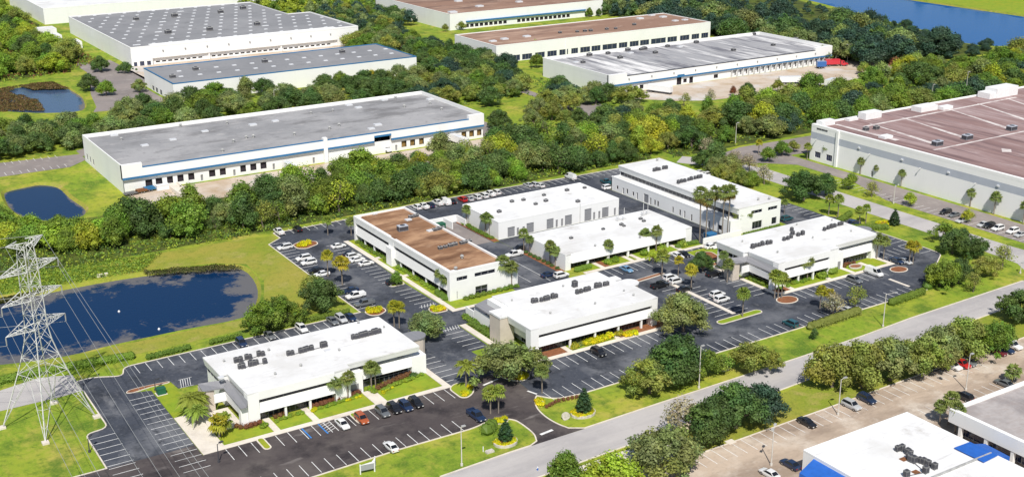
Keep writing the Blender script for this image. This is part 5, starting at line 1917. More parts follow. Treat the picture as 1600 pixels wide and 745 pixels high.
cars([(857, 428, 'sedan', 'navy', 'x+'), (877, 429, 'suv', 'white', 'x+')], 'x+', 'at the near left corner of the low office')
cars([T(3, 3, 716, 190, 'sedan', 'light blue', 'y-')], 'y-', 'alone in front of the low office')
cars([T(3, 3, 1035, 106, 'sedan', 'white', 'y-'), T(3, 3, 1075, 96, 'sedan', 'black', 'y-'), T(3, 3, 1245, 44, 'sedan', 'white', 'y-')], 'y-', 'right of the low office before the tall palms')
cars([T(3, 3, 1258, 220, 'suv', 'black', 'x+')], 'x+', 'beside the beige stair tower of the right office')
cars([T(3, 3, 990, 244, 'suv', 'white', 'x+'), T(3, 3, 1028, 265, 'suv', 'white', 'x+'), T(3, 3, 925, 292, 'pickup', 'black', 'x+'), T(3, 3, 1078, 314, 'sedan', 'black', 'x+')], 'x+', 'under the two golden palms')
cars([T(3, 3, 1284, 348, 'suv', 'white', 'x+'), T(3, 3, 1312, 378, 'suv', 'white', 'x+')], 'x+', 'side by side at the concrete divider')
cars([T(3, 3, 540, 708, 'suv', 'black', 'y-')], 'y-', 'alone in front of the yellow shrubs')
cars([T(3, 4, 142, 530, 'suv', 'teal', 'y+')], 'y+', 'alone along the verge left of the bare shrub')
cars([T(3, 4, 415, 415, 'sedan', 'white', 'y+'), T(3, 4, 490, 442, 'sedan', 'silver', 'y+')], 'y+', 'under the sparse tree by the verge')
cars([T(3, 4, 540, 258, 'suv', 'grey', 'y-'), T(3, 4, 664, 214, 'van', 'white', 'y-')], 'y-', 'before the right office entrance')
cars([T(3, 4, 805, 138, 'sedan', 'navy', 'y-'), T(3, 4, 855, 140, 'sedan', 'silver', 'y-')], 'y-', 'by the round palm island at the right office')
cars([(1229.5, 341, 'suv', 'teal', 'x+'), (1335, 348, 'suv', 'navy', 'x+')], 'x+', 'behind the right office')
cars([(1111, 384, 'sedan', 'white', 'x+')], 'x+', 'at the back left corner of the right office')
cars([T(2, 3, 1175, 330, 'sedan', 'white', 'x+'), T(2, 3, 1225, 345, 'suv', 'white', 'x+')], 'x+', 'beyond the far side of the long building roof')
cars([T(2, 4, 1110, 578, 'suv', 'black', 'x-'), T(2, 4, 1165, 595, 'sedan', 'grey', 'x-'), T(2, 4, 1212, 630, 'sedan', 'silver', 'x-'), T(2, 4, 1345, 655, 'sedan', 'silver', 'x-'), T(2, 4, 1382, 664, 'suv', 'black', 'x-'), T(2, 4, 1437, 680, 'suv', 'white', 'x-'),
      T(2, 4, 1530, 697, 'suv', 'white', 'x-'), T(2, 4, 1578, 718, 'sedan', 'silver', 'x-')], 'x-', 'along the wall of the maroon roofed warehouse')
cars([T(4, 4, 243, 400, 'sedan', 'black', 'y-'), T(4, 4, 520, 294, 'suv', 'silver', 'y-'), T(4, 4, 615, 255, 'suv', 'navy', 'y-'), T(4, 4, 1150, 50, 'suv', 'white', 'y-'), T(4, 4, 1205, 38, 'suv', 'red', 'y-'), T(4, 4, 1240, 24, 'sedan', 'grey', 'y-'),
      T(3, 4, 1437, 704, 'sedan', 'maroon', 'y-'), T(3, 4, 1484, 690, 'sedan', 'navy', 'y-'), T(3, 4, 1522, 664, 'pickup', 'white', 'y-')], 'y-', 'under the tree row of the tan lot')
cars([T(4, 4, 1218, 240, 'suv', 'black', 'y+'), T(4, 4, 1472, 157, 'sedan', 'grey', 'y+')], 'y+', 'beside the dark roofed corner building')
cars([T(4, 4, 140, 660, 'sedan', 'navy', 'y+'), T(4, 4, 10, 718, 'sedan', 'white', 'y+')], 'y+', 'left of the blue awning')


# trucks and trailers
def trailer(x, y, heading, label, L=12.0, col=(.78, .78, .78), cab=None, name='semi_trailer'):
    t = thing(name, label, 'truck' if cab else 'trailer', (x, y, 0.04), 'lorries and trailers')
    t.rotation_euler = (0, 0, heading)
    def put(mb, nm, mat, color=None):
        o = bpy.data.objects.new(nm, mb.mesh(nm, mat))
        COL.objects.link(o)
        o.parent = t
        if color:
            o.color = (*color, 1)
    mb = MB()
    mb.box(-L / 2, L / 2, -1.25, 1.25, 1.15, 3.9)
    for i in range(int(L / 1.0)):
        xx = -L / 2 + .4 + i
        mb.box(xx, xx + .06, -1.275, 1.275, 1.2, 3.85)
    put(mb, 'cargo_box', 'car', col)
    mb = MB()
    mb.box(-L / 2, L / 2, -.5, .5, .8, 1.15)
    mb.box(-L / 2 + .1, -L / 2 + .25, -1.1, 1.1, .45, .6)
    mb.box(L / 2 - 2.6, L / 2 - 2.4, -1, -.8, .1, 1.1)
    mb.box(L / 2 - 2.6, L / 2 - 2.4, .8, 1, .1, 1.1)
    put(mb, 'chassis', 'dark_metal')
    for xx in (-L / 2 + 1.2, -L / 2 + 2.4):
        for s in (-1, 1):
            o = bpy.data.objects.new('wheel', WHEEL)
            COL.objects.link(o)
            o.parent = t
            o.location = (xx, s * 1.05, .5)
            o.scale = (1.45, 2, 1.45)
    if cab:
        mb = MB()
        k = L / 2 + .6
        hull(mb, [(k, .5, 2.9, 1), (k + 1.0, .5, 3.0, 1), (k + 1.8, .5, 2.9, .98), (k + 2.5, .5, 1.75, .95), (k + 3.9, .55, 1.6, .85), (k + 4.1, .6, 1.3, .8)], 2.4)
        put(mb, 'cab', 'car', cab)
        mb = MB()
        mb.poly([(k + 2.53, -1.0, 1.85), (k + 2.53, 1.0, 1.85), (k + 1.95, .9, 2.75), (k + 1.95, -.9, 2.75)])
        mb.box(k + 1.0, k + 1.7, -1.22, 1.22, 1.9, 2.6)
        put(mb, 'windshield', 'car_glass')
        for xx in (k + .4, k + 3.2):
            for s in (-1, 1):
                o = bpy.data.objects.new('wheel', WHEEL)
                COL.objects.link(o)
                o.parent = t
                o.location = (xx, s * 1.0, .5)
                o.scale = (1.45, 1.8, 1.45)
    return t


def tr(u, v, hd, label, **kw):
    x, y = at(u, v, 1.5)
    return trailer(x, y, hd, label, **kw)


tr(453, 264, -1.57, 'white box trailer backed to the dock left of the white pier', L=9)
tr(676, 221, -1.57, 'grey trailer backed to the right end docks beside the white one', L=10, col=(.5, .5, .5))
tr(716, 221, -1.57, 'long white trailer backed to the right end docks', L=13)
tr(556, 247, -1.57, 'small white box truck parked by the tree belt below the blue striped wall', L=6, cab=(.8, .8, .8), name='box_truck')
tr(596, 228, -1.57, 'white truck standing inside the tall dock opening', L=5, cab=(.75, .75, .75), name='box_truck')
tr(1031, 141, -1.2, 'white trailer parked askew at the left docks of the streaked roof warehouse', L=13)
tr(1300, 99.5, -.45, 'red semi truck at the end of the long dock row', L=8, col=(.55, .03, .05), cab=(.55, .03, .05), name='semi_truck')
tr(1283, 103, -.45, 'low blue trailer beside the red semi truck', L=5, col=(.03, .12, .35))
tr(1234, 127, -.5, 'white trailer parked in the yard between the two small trees', L=11)
tr(1262, 135, 2.6, 'red truck parked between the small yard trees', L=4, col=(.4, .05, .04), cab=(.35, .03, .03), name='box_truck')
tr(1297, 131, .3, 'white trailer at the right edge of the truck yard', L=8)
tr(762, 108, -.6, 'white box truck by the corner of the brown roofed building', L=6, cab=(.8, .8, .8), name='box_truck')
for i, (u, v, c) in enumerate(((204, 303, 'grey'), (222, 299, 'orange'), (234, 296.5, 'navy'))):
    x, y = at(u, v, .5)
    t = thing('flatbed_trailer', ('grey', 'rusty', 'dark')[i] + ' flatbed trailer beside the warehouse corner', 'trailer', (x, y, .04), 'lorries and trailers')
    t.rotation_euler = (0, 0, .1)
    mb = MB()
    mb.box(-2.4, 2.4, -1.1, 1.1, .7, .9)
    mb.box(-2.0, 1.6, -1.0, 1.0, .9, 1.2 + .25 * i)
    mb.box(2.4, 3.6, -.1, .1, .65, .8)
    o = bpy.data.objects.new('bed', mb.mesh('bed', ('ac_metal', 'rust', 'blue_metal')[i]))
    COL.objects.link(o)
    o.parent = t
    for xx in (-.6, .4):
        for s in (-1, 1):
            o = bpy.data.objects.new('wheel', WHEEL)
            COL.objects.link(o)
            o.parent = t
            o.location = (xx, s * 1.0, .36)
x, y = at(254, 293, .8)
mb = MB()
mb.box(x - 2.2, x + 2.2, y - 1.1, y + 1.1, .1, 1.8)
mb.box(x - 2.3, x + 2.3, y - 1.2, y + 1.2, 1.8, 1.95)
tag(mb.obj('dumpster', 'white_plain'), 'white bin standing left of the loading ramp', 'dumpster')
# ------------------------------------------------------------------ vegetation
def leaf_quad(mb, tints, p, n, s, tint, asp=0.7):
    n = n.normalized()
    a = n.cross(Vector((R.uniform(-1, 1), R.uniform(-1, 1), R.uniform(-1, 1))))
    if a.length < 1e-3:
        a = Vector((1, 0, 0))
    a.normalize()
    b = n.cross(a)
    k = len(mb.v)
    a = a * s * .5
    b = b * s * .5 * asp
    mb.v += [tuple(p - a), tuple(p - b * 1.0 + a * .1), tuple(p + a), tuple(p + b + a * .1)]
    mb.f.append((k, k + 1, k + 2, k + 3))
    mb.mi.append(0)
    tints += [tint] * 4


def rnd_dir(up=0.0):
    while True:
        v = Vector((R.uniform(-1, 1), R.uniform(-1, 1), R.uniform(-1, 1)))
        if .05 < v.length < 1:
            v.normalize()
            if v.z > -.55 or R.random() < .3:
                return v


def core_lobe(mb, tints, c, r, t, seg=7, rings=5):
    k = len(mb.v)
    for i in range(rings + 1):
        ph = math.pi * i / rings
        for j in range(seg):
            th = 2 * math.pi * j / seg
            q = r * R.uniform(.8, 1.08)
            mb.v.append((c[0] + q * math.sin(ph) * math.cos(th), c[1] + q * math.sin(ph) * math.sin(th), c[2] + q * math.cos(ph)))
            tints.append(t)
    for i in range(rings):
        for j in range(seg):
            j2 = (j + 1) % seg
            mb.f.append((k + i * seg + j, k + (i + 1) * seg + j, k + (i + 1) * seg + j2, k + i * seg + j2))
            mb.mi.append(0)


def crown_mesh(name, lobes, nleaf, size, core=.5, tintv=.3, shag=.3):
    mb = MB()
    tints = []
    lt = []
    for (c, r) in lobes:
        g = R.uniform(1 - tintv, 1 + tintv)
        lt.append((g * R.uniform(.88, 1.15), g, g * R.uniform(.7, 1.1)))
    if core:
        for (c, r), t in zip(lobes, lt):
            core_lobe(mb, tints, c, r * core, t, 6, 4)
    wts = [r * r for c, r in lobes]
    for _ in range(nleaf):
        i = R.choices(range(len(lobes)), wts)[0]
        c, r = lobes[i]
        d = rnd_dir()
        q = R.random()
        p = Vector(c) + d * r * (R.uniform(.55, 1.05) if q > shag else R.uniform(.95, 1.0 + shag * 1.3))
        bad = False
        for j, (c2, r2) in enumerate(lobes):
            if j != i and (p - Vector(c2)).length < r2 * .5:
                bad = True
                break
        if bad:
            continue
        n = d + Vector((R.uniform(-1, 1), R.uniform(-1, 1), R.uniform(-.5, 1))) * .8
        g = R.uniform(.7, 1.1) if R.random() < .7 else R.uniform(1.1, 1.4)  # some leaves coloured brighter to imitate sparkle of light on the crown
        t = lt[i]
        leaf_quad(mb, tints, p, n, size * R.uniform(.55, 1.35), (t[0] * g, t[1] * g, t[2] * g))
    return mb.mesh(name, 'leaf', tints=tints)


def limb_tree(name, h0, top, lobes, r0, mat='bark', extra=0):
    mb = MB()
    lean = Vector((R.uniform(-.4, .4), R.uniform(-.4, .4), 0))
    fork = Vector((0, 0, h0)) + lean
    mb.tube((0, 0, -.15), (lean.x * .5, lean.y * .5, h0 * .5), r0 * 1.25, r0 * .95, 7, cap=False)
    mb.tube((lean.x * .5, lean.y * .5, h0 * .5), fork, r0 * .95, r0 * .8, 7, cap=False)
    for (c, r) in sorted(lobes, key=lambda q: -q[1])[:7]:
        e = Vector(c)
        mid = fork.lerp(e, .5) + Vector((R.uniform(-.3, .3), R.uniform(-.3, .3), R.uniform(0, .5)))
        mb.tube(fork, mid, r0 * .55, r0 * .35, 5, cap=False)
        mb.tube(mid, e, r0 * .35, r0 * .12, 5, cap=False)
        for _ in range(extra):
            e2 = e + rnd_dir() * r * R.uniform(.7, 1.15)
            mb.tube(mid.lerp(e, R.uniform(.2, .9)), e2, r0 * .16, r0 * .04, 4, cap=False)
    return mb.mesh(name, mat)


TREES = {}
FAR = []


def lobes_dome(n, rx, z0, z1, rl, flat=1.0, wild=.5):
    """uneven dome of foliage clumps: lopsided plan, some clumps reaching out, some missing"""
    ax, ay = R.uniform(.8, 1.2), R.uniform(.8, 1.2)
    ox, oy = R.uniform(-.18, .18) * rx, R.uniform(-.18, .18) * rx
    ph = R.uniform(0, 6.28)
    out = [((ox, oy, z1 - rl * 1.05), rl * 1.1)]
    for i in range(n):
        a = 2.4 * i + R.uniform(-.6, .6)
        q = math.sqrt((i + .6) / n) * (1 + wild * .35 * math.sin(2 * a + ph)) * R.uniform(.82, 1.15)
        rr = rl * R.uniform(.55, 1.25)
        x, y = max(.1, rx - rr) * q * math.cos(a) * ax + ox, max(.1, rx - rr) * q * math.sin(a) * ay + oy
        zt = z0 + rr + max(0.2, z1 - z0 - 2 * rr) * max(0.02, (1 - min(1, q * q) * flat)) * R.uniform(.6, 1.12)
        out.append(((x, y, zt), rr))
        if R.random() < .5:
            out.append(((x * .8, y * .8, max(z0 + rr * .7, zt - rr * 1.2)), rr * .9))
    for k in range(n // 3):
        a = R.uniform(0, 6.28)
        rr = rl * R.uniform(.35, .6)
        q = R.uniform(.8, .98)
        out.append(((rx * q * math.cos(a) * ax * .85 + ox, rx * q * math.sin(a) * ay * .85 + oy, z0 + (z1 - z0) * R.uniform(.2, .48)), rr))
        if k % 2:
            out.append(((ox + rx * .4 * math.cos(a), oy + rx * .4 * math.sin(a), z1 - R.uniform(.9, 1.7) * rl), rr))
    return out


for i in range(4):
    lb = lobes_dome(26, 6.3 + R.uniform(-.4, .4), 1.6, 8.7, 1.4)
    TREES['oak%d' % i] = (limb_tree('trunk', 2.0, 8, lb, .32), crown_mesh('crown', lb, 9500, .44, core=.58, shag=.24), 8.8)
WOODP = [(4.6, 10.2, 1.7), (5.8, 8.8, 1.9), (5.2, 9.6, 2.1), (4.0, 10.6, 1.5), (6.2, 9.2, 1.7), (5.0, 9.2, 1.5)]
for i in range(6):
    rx, zt, rl = WOODP[i]
    lb = lobes_dome(18, rx, .9 + R.uniform(0, .8), zt, rl, .85, .9)
    TREES['wood%d' % i] = (limb_tree('trunk', 3.0, 9, lb, .22, extra=2), crown_mesh('crown', lb, 6800, .52, core=.55, shag=.32), 9.6)
for i in range(3):
    lb = lobes_dome(12, 2.7 + R.uniform(-.2, .3), 1.4, 6, 1.0, .8, .7)
    TREES['round%d' % i] = (limb_tree('trunk', 1.7, 5, lb, .14), crown_mesh('crown', lb, 3200, .32), 6)
for i in range(3):
    lb = lobes_dome(12, 3.5, 2.0, 8, 1.4, .8, .9)
    TREES['sparse%d' % i] = (limb_tree('trunk', 2.2, 8, lb, .2, extra=10), crown_mesh('crown', lb, 1500, .4, core=0), 8)
lb = []
for i in range(9):
    z = .9 + i * .72
    r = 1.75 * (1 - (i / 9.4) ** 1.9)
    for k in range(5 if i < 7 else 2):
        a = k * 1.257 + i * .6
        q = max(.0, r - .55)
        lb.append(((q * math.cos(a), q * math.sin(a), z), .62 * (1 - i * .045)))
TREES['cone0'] = (limb_tree('trunk', 1.0, 6, lb[:3], .14), crown_mesh('crown', lb, 3600, .26, core=.8), 7.6)


def shrub_mesh(kind, n, size, r=1.0, z=.75):
    lb = [((0, 0, z * .75), r * .6)]
    for i in range(8):
        a = i * .785 + R.uniform(-.2, .2)
        lb.append(((r * .55 * math.cos(a), r * .55 * math.sin(a), z * R.uniform(.4, .65)), r * .45))
    return crown_mesh('foliage', lb, n, size, core=.8, tintv=.18)


SHRUB = [shrub_mesh('a', 420, .24), shrub_mesh('b', 420, .24), shrub_mesh('c', 300, .3)]


def fan_palm(name, h, heads=1, nf=50, fl=2.25, droop=.4, skirt=False):
    """sabal-like palm: trunk + fan-leaf head"""
    mb = MB()
    lean = Vector((R.uniform(-.5, .5), R.uniform(-.5, .5), 0)) * h * .06
    prev = Vector((0, 0, -.1))
    n = 6
    for i in range(1, n + 1):
        t = i / n
        p = Vector((lean.x * t * t, lean.y * t * t, h * t))
        r = .20 if i < n else .24
        mb.tube(prev, p, r * (1.15 if i == 1 else 1), r, 7, cap=(i == n))
        prev = p
    trunk = mb.mesh('trunk', 'palm_bark')
    mb = MB()
    tints = []
    top = prev
    for i in range(nf):
        a = i * 2.399 + R.uniform(-.2, .2)
        el = math.radians(R.uniform(-38, 82)) if not skirt or i > nf * .3 else math.radians(R.uniform(-85, -40))
        d = Vector((math.cos(a) * math.cos(el), math.sin(a) * math.cos(el), math.sin(el)))
        pet = fl * R.uniform(.45, .65)
        base = top + Vector((0, 0, .1))
        q = base + d * pet
        g = R.uniform(.7, 1.25)
        old = skirt and i <= nf * .3
        tc = (g * 1.5, g * .85, g * .8) if old else (g * R.uniform(.9, 1.15), g, g * .9)
        side = d.cross(Vector((0, 0, 1)))
        if side.length < .05:
            side = Vector((1, 0, 0))
        side.normalize()
        upv = side.cross(d)
        k = len(mb.v)
        w = .03
        mb.v += [tuple(base - side * w), tuple(base + side * w), tuple(q + side * w), tuple(q - side * w)]
        tints += [tc] * 4
        mb.f.append((k, k + 1, k + 2, k + 3))
        mb.mi.append(0)
        nb = 8
        for b in range(nb):
            ang = (b / (nb - 1) - .5) * math.radians(190)
            ray = (d * math.cos(ang) + side * math.sin(ang)).normalized()
            ln = fl * R.uniform(.5, .68) * (1 - .25 * abs(b / (nb - 1) - .5))
            m1 = q + ray * ln * .6 + upv * .06
            e = q + ray * ln - Vector((0, 0, droop * ln * R.uniform(.5, 1.2)))
            sw = ray.cross(upv).normalized() * .17
            k = len(mb.v)
            mb.v += [tuple(q), tuple(m1 - sw), tuple(e), tuple(m1 + sw)]
            tints += [tc] * 4
            mb.f.append((k, k + 1, k + 2, k + 3))
            mb.mi.append(0)
    return trunk, mb.mesh('crown', 'leaf', tints=tints), h


def feather_palm(h, nf=18, fl=2.8):
    mb = MB()
    mb.tube((0, 0, -.1), (.1, 0, h * .5), .22, .18, 7, cap=False)
    mb.tube((.1, 0, h * .5), (.15, 0, h), .18, .15, 7)
    trunk = mb.mesh('trunk', 'palm_bark')
    mb = MB()
    tints = []
    top = Vector((.15, 0, h))
    for i in range(nf):
        a = i * 2.399
        el = math.radians(R.uniform(5, 75))
        g = R.uniform(.75, 1.25)
        tc = (g, g, g * .9)
        L = fl * R.uniform(.8, 1.1)
        pts = []
        for s in range(7):
            t = s / 6
            pts.append(top + Vector((math.cos(a) * L * t * math.cos(el * (1 - .3 * t)), math.sin(a) * L * t * math.cos(el * (1 - .3 * t)), L * t * math.sin(el) - 1.1 * L * t * t * .75)))
        for s in range(6):
            p, q = pts[s], pts[s + 1]
            d = (q - p).normalized()
            sd = d.cross(Vector((0, 0, 1))).normalized()
            for sg in (-1, 1):
                for kx in (0.0, .25, .5, .75):
                    b = p.lerp(q, kx)
                    ln = .75 * math.sin(math.pi * min(.95, (s + kx + .8) / 6.6))
                    e = b + (sd * sg * .85 + d * .6) * ln - Vector((0, 0, .35 * ln))
                    k = len(mb.v)
                    mb.v += [tuple(b), tuple(b + d * .24), tuple(e)]
                    tints += [tc] * 3
                    mb.f.append((k, k + 1, k + 2))
                    mb.mi.append(0)
    return trunk, mb.mesh('crown', 'leaf', tints=tints), h


for i in range(4):
    TREES['sabal%d' % i] = fan_palm('sabal', 6.0 + .5 * i)
for i in range(3):
    TREES['tall%d' % i] = fan_palm('tall', 15.0, nf=64, fl=2.5, skirt=True)
TREES['low0'] = fan_palm('low', 2.2, nf=30, fl=1.7)
TREES['feather0'] = feather_palm(5.0, 30, 3.2)
TREES['feather1'] = feather_palm(3.2, 36, 3.2)

GREEN = {'dark': (.100, .170, .050), 'mid': (.165, .255, .040), 'lime': (.35, .41, .045), 'olive': (.26, .30, .070), 'grey': (.36, .33, .23), 'deep': (.055, .105, .072), 'oak': (.225, .280, .100),  # deep: bluish tint that puts distance haze into the far foliage colour
         'palm': (.20, .26, .072), 'gold': (.37, .35, .034), 'yellow': (.62, .58, .016), 'rust': (.24, .11, .055), 'hedge': (.17, .265, .040), 'cone': (.042, .09, .038), 'brightpalm': (.25, .32, .056), 'fresh': (.235, .35, .044)}
NAMES = {'oak': 'oak_tree', 'wood': 'broadleaf_tree', 'round': 'broadleaf_tree', 'sparse': 'sparse_tree', 'cone': 'conical_tree', 'sabal': 'palm_tree', 'tall': 'palm_tree', 'low': 'palm_tree', 'feather': 'palm_tree'}


def plant(key, x, y, h, col, label, group=None, wide=1.0):
    tr_, cr, h0 = TREES[key]
    base = key.rstrip('0123456789')
    t = thing(NAMES[base], label, 'palm' if NAMES[base] == 'palm_tree' else 'tree', (x, y, 0), group)
    s = h / h0
    t.scale = (s * wide, s * wide, s)
    t.rotation_euler = (0, 0, R.uniform(0, 6.28))
    for nm, me in (('trunk', tr_), ('crown', cr)):
        o = bpy.data.objects.new(nm, me)
        COL.objects.link(o)
        o.parent = t
        if nm == 'crown':
            g = GREEN[col]
            q = R.uniform(.88, 1.12)
            o.color = (g[0] * q, g[1] * q, g[2] * q, 1)
    return t


def planted(key, u, v, h, col, label, group=None, wide=1.0):
    x, y = at(u, v)
    return plant(key, x, y, h, col, label, group, wide)


def scatter(poly, gap, seed, avoid=()):
    rr = random.Random(seed)
    xs, ys = [p[0] for p in poly], [p[1] for p in poly]
    pts = []
    tries = int((max(xs) - min(xs)) * (max(ys) - min(ys)) / gap / gap * 9)
    grid = {}
    for _ in range(tries):
        p = (rr.uniform(min(xs), max(xs)), rr.uniform(min(ys), max(ys)))
        if not inside(p, poly) or any(inside(p, a) for a in avoid):
            continue
        k = (int(p[0] // gap), int(p[1] // gap))
        if any(math.hypot(p[0] - q[0], p[1] - q[1]) < gap for i in (-1, 0, 1) for j in (-1, 0, 1) for q in grid.get((k[0] + i, k[1] + j), ())):
            continue
        grid.setdefault(k, []).append(p)
        pts.append(p)
    return pts


def visible(x, y, z=5, m=30):
    d = Vector((x, y, z - CAM_H))
    w = d.dot(FW)
    if w < 10:
        return False
    u, v = 800 + F_PX * d.dot(RT) / w, 372.5 - F_PX * d.dot(UP) / w
    return -m < u < 1600 + m and -m < v < 745 + m


ADJ = {'dark': 'dark green', 'mid': 'mid green', 'lime': 'lime green', 'olive': 'olive green', 'grey': 'greyish', 'deep': 'bluish dark', 'oak': 'grey green', 'fresh': 'bright green', 'rust': 'reddish', 'gold': 'golden'}


def wood(poly, gap, seed, kinds, cols, hs, where, group, avoid=()):
    rr = random.Random(seed)
    pts = [p for p in scatter(poly, gap, seed, avoid) if visible(*p) and rr.random() > .09]
    if not pts:
        return 0
    us = sorted(p[0] - .63 * p[1] * .0 for p in pts)
    a, b = us[len(us) // 3], us[2 * len(us) // 3]
    ds = sorted(p[1] for p in pts)
    mid = ds[len(ds) // 2]
    for (x, y) in pts:
        col = rr.choice(cols)
        h = rr.uniform(*hs)
        size = 'tall' if h > hs[0] + .66 * (hs[1] - hs[0]) else ('short' if h < hs[0] + .33 * (hs[1] - hs[0]) else 'medium')
        third = 'left' if x < a else ('right' if x > b else 'middle')
        lb = '%s %s tree, %s %s part of %s' % (size, ADJ[col], 'near' if y < mid else 'far', third, where)
        plant(rr.choice(kinds), x, y, h, col, lb, group, rr.uniform(.9, 1.4))
    return len(pts)


WK = ['wood%d' % i for i in range(6)]
OK = ['oak%d' % i for i in range(4)]
SPK = ['sparse0', 'sparse1', 'sparse2']
PAL = ['dark', 'mid', 'mid', 'lime', 'fresh', 'olive', 'dark', 'oak', 'mid', 'dark']
counts = {}
counts['belt'] = wood([(131, 357), (220, 359), (282, 357), (300, 362), (298, 396), (256, 400), (200, 398), (160, 392), (135, 385), (112, 378), (96, 380), (84, 372), (100, 362), (118, 356)], 6.1, 1, WK + ['oak1', 'wood2', 'wood3', 'sparse1'], PAL, (5.5, 12),
                      'the belt before the blue striped warehouse', 'trees of the dense belt')
counts['left'] = wood([(28, 372), (62, 366), (84, 360), (90, 372), (84, 378), (74, 383), (66, 391), (58, 402), (40, 405)], 6.0, 2, WK, ['dark', 'mid', 'lime', 'mid', 'fresh'], (6.5, 9.5),
                      'the wood between two ponds', 'trees between the left ponds')
counts['uleft'] = wood([(60, 655), (105, 660), (140, 668), (152, 690), (158, 735), (150, 765), (150, 830), (160, 860), (150, 1000), (40, 1000), (30, 800)], 10.5, 3, WK + OK, ['dark', 'mid', 'fresh', 'lime', 'dark', 'olive', 'fresh'], (8, 12),
                       'the upper left wood', 'trees at the upper left')
counts['row3'] = wood([(84, 500), (110, 500), (250, 502), (292, 512), (292, 548), (252, 552), (170, 553), (140, 545), (124, 523), (112, 528), (84, 544)], 9.6, 4, OK + OK + WK[:3], ['dark', 'dark', 'oak', 'oak', 'mid'], (8, 10.5),
                      'planting behind the blue striped warehouse', 'oaks behind the blue striped warehouse',
                      avoid=[POND3, [(104, 480), (300, 498), (298, 512), (256, 500), (110, 498), (104, 494)]])
counts['left3'] = wood([(70, 496), (104, 494), (104, 510), (70, 535), (58, 540), (50, 520)], 8.2, 14, WK + OK[:2], ['dark', 'dark', 'oak', 'mid'], (7.5, 10), 'the trees beyond the gravel lot', 'trees beyond the gravel lot')
counts['mid'] = wood([(256, 440), (300, 432), (345, 440), (345, 456), (330, 470), (320, 500), (338, 530), (342, 560), (338, 660), (350, 700), (372, 720), (372, 760), (330, 780), (318, 735), (312, 665), (298, 655), (298, 560), (300, 540), (262, 500), (256, 480)], 8.2, 5,
                     OK + OK + WK[:2], ['dark', 'oak', 'dark', 'deep', 'olive', 'mid'], (7.5, 10.5), 'the central park strip', 'oaks of the central park strip',
                     avoid=[[(256, 424), (300, 424), (330, 430), (338, 436), (320, 450), (318, 470), (305, 484), (288, 484), (258, 474)]])
counts['right'] = wood([(298, 364), (330, 356), (372, 356), (430, 352), (600, 352), (600, 412), (560, 409), (523, 418), (505, 418), (500, 408), (470, 402), (415, 400), (350, 402), (335, 412), (300, 410), (294, 392)], 8.6, 6, WK + OK, PAL + ['lime', 'dark', 'deep', 'olive'],
                      (7, 12.5), 'the wide right hand wood', 'trees of the right hand wood')
counts['lake'] = wood([(505, 440), (550, 432), (563, 436), (582, 458), (568, 488), (602, 527), (595, 552), (560, 590), (508, 640), (505, 520)], 10.5, 7, OK + WK, ['deep', 'deep', 'dark', 'deep', 'oak'], (12, 17),
                      'the near lake shore wood', 'trees on the near lake shore', avoid=[rect(540, 590, 528, 572)])

counts['shore'] = wood([(575, 428), (612, 442), (606, 462), (620, 508), (634, 560), (612, 556), (604, 525), (572, 488), (586, 458)], 8.5, 31, OK + WK, ['deep', 'dark', 'deep'], (4.5, 7.5), 'the low trees at the lake edge', 'low trees at the lake edge')

def far_wood(polys, label):
    mb = MB()
    tints = []
    for (poly, gap, seed, cols, hs) in polys:
        rr = random.Random(seed)
        for (x, y) in scatter(poly, gap, seed):
            if not visible(x, y):
                continue
            h = rr.uniform(*hs)
            c = GREEN[rr.choice(cols)]
            for (q, r) in lobes_dome(10, h * .55, 1.5, h, h * .19):
                g = R.uniform(.75, 1.25)
                t = (c[0] * g, c[1] * g, c[2] * g)
                cc = (q[0] + x, q[1] + y, q[2])
                core_lobe(mb, tints, cc, r * .7, t, 6, 4)
                for _ in range(42):
                    d = rnd_dir()
                    k = R.uniform(.75, 1.25)
                    leaf_quad(mb, tints, Vector(cc) + d * r * R.uniform(.75, 1.15), d + rnd_dir() * .7, .95 * R.uniform(.6, 1.3), (t[0] * k, t[1] * k, t[2] * k))
    o = mb.obj('distant_wood', 'leaf', tints=tints)
    o.color = (1, 1, 1, 1)
    tag(o, label, 'wood', kind='stuff')


far_wood([([(575, 588), (602, 670), (630, 790), (600, 900), (480, 900), (510, 790), (508, 640), (560, 600)], 10.5, 71, ['deep', 'deep', 'dark', 'oak'], (8, 12)),
          ([(602, 405), (660, 395), (740, 380), (800, 340), (900, 300), (602, 300)], 11.0, 8, ['dark', 'deep', 'dark', 'mid'], (10, 14)),
          ([(800, 480), (900, 480), (960, 700), (840, 760), (790, 640), (800, 560)], 13, 9, ['dark', 'mid'], (9, 12)),
          ([(300, 690), (345, 700), (372, 700), (378, 790), (345, 790), (312, 760)], 9.0, 21, ['dark', 'oak', 'mid', 'deep'], (8, 11)),
          ([(580, 588), (606, 670), (634, 790), (600, 900), (640, 900), (690, 820), (672, 720), (660, 664), (636, 585), (622, 560)], 9.0, 23, ['deep', 'deep', 'dark'], (3.2, 4.8)),
          ([(502, 560), (508, 640), (508, 800), (504, 800), (503, 680)], 8, 22, ['deep', 'dark'], (8, 11)),
          ([(312, 790), (345, 790), (380, 790), (420, 830), (380, 950), (340, 960), (338, 850), (300, 842), (300, 800)], 11, 10, ['dark', 'mid', 'oak', 'lime'], (8, 11))],
         'dark mass of distant woodland along the top edge and round the lake')



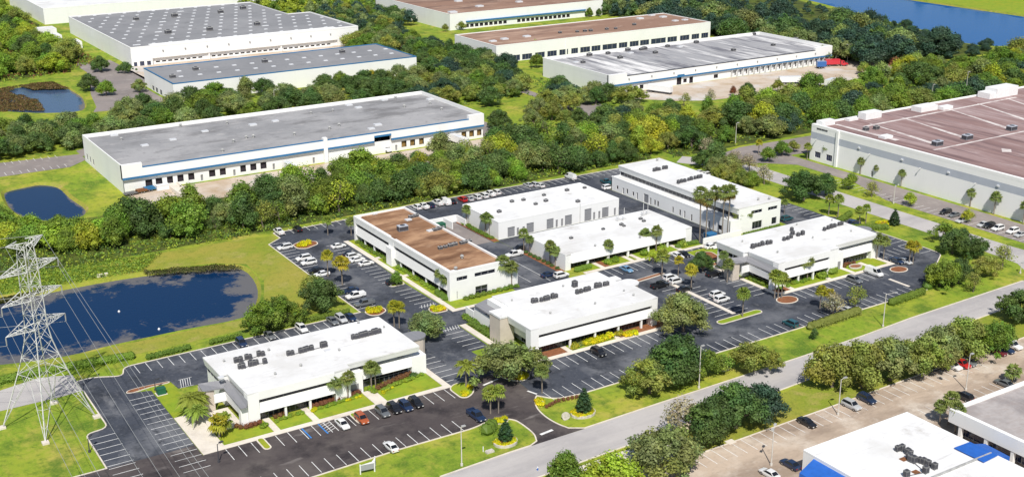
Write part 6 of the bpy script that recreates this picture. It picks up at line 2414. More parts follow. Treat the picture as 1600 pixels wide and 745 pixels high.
def undergrowth(name, polys, n, cols, label, hmax=1.6, size=.55, avoid=()):
    mb = MB()
    tints = []
    for poly in polys:
        xs, ys = [p[0] for p in poly], [p[1] for p in poly]
        k = 0
        tries = 0
        while k < n and tries < n * 8:
            tries += 1
            p = (R.uniform(min(xs), max(xs)), R.uniform(min(ys), max(ys)))
            if not inside(p, poly) or not visible(p[0], p[1], 0, 5) or any(inside(p, a) for a in avoid):
                continue
            k += 1
            h = hmax * max(.15, noise.noise(Vector((p[0] * .14, p[1] * .14, 3.3))) + .55)
            c = R.choice(cols)
            g0 = R.uniform(.75, 1.2)
            for _ in range(7):
                d = rnd_dir()
                q = Vector((p[0], p[1], 0)) + Vector((d.x * .7, d.y * .7, h * R.uniform(.2, 1.0)))
                g = g0 * R.uniform(.75, 1.25)
                leaf_quad(mb, tints, q, d + Vector((0, 0, .5)), size * R.uniform(.6, 1.3), (c[0] * g, c[1] * g, c[2] * g))
    o = mb.obj(name, 'leaf', tints=tints)
    o.color = (1, 1, 1, 1)
    tag(o, label, 'undergrowth', kind='stuff')


undergrowth('undergrowth', [[(28, 352), (72, 351), (95, 353), (120, 351), (131, 352), (220, 355), (290, 355), (290, 392), (96, 388), (60, 398), (28, 398)]], 5200, [GREEN['fresh'], GREEN['mid'], GREEN['lime'], GREEN['dark']], 'green scrub at the foot of the dense tree belt', 2.2, .6)
undergrowth('undergrowth', [[(298, 352), (372, 354), (600, 352), (600, 430), (505, 420), (490, 392), (345, 388), (330, 408), (300, 410)]], 2300, [GREEN['mid'], GREEN['lime'], GREEN['dark']], 'green scrub under the wide right hand wood', 2.2, .8)
undergrowth('undergrowth', [[(60, 645), (105, 655), (140, 664), (164, 690), (164, 860), (150, 1000), (30, 1000)]], 2400, [GREEN['fresh'], GREEN['mid'], GREEN['lime'], GREEN['rust']], 'green scrub under the upper left wood', 2.2, .9)
undergrowth('undergrowth', [[(258, 440), (345, 440), (340, 560), (345, 690), (312, 690), (298, 560)]], 900, [GREEN['dark'], GREEN['fresh'], GREEN['olive']], 'low shrubs under the oaks of the park strip', 1.4, .8, avoid=[[(258, 430), (330, 430), (338, 436), (320, 450), (318, 470), (305, 480), (258, 474)]])
undergrowth('reeds', [[(70, 590), (96, 583), (110, 575), (112, 600), (104, 628), (112, 641), (84, 634)], [(116, 628), (131, 620), (128, 640), (112, 642)]], 1500, [(.16, .10, .04), (.20, .15, .05), (.12, .12, .03)], 'brown reeds standing in the marsh pond at the upper left', 1.2, .6)
undergrowth('reeds', [[(86, 334), (111, 324), (110, 327.5), (100, 333), (86, 336.4)], [(20, 333), (46, 337.2), (60, 337.8), (46, 335), (20, 331)]], 500, [(.10, .10, .03), (.14, .12, .05), (.07, .09, .02)], 'reeds along the far shore of the blue pond', .9, .45)
undergrowth('marsh_shrubs', [[(60, 339), (86, 338), (95, 350), (72, 352), (46, 352), (40, 341)]], 1300, [GREEN['fresh'], GREEN['lime'], GREEN['mid']], 'low bushes on the bank behind the pylon arms', 1.5, .5)


# hedges and shrubs
def hedge(pts, w, h, col, label, dens=26, size=.26, closed=False, group=None, name='hedge'):
    mb = MB()
    tints = []
    x0, y0 = pts[0]
    for (a, b) in zip(pts[:-1], pts[1:]):
        a, b = Vector(a), Vector(b)
        L = (b - a).length
        d = (b - a) / L
        nn = Vector((-d.y, d.x))
        nseg = max(1, int(L / 1.0))
        for s in range(nseg):
            c = a + d * (s + .5) * L / nseg
            hh = h * R.uniform(.9, 1.08)
            core_lobe(mb, tints, (c.x, c.y, hh * .45), max(.5, w * .45), (.8, .8, .8), 6, 4)
        for _ in range(int(L * dens * (w + h) * .55)):
            t = R.uniform(0, L)
            ang = R.uniform(-.25, math.pi + .25)
            rad = .82 + .22 * R.random()
            cx, cz = math.cos(ang), math.sin(ang)
            sq = max(abs(cx), abs(cz)) ** .55
            pos = a + d * t + nn * (cx / sq * w * .5 * rad)
            z = max(.05, h * .12 + cz / sq * h * .88 * rad)
            bump = 1 + .12 * noise.noise(Vector((pos.x * .9, pos.y * .9, 1)))
            g = R.uniform(.72, 1.25)
            leaf_quad(mb, tints, Vector((pos.x, pos.y, z * bump)), Vector((nn.x * cx, nn.y * cx, max(.1, cz))) + rnd_dir() * .6, size * R.uniform(.7, 1.3), (g, g, g))
    o = mb.obj(name, 'leaf', tints=tints)
    o.color = (*GREEN[col], 1)
    return tag(o, label, 'hedge' if name == 'hedge' else 'shrub', group)


def shrub(x, y, s, col, label, group=None, z=1.0):
    o = bpy.data.objects.new('shrub', R.choice(SHRUB))
    COL.objects.link(o)
    o.location = (x, y, .1)
    o.scale = (s, s, s * z)
    o.rotation_euler = (0, 0, R.uniform(0, 6.28))
    g = GREEN[col]
    q = R.uniform(.9, 1.1)
    o.color = (g[0] * q, g[1] * q, g[2] * q, 1)
    return tag(o, label, 'shrub', group)


def shrubs(pts, s, col, label, group, z=1.0):
    for (x, y) in pts:
        shrub(x, y, s * R.uniform(.85, 1.15), col, label, group, z)


def along(p, q, gap, jit=.15):
    n = max(1, int(math.hypot(q[0] - p[0], q[1] - p[1]) / gap))
    return [(p[0] + (q[0] - p[0]) * (i + .5) / n + R.uniform(-jit, jit), p[1] + (q[1] - p[1]) * (i + .5) / n + R.uniform(-jit, jit)) for i in range(n)]


# hedge along the pond behind the front-left office
hedge([(84.5, 275.4), (93, 275.6)], 1.7, 1.5, 'hedge', 'clipped hedge by the pond, the longer piece behind the office roof')
hedge([(95.2, 275.6), (123, 275.6)], 1.7, 1.5, 'hedge', 'long clipped hedge between the pond trees and the parked cars')
hedge([(68.5, 274.9), (79.5, 275.2)], 1.8, 1.6, 'hedge', 'clipped hedge piece nearest the pylon beside the rear lot')
hedge([(20, 279.5), (44, 280.5), (66, 277.5)], 2.6, 1.9, 'fresh', 'loose hedge behind the pylon along the pale lane', 20, .34)
# front-left office planting
for (p, q, c, lb) in (((108, 229.3), (121.2, 233.0), 'rust', 'rust coloured clipped shrub along the right front wall of the pylon side office'), ((91.5, 228.6), (104.2, 229.6), 'rust', 'rust coloured clipped shrub below the palms of the pylon side office')):
    hedge([p, ((p[0] + q[0]) / 2, (p[1] + q[1]) / 2), q], 1.6, 1.35, c, lb, 30, .22)
hedge([(75.6, 227.4), (79.8, 228.0)], 1.5, 1.3, 'rust', 'rust coloured clipped hedge curling round the left corner of the pylon side office', 30, .2)
hedge([(74.2, 229.5), (75.4, 227.6)], 1.4, 1.3, 'rust', 'rounded rust coloured hedge at the patio of the pylon side office', 30, .2)
hedge([(82.6, 228.6), (86.2, 229.0)], 1.2, 1.1, 'rust', 'short rust coloured hedge left of the pink terrace', 30, .2)
hedge([(121.9, 234), (122.2, 238.5)], 1.1, 1.0, 'rust', 'rust coloured hedge at the right end of the pylon side office', 30, .2)
shrubs(along((108.6, 227.9), (121, 231.0), 1.1, .3), .75, 'fresh', 'small green shrub in the long bed right of the office path', 'green shrubs of the right bed')
shrubs(along((107.9, 226.8), (111.6, 228.2), .7, .3), .5, 'yellow', 'small yellow flowering shrub right of the office path', 'yellow flowers right of the path')
shrubs(along((92.0, 227.4), (103.8, 228.6), 1.0, .3), .65, 'fresh', 'small green shrub in the bed left of the office path', 'green shrubs of the left bed')
shrubs(along((99.5, 227.6), (103.6, 228.3), .7, .25), .5, 'yellow', 'small yellow flowering shrub left of the office path', 'yellow flowers left of the path')
shrubs(along((91.3, 226.8), (92.6, 228.2), .6, .3), .75, 'yellow', 'bright yellow shrub beside the pink terrace path', 'yellow shrubs by the terrace')
shrubs(along((82.4, 226.8), (89.2, 227.8), .9, .3), .6, 'fresh', 'small green shrub before the pink terrace', 'green shrubs by the terrace')
shrubs([(80.0, 226.5), (79.3, 226.0), (106.9, 229.9), (107.0, 228.4)], .8, 'fresh', 'round green shrub beside a path of the pylon side office', 'green shrubs by the paths')
shrub(118.5, 230.9, 1.1, 'dark', 'dark green rounded shrub before the right front wall of the pylon side office')
hedge([(118.0, 197.2), (121.2, 199.3)], 3.6, 1.8, 'hedge', 'big bright green rounded hedge beside the navy pickup', 26, .24)
# entrance planting
shrubs(along((121.4, 201.2), (125.2, 200.4), .6, .5), .85, 'yellow', 'bright yellow shrub by the entrance drive palms', 'yellow shrubs at the entrance palms')
shrubs([(119.6 + 1.9 * math.cos(a), 192.0 + 1.5 * math.sin(a)) for a in [i * .7 for i in range(9)]], .8, 'yellow', 'bright yellow shrub ringing the conical tree left of the entrance', 'yellow ring left of the entrance')
shrubs([(141.0 + 2.2 * math.cos(a), 194.0 + 1.6 * math.sin(a)) for a in [i * .63 for i in range(10)]], .85, 'yellow', 'bright yellow shrub ringing the conical tree right of the entrance', 'yellow ring right of the entrance')
shrubs([(123.6, 215.6), (124.4, 216.2), (126.6, 218.4), (126.9, 219.4), (124.0, 216.9)], .8, 'yellow', 'yellow shrub on the island of the feathery palm', 'yellow shrubs of the feathery palm island')
shrubs([(138.9, 216.2), (139.9, 216.0), (140.8, 216.8), (140.2, 217.6), (139.0, 217.4)], 1.1, 'yellow', 'yellow shrub on the oak island before the middle office', 'yellow shrubs of the oak island')
shrubs([(135.6, 202.2), (136.2, 203.2), (135.2, 203.0), (136.6, 204.4), (135.8, 204.2)], .85, 'yellow', 'yellow shrub at the right corner of the entrance drive', 'yellow shrubs at the drive corner')
hedge([(135.4, 200.6), (139.4, 201.8), (145, 201.0)], 1.1, .8, 'rust', 'low red hedge edging the lot right of the entrance drive', 30, .2)
# planting of the middle office
shrubs(along((163.4, 223.8), (171.6, 224.3), .7, .45), 1.2, 'yellow', 'bright yellow shrub in the long row before the middle office', 'yellow row before the middle office')
shrubs(along((174.8, 222.6), (177.8, 223.0), .7, .4), 1.15, 'yellow', 'bright yellow shrub right of the middle office path', 'yellow shrubs right of the path')
shrubs([(159.4, 223.6), (160.2, 224.2), (173.8, 224.2), (174.5, 224.6)], 1.1, 'gold', 'rounded lime yellow shrub beside a path of the middle office', 'lime shrubs at the middle office')
shrubs([(161.5, 224.3), (162.6, 224.6), (148.9, 225.2), (150.2, 225.4)], .8, 'olive', 'olive shrub in the mulch before the middle office', 'olive shrubs at the middle office')
hedge([(145.9, 236.6), (145.9, 251)], 1.8, 1.5, 'mid', 'dense hedge along the left white screen wall of the middle office', 26, .26)
shrubs(along((147.0, 241.5), (147.0, 257), 1.6, .3), 1.2, 'mid', 'round green shrub against the white screen walls of the middle office', 'shrubs at the screen walls')
# brown office planting
hedge([(149.2, 269.4), (149.6, 275.6)], 2.6, .9, 'hedge', 'clipped green hedge at the near corner of the brown roofed office', 28, .22)
shrubs(along((149.6, 277.5), (149.8, 300), 1.7, .3), .9, 'fresh', 'green shrub under the long facade of the brown roofed office, near half', 'shrubs under the near facade half')
shrubs(along((149.6, 305.5), (149.8, 327), 1.7, .3), .9, 'mid', 'green shrub under the long facade of the brown roofed office, far half', 'shrubs under the far facade half')
shrubs(along((153, 266.5), (171.5, 267.2), 1.7, .2), 1.0, 'mid', 'round green shrub before the end wall of the brown roofed office', 'shrubs before the brown office end wall')
shrubs([(142.6, 263.6), (143.8, 263.4), (144.9, 264), (143.4, 264.8), (144.6, 265.2), (142.9, 265.6)], 1.0, 'yellow', 'yellow shrub on the island at the near corner of the brown roofed office', 'yellow shrubs at the brown office corner')
shrubs([(127.6, 272.2), (128.8, 271.6), (130, 272), (129.2, 273.2), (130.6, 273.2), (127.8, 273.8)], 1.05, 'yellow', 'yellow shrub on the island right of the pond trees', 'yellow shrubs right of the pond trees')
shrubs([(133, 333), (134.4, 332.4), (135.8, 333.2), (134.8, 334.6), (136.6, 334.6)], 1.05, 'yellow', 'yellow shrub on the island at the far end of the car park', 'yellow shrubs at the far island')
# low office planting
shrubs([(203.5, 268.4), (206.3, 268.6), (217.2, 268.6), (224, 268.4), (232, 268.6)], 1.5, 'fresh', 'big round lime shrub before the low office', 'round shrubs before the low office', 1.2)
hedge([(191.5, 268.2), (197.4, 268.6)], 2.2, 1.3, 'fresh', 'wide green hedge before the left end of the low office', 24, .26)
hedge([(229.5, 268.6), (238, 268.4)], 2.0, 1.1, 'hedge', 'green hedge before the right end of the low office', 24, .26)
shrubs(along((188.3, 272), (188.3, 291), 2.2, .2), .8, 'dark', 'dark shrub in the red mulch along the low office side wall', 'dark shrubs at the low office side')
shrubs(along((186.6, 306), (186.6, 326), 1.6, .2), .95, 'mid', 'green shrub in the mulch along the workshop side wall', 'shrubs at the workshop side')
shrubs([(237.4, 291), (238.2, 290), (239.4, 289.5)], 1.2, 'fresh', 'bright shrub in the alley behind the low office', 'shrubs in the alley')
# right office planting
shrubs([(247.6, 225.8), (248.6, 226.2)], 1.7, 'fresh', 'round clipped green shrub at the right office entrance, left pair', 'round shrubs at the entrance', .95)
hedge([(251.2, 226.2), (254.6, 226.9)], 2.4, 2.0, 'fresh', 'oblong clipped hedge at the right office entrance', 26, .24)
shrubs(along((229.6, 228), (229.6, 237), 1.6, .3), .9, 'mid', 'green shrub along the left wall of the right office', 'shrubs left of the right office')
shrubs(along((230, 225.8), (244, 226.6), 1.5, .4), .8, 'fresh', 'green shrub along the left front of the right office', 'shrubs at the right office front')
shrubs(along((258.8, 228.8), (264.8, 229.4), 1.3, .4), .8, 'rust', 'reddish shrub near the round planter of the right office', 'reddish shrubs at the right office')
hedge([(255, 266.4), (271.5, 267.0)], 1.3, .9, 'hedge', 'low hedge before the end wall of the long building', 24, .24)
hedge([(274, 253), (299, 262.5)], 2.6, 1.6, 'hedge', 'thick hedge beyond the right office before the dark lot', 20, .34)
hedge([(288, 252), (298, 246)], 2.8, 1.6, 'hedge', 'thick hedge behind the small conical tree by the side road', 20, .34)
shrubs([(301.0 + 1.9 * math.cos(a), 250.2 + 1.6 * math.sin(a)) for a in [i * .8 for i in range(8)]], .85, 'yellow', 'yellow shrub ringing the small conical tree by the side road', 'yellow ring by the side road')
hedge([(247.5, 200.8), (262, 201.8)], 2.7, 1.8, 'hedge', 'large clipped hedge beside the lamp post on the verge', 24, .3)
hedge([(265.5, 203.5), (275.5, 209.0)], 3.0, 1.7, 'hedge', 'large clipped hedge below the verge trees at the right lot corner', 22, .3)
hedge([(217.5, 200.8), (236, 201.4)], 3.2, 1.7, 'olive', 'dark shrubbery under the sparse tree on the verge', 20, .3)
shrub(182.5, 194.6, 1.3, 'mid', 'round shrub in a small stone ring on the verge')
# ------------------------------------------------------------------ single trees


SINGLE = [
    # kind, u, v, height, colour, label, width
    ('oak0', 1068, 517, 10.6, 'oak', 'big round oak at the right end of the middle office', 1.12),
    ('oak1', 797, 590, 10.0, 'oak', 'big oak on the island before the middle office tower', 1.15),
    ('oak2', 664, 531, 8.2, 'oak', 'oak beside the beige round tower of the pylon side office', 1.1),
    ('oak3', 418, 517, 8.6, 'mid', 'leafy pond side tree, left one of the clump at the pond corner', 1.05),
    ('oak1', 446, 505, 8.2, 'mid', 'leafy pond side tree in the middle of the clump at the pond corner', .95),
    ('oak0', 505, 487, 9.4, 'dark', 'dark tree of the pond corner clump touching the parked cars', 1.0),
    ('wood2', 488, 470, 7.5, 'olive', 'olive tree behind the pond corner clump', 1.0),
    ('round0', 405, 512, 4.0, 'fresh', 'small bush tree at the pond edge of the clump', 1.2),
    ('oak2', 1060, 598, 12.0, 'dark', 'tall dark oak right of the lot before the middle office', 1.05),
    ('oak3', 1015, 614, 8.6, 'olive', 'olive oak leaning over the lot before the middle office', 1.1),
    ('wood4', 1100, 588, 7.0, 'mid', 'small tree filling the gap right of the tall dark oak', 1.1),
    ('oak1', 1178, 580, 8.2, 'olive', 'rounded oak on the verge between lot and main road', 1.0),
    ('round2', 1130, 578, 3.6, 'mid', 'low bushy tree left of the rounded verge oak', 1.4),
    ('oak0', 1098, 424, 6.4, 'dark', 'dark shady tree between the low office and the right office', .95),
    ('oak1', 1030, 742, 10.6, 'oak', 'full oak on the near side of the main road', 1.1),
    ('sparse1', 1072, 681, 9.2, 'grey', 'sparse pale trunked tree leaning at the main road', 1.2),
    ('oak2', 1112, 690, 10.2, 'dark', 'dark oak behind the pale trunked tree', 1.0),
    ('oak3', 1150, 668, 10.5, 'dark', 'dark oak in the middle of the near roadside clump', 1.0),
    ('oak0', 1190, 655, 9.0, 'deep', 'dark oak at the right end of the near roadside clump', 1.0),
    ('wood3', 885, 764, 7.2, 'mid', 'tree cut by the bottom edge, left of the lime one', 1.2),
    ('wood1', 948, 768, 9.0, 'lime', 'lime green tree cut by the bottom edge', 1.1),
    ('oak2', 1300, 604, 11.0, 'olive', 'first oak of the row along the tan lot', 1.0),
    ('oak0', 1345, 606, 11.5, 'olive', 'second oak of the row along the tan lot', 1.0),
    ('oak3', 1390, 594, 10.8, 'oak', 'third oak of the row along the tan lot', 1.0),
    ('oak1', 1432, 585, 10.0, 'olive', 'fourth oak of the row along the tan lot', 1.0),
    ('oak2', 1468, 572, 10.5, 'oak', 'fifth oak of the row along the tan lot', 1.0),
    ('oak0', 1507, 562, 11.0, 'olive', 'sixth oak of the row along the tan lot', 1.0),
    ('oak1', 1545, 549, 8.6, 'mid', 'last oak of the row along the tan lot', .95),
    ('oak3', 1592, 500, 8.6, 'dark', 'dark tree at the right edge beside the main road', 1.1),
    ('round1', 1570, 528, 4.0, 'mid', 'low bush tree between the row and the right edge', 1.5),
    ('oak1', 1468, 446, 8.2, 'mid', 'bushy tree at the corner of the right lot', 1.0),
    ('oak2', 1497, 442, 7.6, 'dark', 'darker bushy tree behind the right lot corner', .95),
    ('sparse0', 1520, 456, 5.6, 'olive', 'thin olive tree on the verge below the corner trees', 1.3),
    ('oak0', 1540, 430, 6.2, 'olive', 'low olive tree on the verge near the side road', 1.1),
    ('sparse2', 1566, 420, 7.4, 'olive', 'brownish tree right of the verge clump by the side road', 1.2),
    ('oak3', 1488, 396, 7.8, 'dark', 'dark tree by the side road above the right lot', 1.0),
    ('oak1', 1518, 402, 7.0, 'dark', 'dark rounded tree by the side road, right one of two', 1.0),
    ('sparse0', 1300, 494, 6.4, 'grey', 'bare looking shrubby tree on the verge over two parked cars', 1.3),
    ('sparse1', 1336, 480, 6.0, 'olive', 'half bare olive tree right of the bare looking one', 1.3),
    ('round1', 1272, 530, 3.2, 'dark', 'small thin tree on the grass below the bare one', .8),
    ('oak0', 1255, 313, 10.4, 'dark', 'broad dark oak left of the side road', 1.2),
    ('oak2', 1290, 305, 8.0, 'dark', 'dark oak close to the side road, right of the broad one', 1.0),
    ('round0', 1326, 296, 6.2, 'mid', 'round green tree between side road and banded wall', 1.1),
    ('sparse2', 1362, 308, 5.6, 'olive', 'thin brown tree between side road and banded wall', 1.3),
    ('round2', 1422, 322, 4.8, 'lime', 'small lime tree in the parking strip at the banded wall', 1.3),
    ('round1', 1511, 347, 4.6, 'lime', 'small lime tree among the cars at the banded wall', 1.2),
    ('round0', 1475, 380, 6.6, 'mid', 'bushy green tree on the verge of the side road', 1.3),
    ('round2', 1500, 384, 6.0, 'dark', 'dark bushy tree right beside the green one on the side road verge', 1.2),
    ('sparse0', 1194, 288, 7.4, 'grey', 'grey half bare tree with pale trunk by the side road lawn', 1.2),
    ('round1', 1202, 253, 6.0, 'mid', 'round green tree on the lot island left of the banded wall', 1.3),
    ('oak0', 1118, 272, 6.8, 'oak', 'grey green tree at the head of the thicket beyond the long building', 1.0),
    ('oak2', 1146, 279, 6.2, 'olive', 'olive tree in the thicket beyond the long building, far row', 1.0),
    ('wood2', 1172, 291, 6.0, 'mid', 'mid green tree at the near end of the thicket', 1.1),
    ('wood4', 1142, 268, 7.0, 'oak', 'grey green tree in the thicket near the lot', 1.0),
    ('oak3', 1098, 262, 7.0, 'dark', 'dark tree over the far end of the long roof', 1.0),
    ('wood1', 1120, 250, 8.0, 'dark', 'dark tree left of the red car at the wood edge', 1.0),
    ('sparse1', 1104, 246, 8.0, 'grey', 'grey bare tree over the far end of the long roof', 1.1),
    ('oak2', 1222, 243, 6.0, 'mid', 'green tree by the drive left of the banded wall corner', 1.0),
    ('round2', 1240, 238, 5.0, 'olive', 'small olive tree at the drive left of the banded wall corner', 1.2),
    ('oak1', 1130, 283, 6.6, 'olive', 'olive tree along the far side of the long building, left', 1.0),
    ('oak3', 1158, 291, 6.4, 'olive', 'olive tree along the far side of the long building, right', 1.0),
    ('sparse1', 1150, 262, 7.0, 'grey', 'grey bare tree above the olive pair, left', 1.3),
    ('sparse2', 1172, 268, 7.0, 'grey', 'grey bare tree above the olive pair, right', 1.3),
    ('wood1', 745, 137, 7.6, 'dark', 'spreading oak on the park lawn, left one by the upper road', 1.06),
    ('wood1', 775, 150, 7.1, 'olive', 'spreading oak on the park lawn, third along the upper road', 1.06),
    ('oak1', 800, 150, 8.6, 'oak', 'spreading oak on the park lawn, fourth along the upper road', 0.92),
    ('oak3', 855, 170, 9.2, 'olive', 'spreading oak on the park lawn, left of the small car park', 1.01),
    ('wood1', 870, 163, 7.6, 'oak', 'spreading oak on the park lawn, beside the upper road bend', 0.98),
    ('oak1', 890, 174, 9.3, 'olive', 'spreading oak on the park lawn, touching the small car park', 0.93),
    ('oak0', 885, 197, 7.3, 'olive', 'spreading oak on the park lawn, first above the dense belt', 0.93),
    ('oak0', 780, 203, 9.4, 'dark', 'spreading oak on the park lawn, near the warehouse end wall', 0.94),
    ('oak1', 720, 150, 9.4, 'oak', 'spreading oak on the park lawn, behind the warehouse corner', 1.07),
    ('oak2', 700, 152, 7.8, 'oak', 'spreading oak on the park lawn, far left behind the roof', 1.01),
    ('oak1', 650, 140, 7.5, 'oak', 'spreading oak on the park lawn, leftmost behind the roof ridge', 1.09),
    ('oak3', 905, 195, 7.7, 'dark', 'spreading oak on the park lawn, second above the dense belt', 0.98),
    ('oak1', 925, 205, 7.7, 'dark', 'spreading oak on the park lawn, third above the dense belt', 0.96),
    ('wood1', 940, 192, 8.5, 'dark', 'spreading oak on the park lawn, fourth above the dense belt', 0.91),
    ('oak2', 862, 188, 9.0, 'olive', 'spreading oak on the park lawn, on the middle of the lawn', 1.04),
    ('oak1', 835, 200, 8.2, 'oak', 'spreading oak on the park lawn, by the lower lawn edge', 0.91),
    ('oak0', 765, 165, 9.4, 'dark', 'spreading oak on the park lawn, along the roof edge, upper', 1.07),
    ('oak0', 738, 158, 8.4, 'olive', 'spreading oak on the park lawn, along the roof edge, middle', 0.97),
    ('wood1', 950, 200, 9.1, 'olive', 'spreading oak on the park lawn, last above the dense belt', 0.91),
    ('oak1', 840, 182, 8.6, 'oak', 'spreading oak on the park lawn, above the lower lawn edge', 0.92),
    ('oak2', 988, 187, 9.0, 'oak', 'broad oak before the left docks of the streaked roof warehouse', 1.15),
    ('oak0', 1047, 176, 6.6, 'dark', 'dark round tree right of the broad dock oak', .9),
    ('sparse1', 1069, 166, 6.6, 'olive', 'brownish thin tree at the truck yard', 1.0),
    ('sparse0', 1109, 163, 7.0, 'grey', 'grey thin tree at the truck yard', 1.0),
    ('round1', 1144, 150, 5.0, 'rust', 'small reddish tree in the truck yard', .9),
    ('oak1', 1170, 152, 7.4, 'dark', 'dark round tree in the truck yard', .8),
    ('round0', 1214, 144, 6.4, 'olive', 'olive tree with thin trunk in the truck yard', 1.0),
    ('round2', 1254, 138, 5.6, 'olive', 'grey green tree left of the red truck cab', 1.1),
    ('round1', 1281, 136, 6.4, 'mid', 'green tree right of the red truck cab', 1.0),
    ('sparse2', 1395, 113, 8.4, 'rust', 'reddish half bare tree right of the truck yard', 1.2),
    ('round0', 1346, 116, 6.4, 'olive', 'brown green tree at the right end of the truck yard', 1.3),
    ('oak3', 218, 144, 6.6, 'oak', 'spreading tree on the island before the low skylight roof', .9),
    ('oak1', 195, 115, 6.4, 'dark', 'dark spreading tree at the corner of the biggest skylight roof', .95),
    ('oak0', 142, 142, 9.0, 'dark', 'dark round tree at the marsh lawn, left one', 1.0),
    ('oak2', 166, 150, 8.0, 'fresh', 'bright round tree at the marsh lawn, right one', .95),
    ('oak3', 158, 112, 8.5, 'dark', 'dark tree behind the two marsh lawn trees', 1.0),
    ('round1', 620, 447, 4.4, 'mid', 'small tree on the island beside the black SUV', 1.0),
    ('round0', 1020, 412, 3.6, 'lime', 'small lime tree before the low office', 1.1),
    ('oak1', 838, 106, 8.0, 'mid', 'green tree at the left end of the streaked roof warehouse', .7),
    ('wood3', 836, 88, 8.5, 'fresh', 'pair of upright green trees before blue windows, left', .7),
    ('wood1', 849, 86, 8.0, 'dark', 'pair of upright green trees before blue windows, right', .7),
    ('wood5', 868, 86, 7.5, 'dark', 'dark upright tree before the blue office windows', .8),
    ('wood0', 1047, 62, 8.5, 'dark', 'dark tree before the blue windows near the far end', .8),
    ('wood2', 1066, 60, 6.5, 'mid', 'small tree before the blue windows near the far end', .9),
    ('oak0', 920, 27, 6.6, 'mid', 'tree at the far corner of the upper brown roof', .7),
    ('oak2', 936, 26, 5.6, 'dark', 'dark tree at the far corner of the upper brown roof', .7),
    ('round1', 696, 50, 5.0, 'olive', 'bare olive tree before the upper blue stripe, left', 1.2),
    ('round2', 722, 48, 6.0, 'olive', 'olive tree before the upper blue stripe, right', 1.2),
    ('round0', 578, 124, 5.0, 'gold', 'golden flowering tree before the low skylight roof', 1.4),
]
for (k, u, v, h, c, lb, w) in SINGLE:
    planted(k, u, v, h, c, lb, None, w)

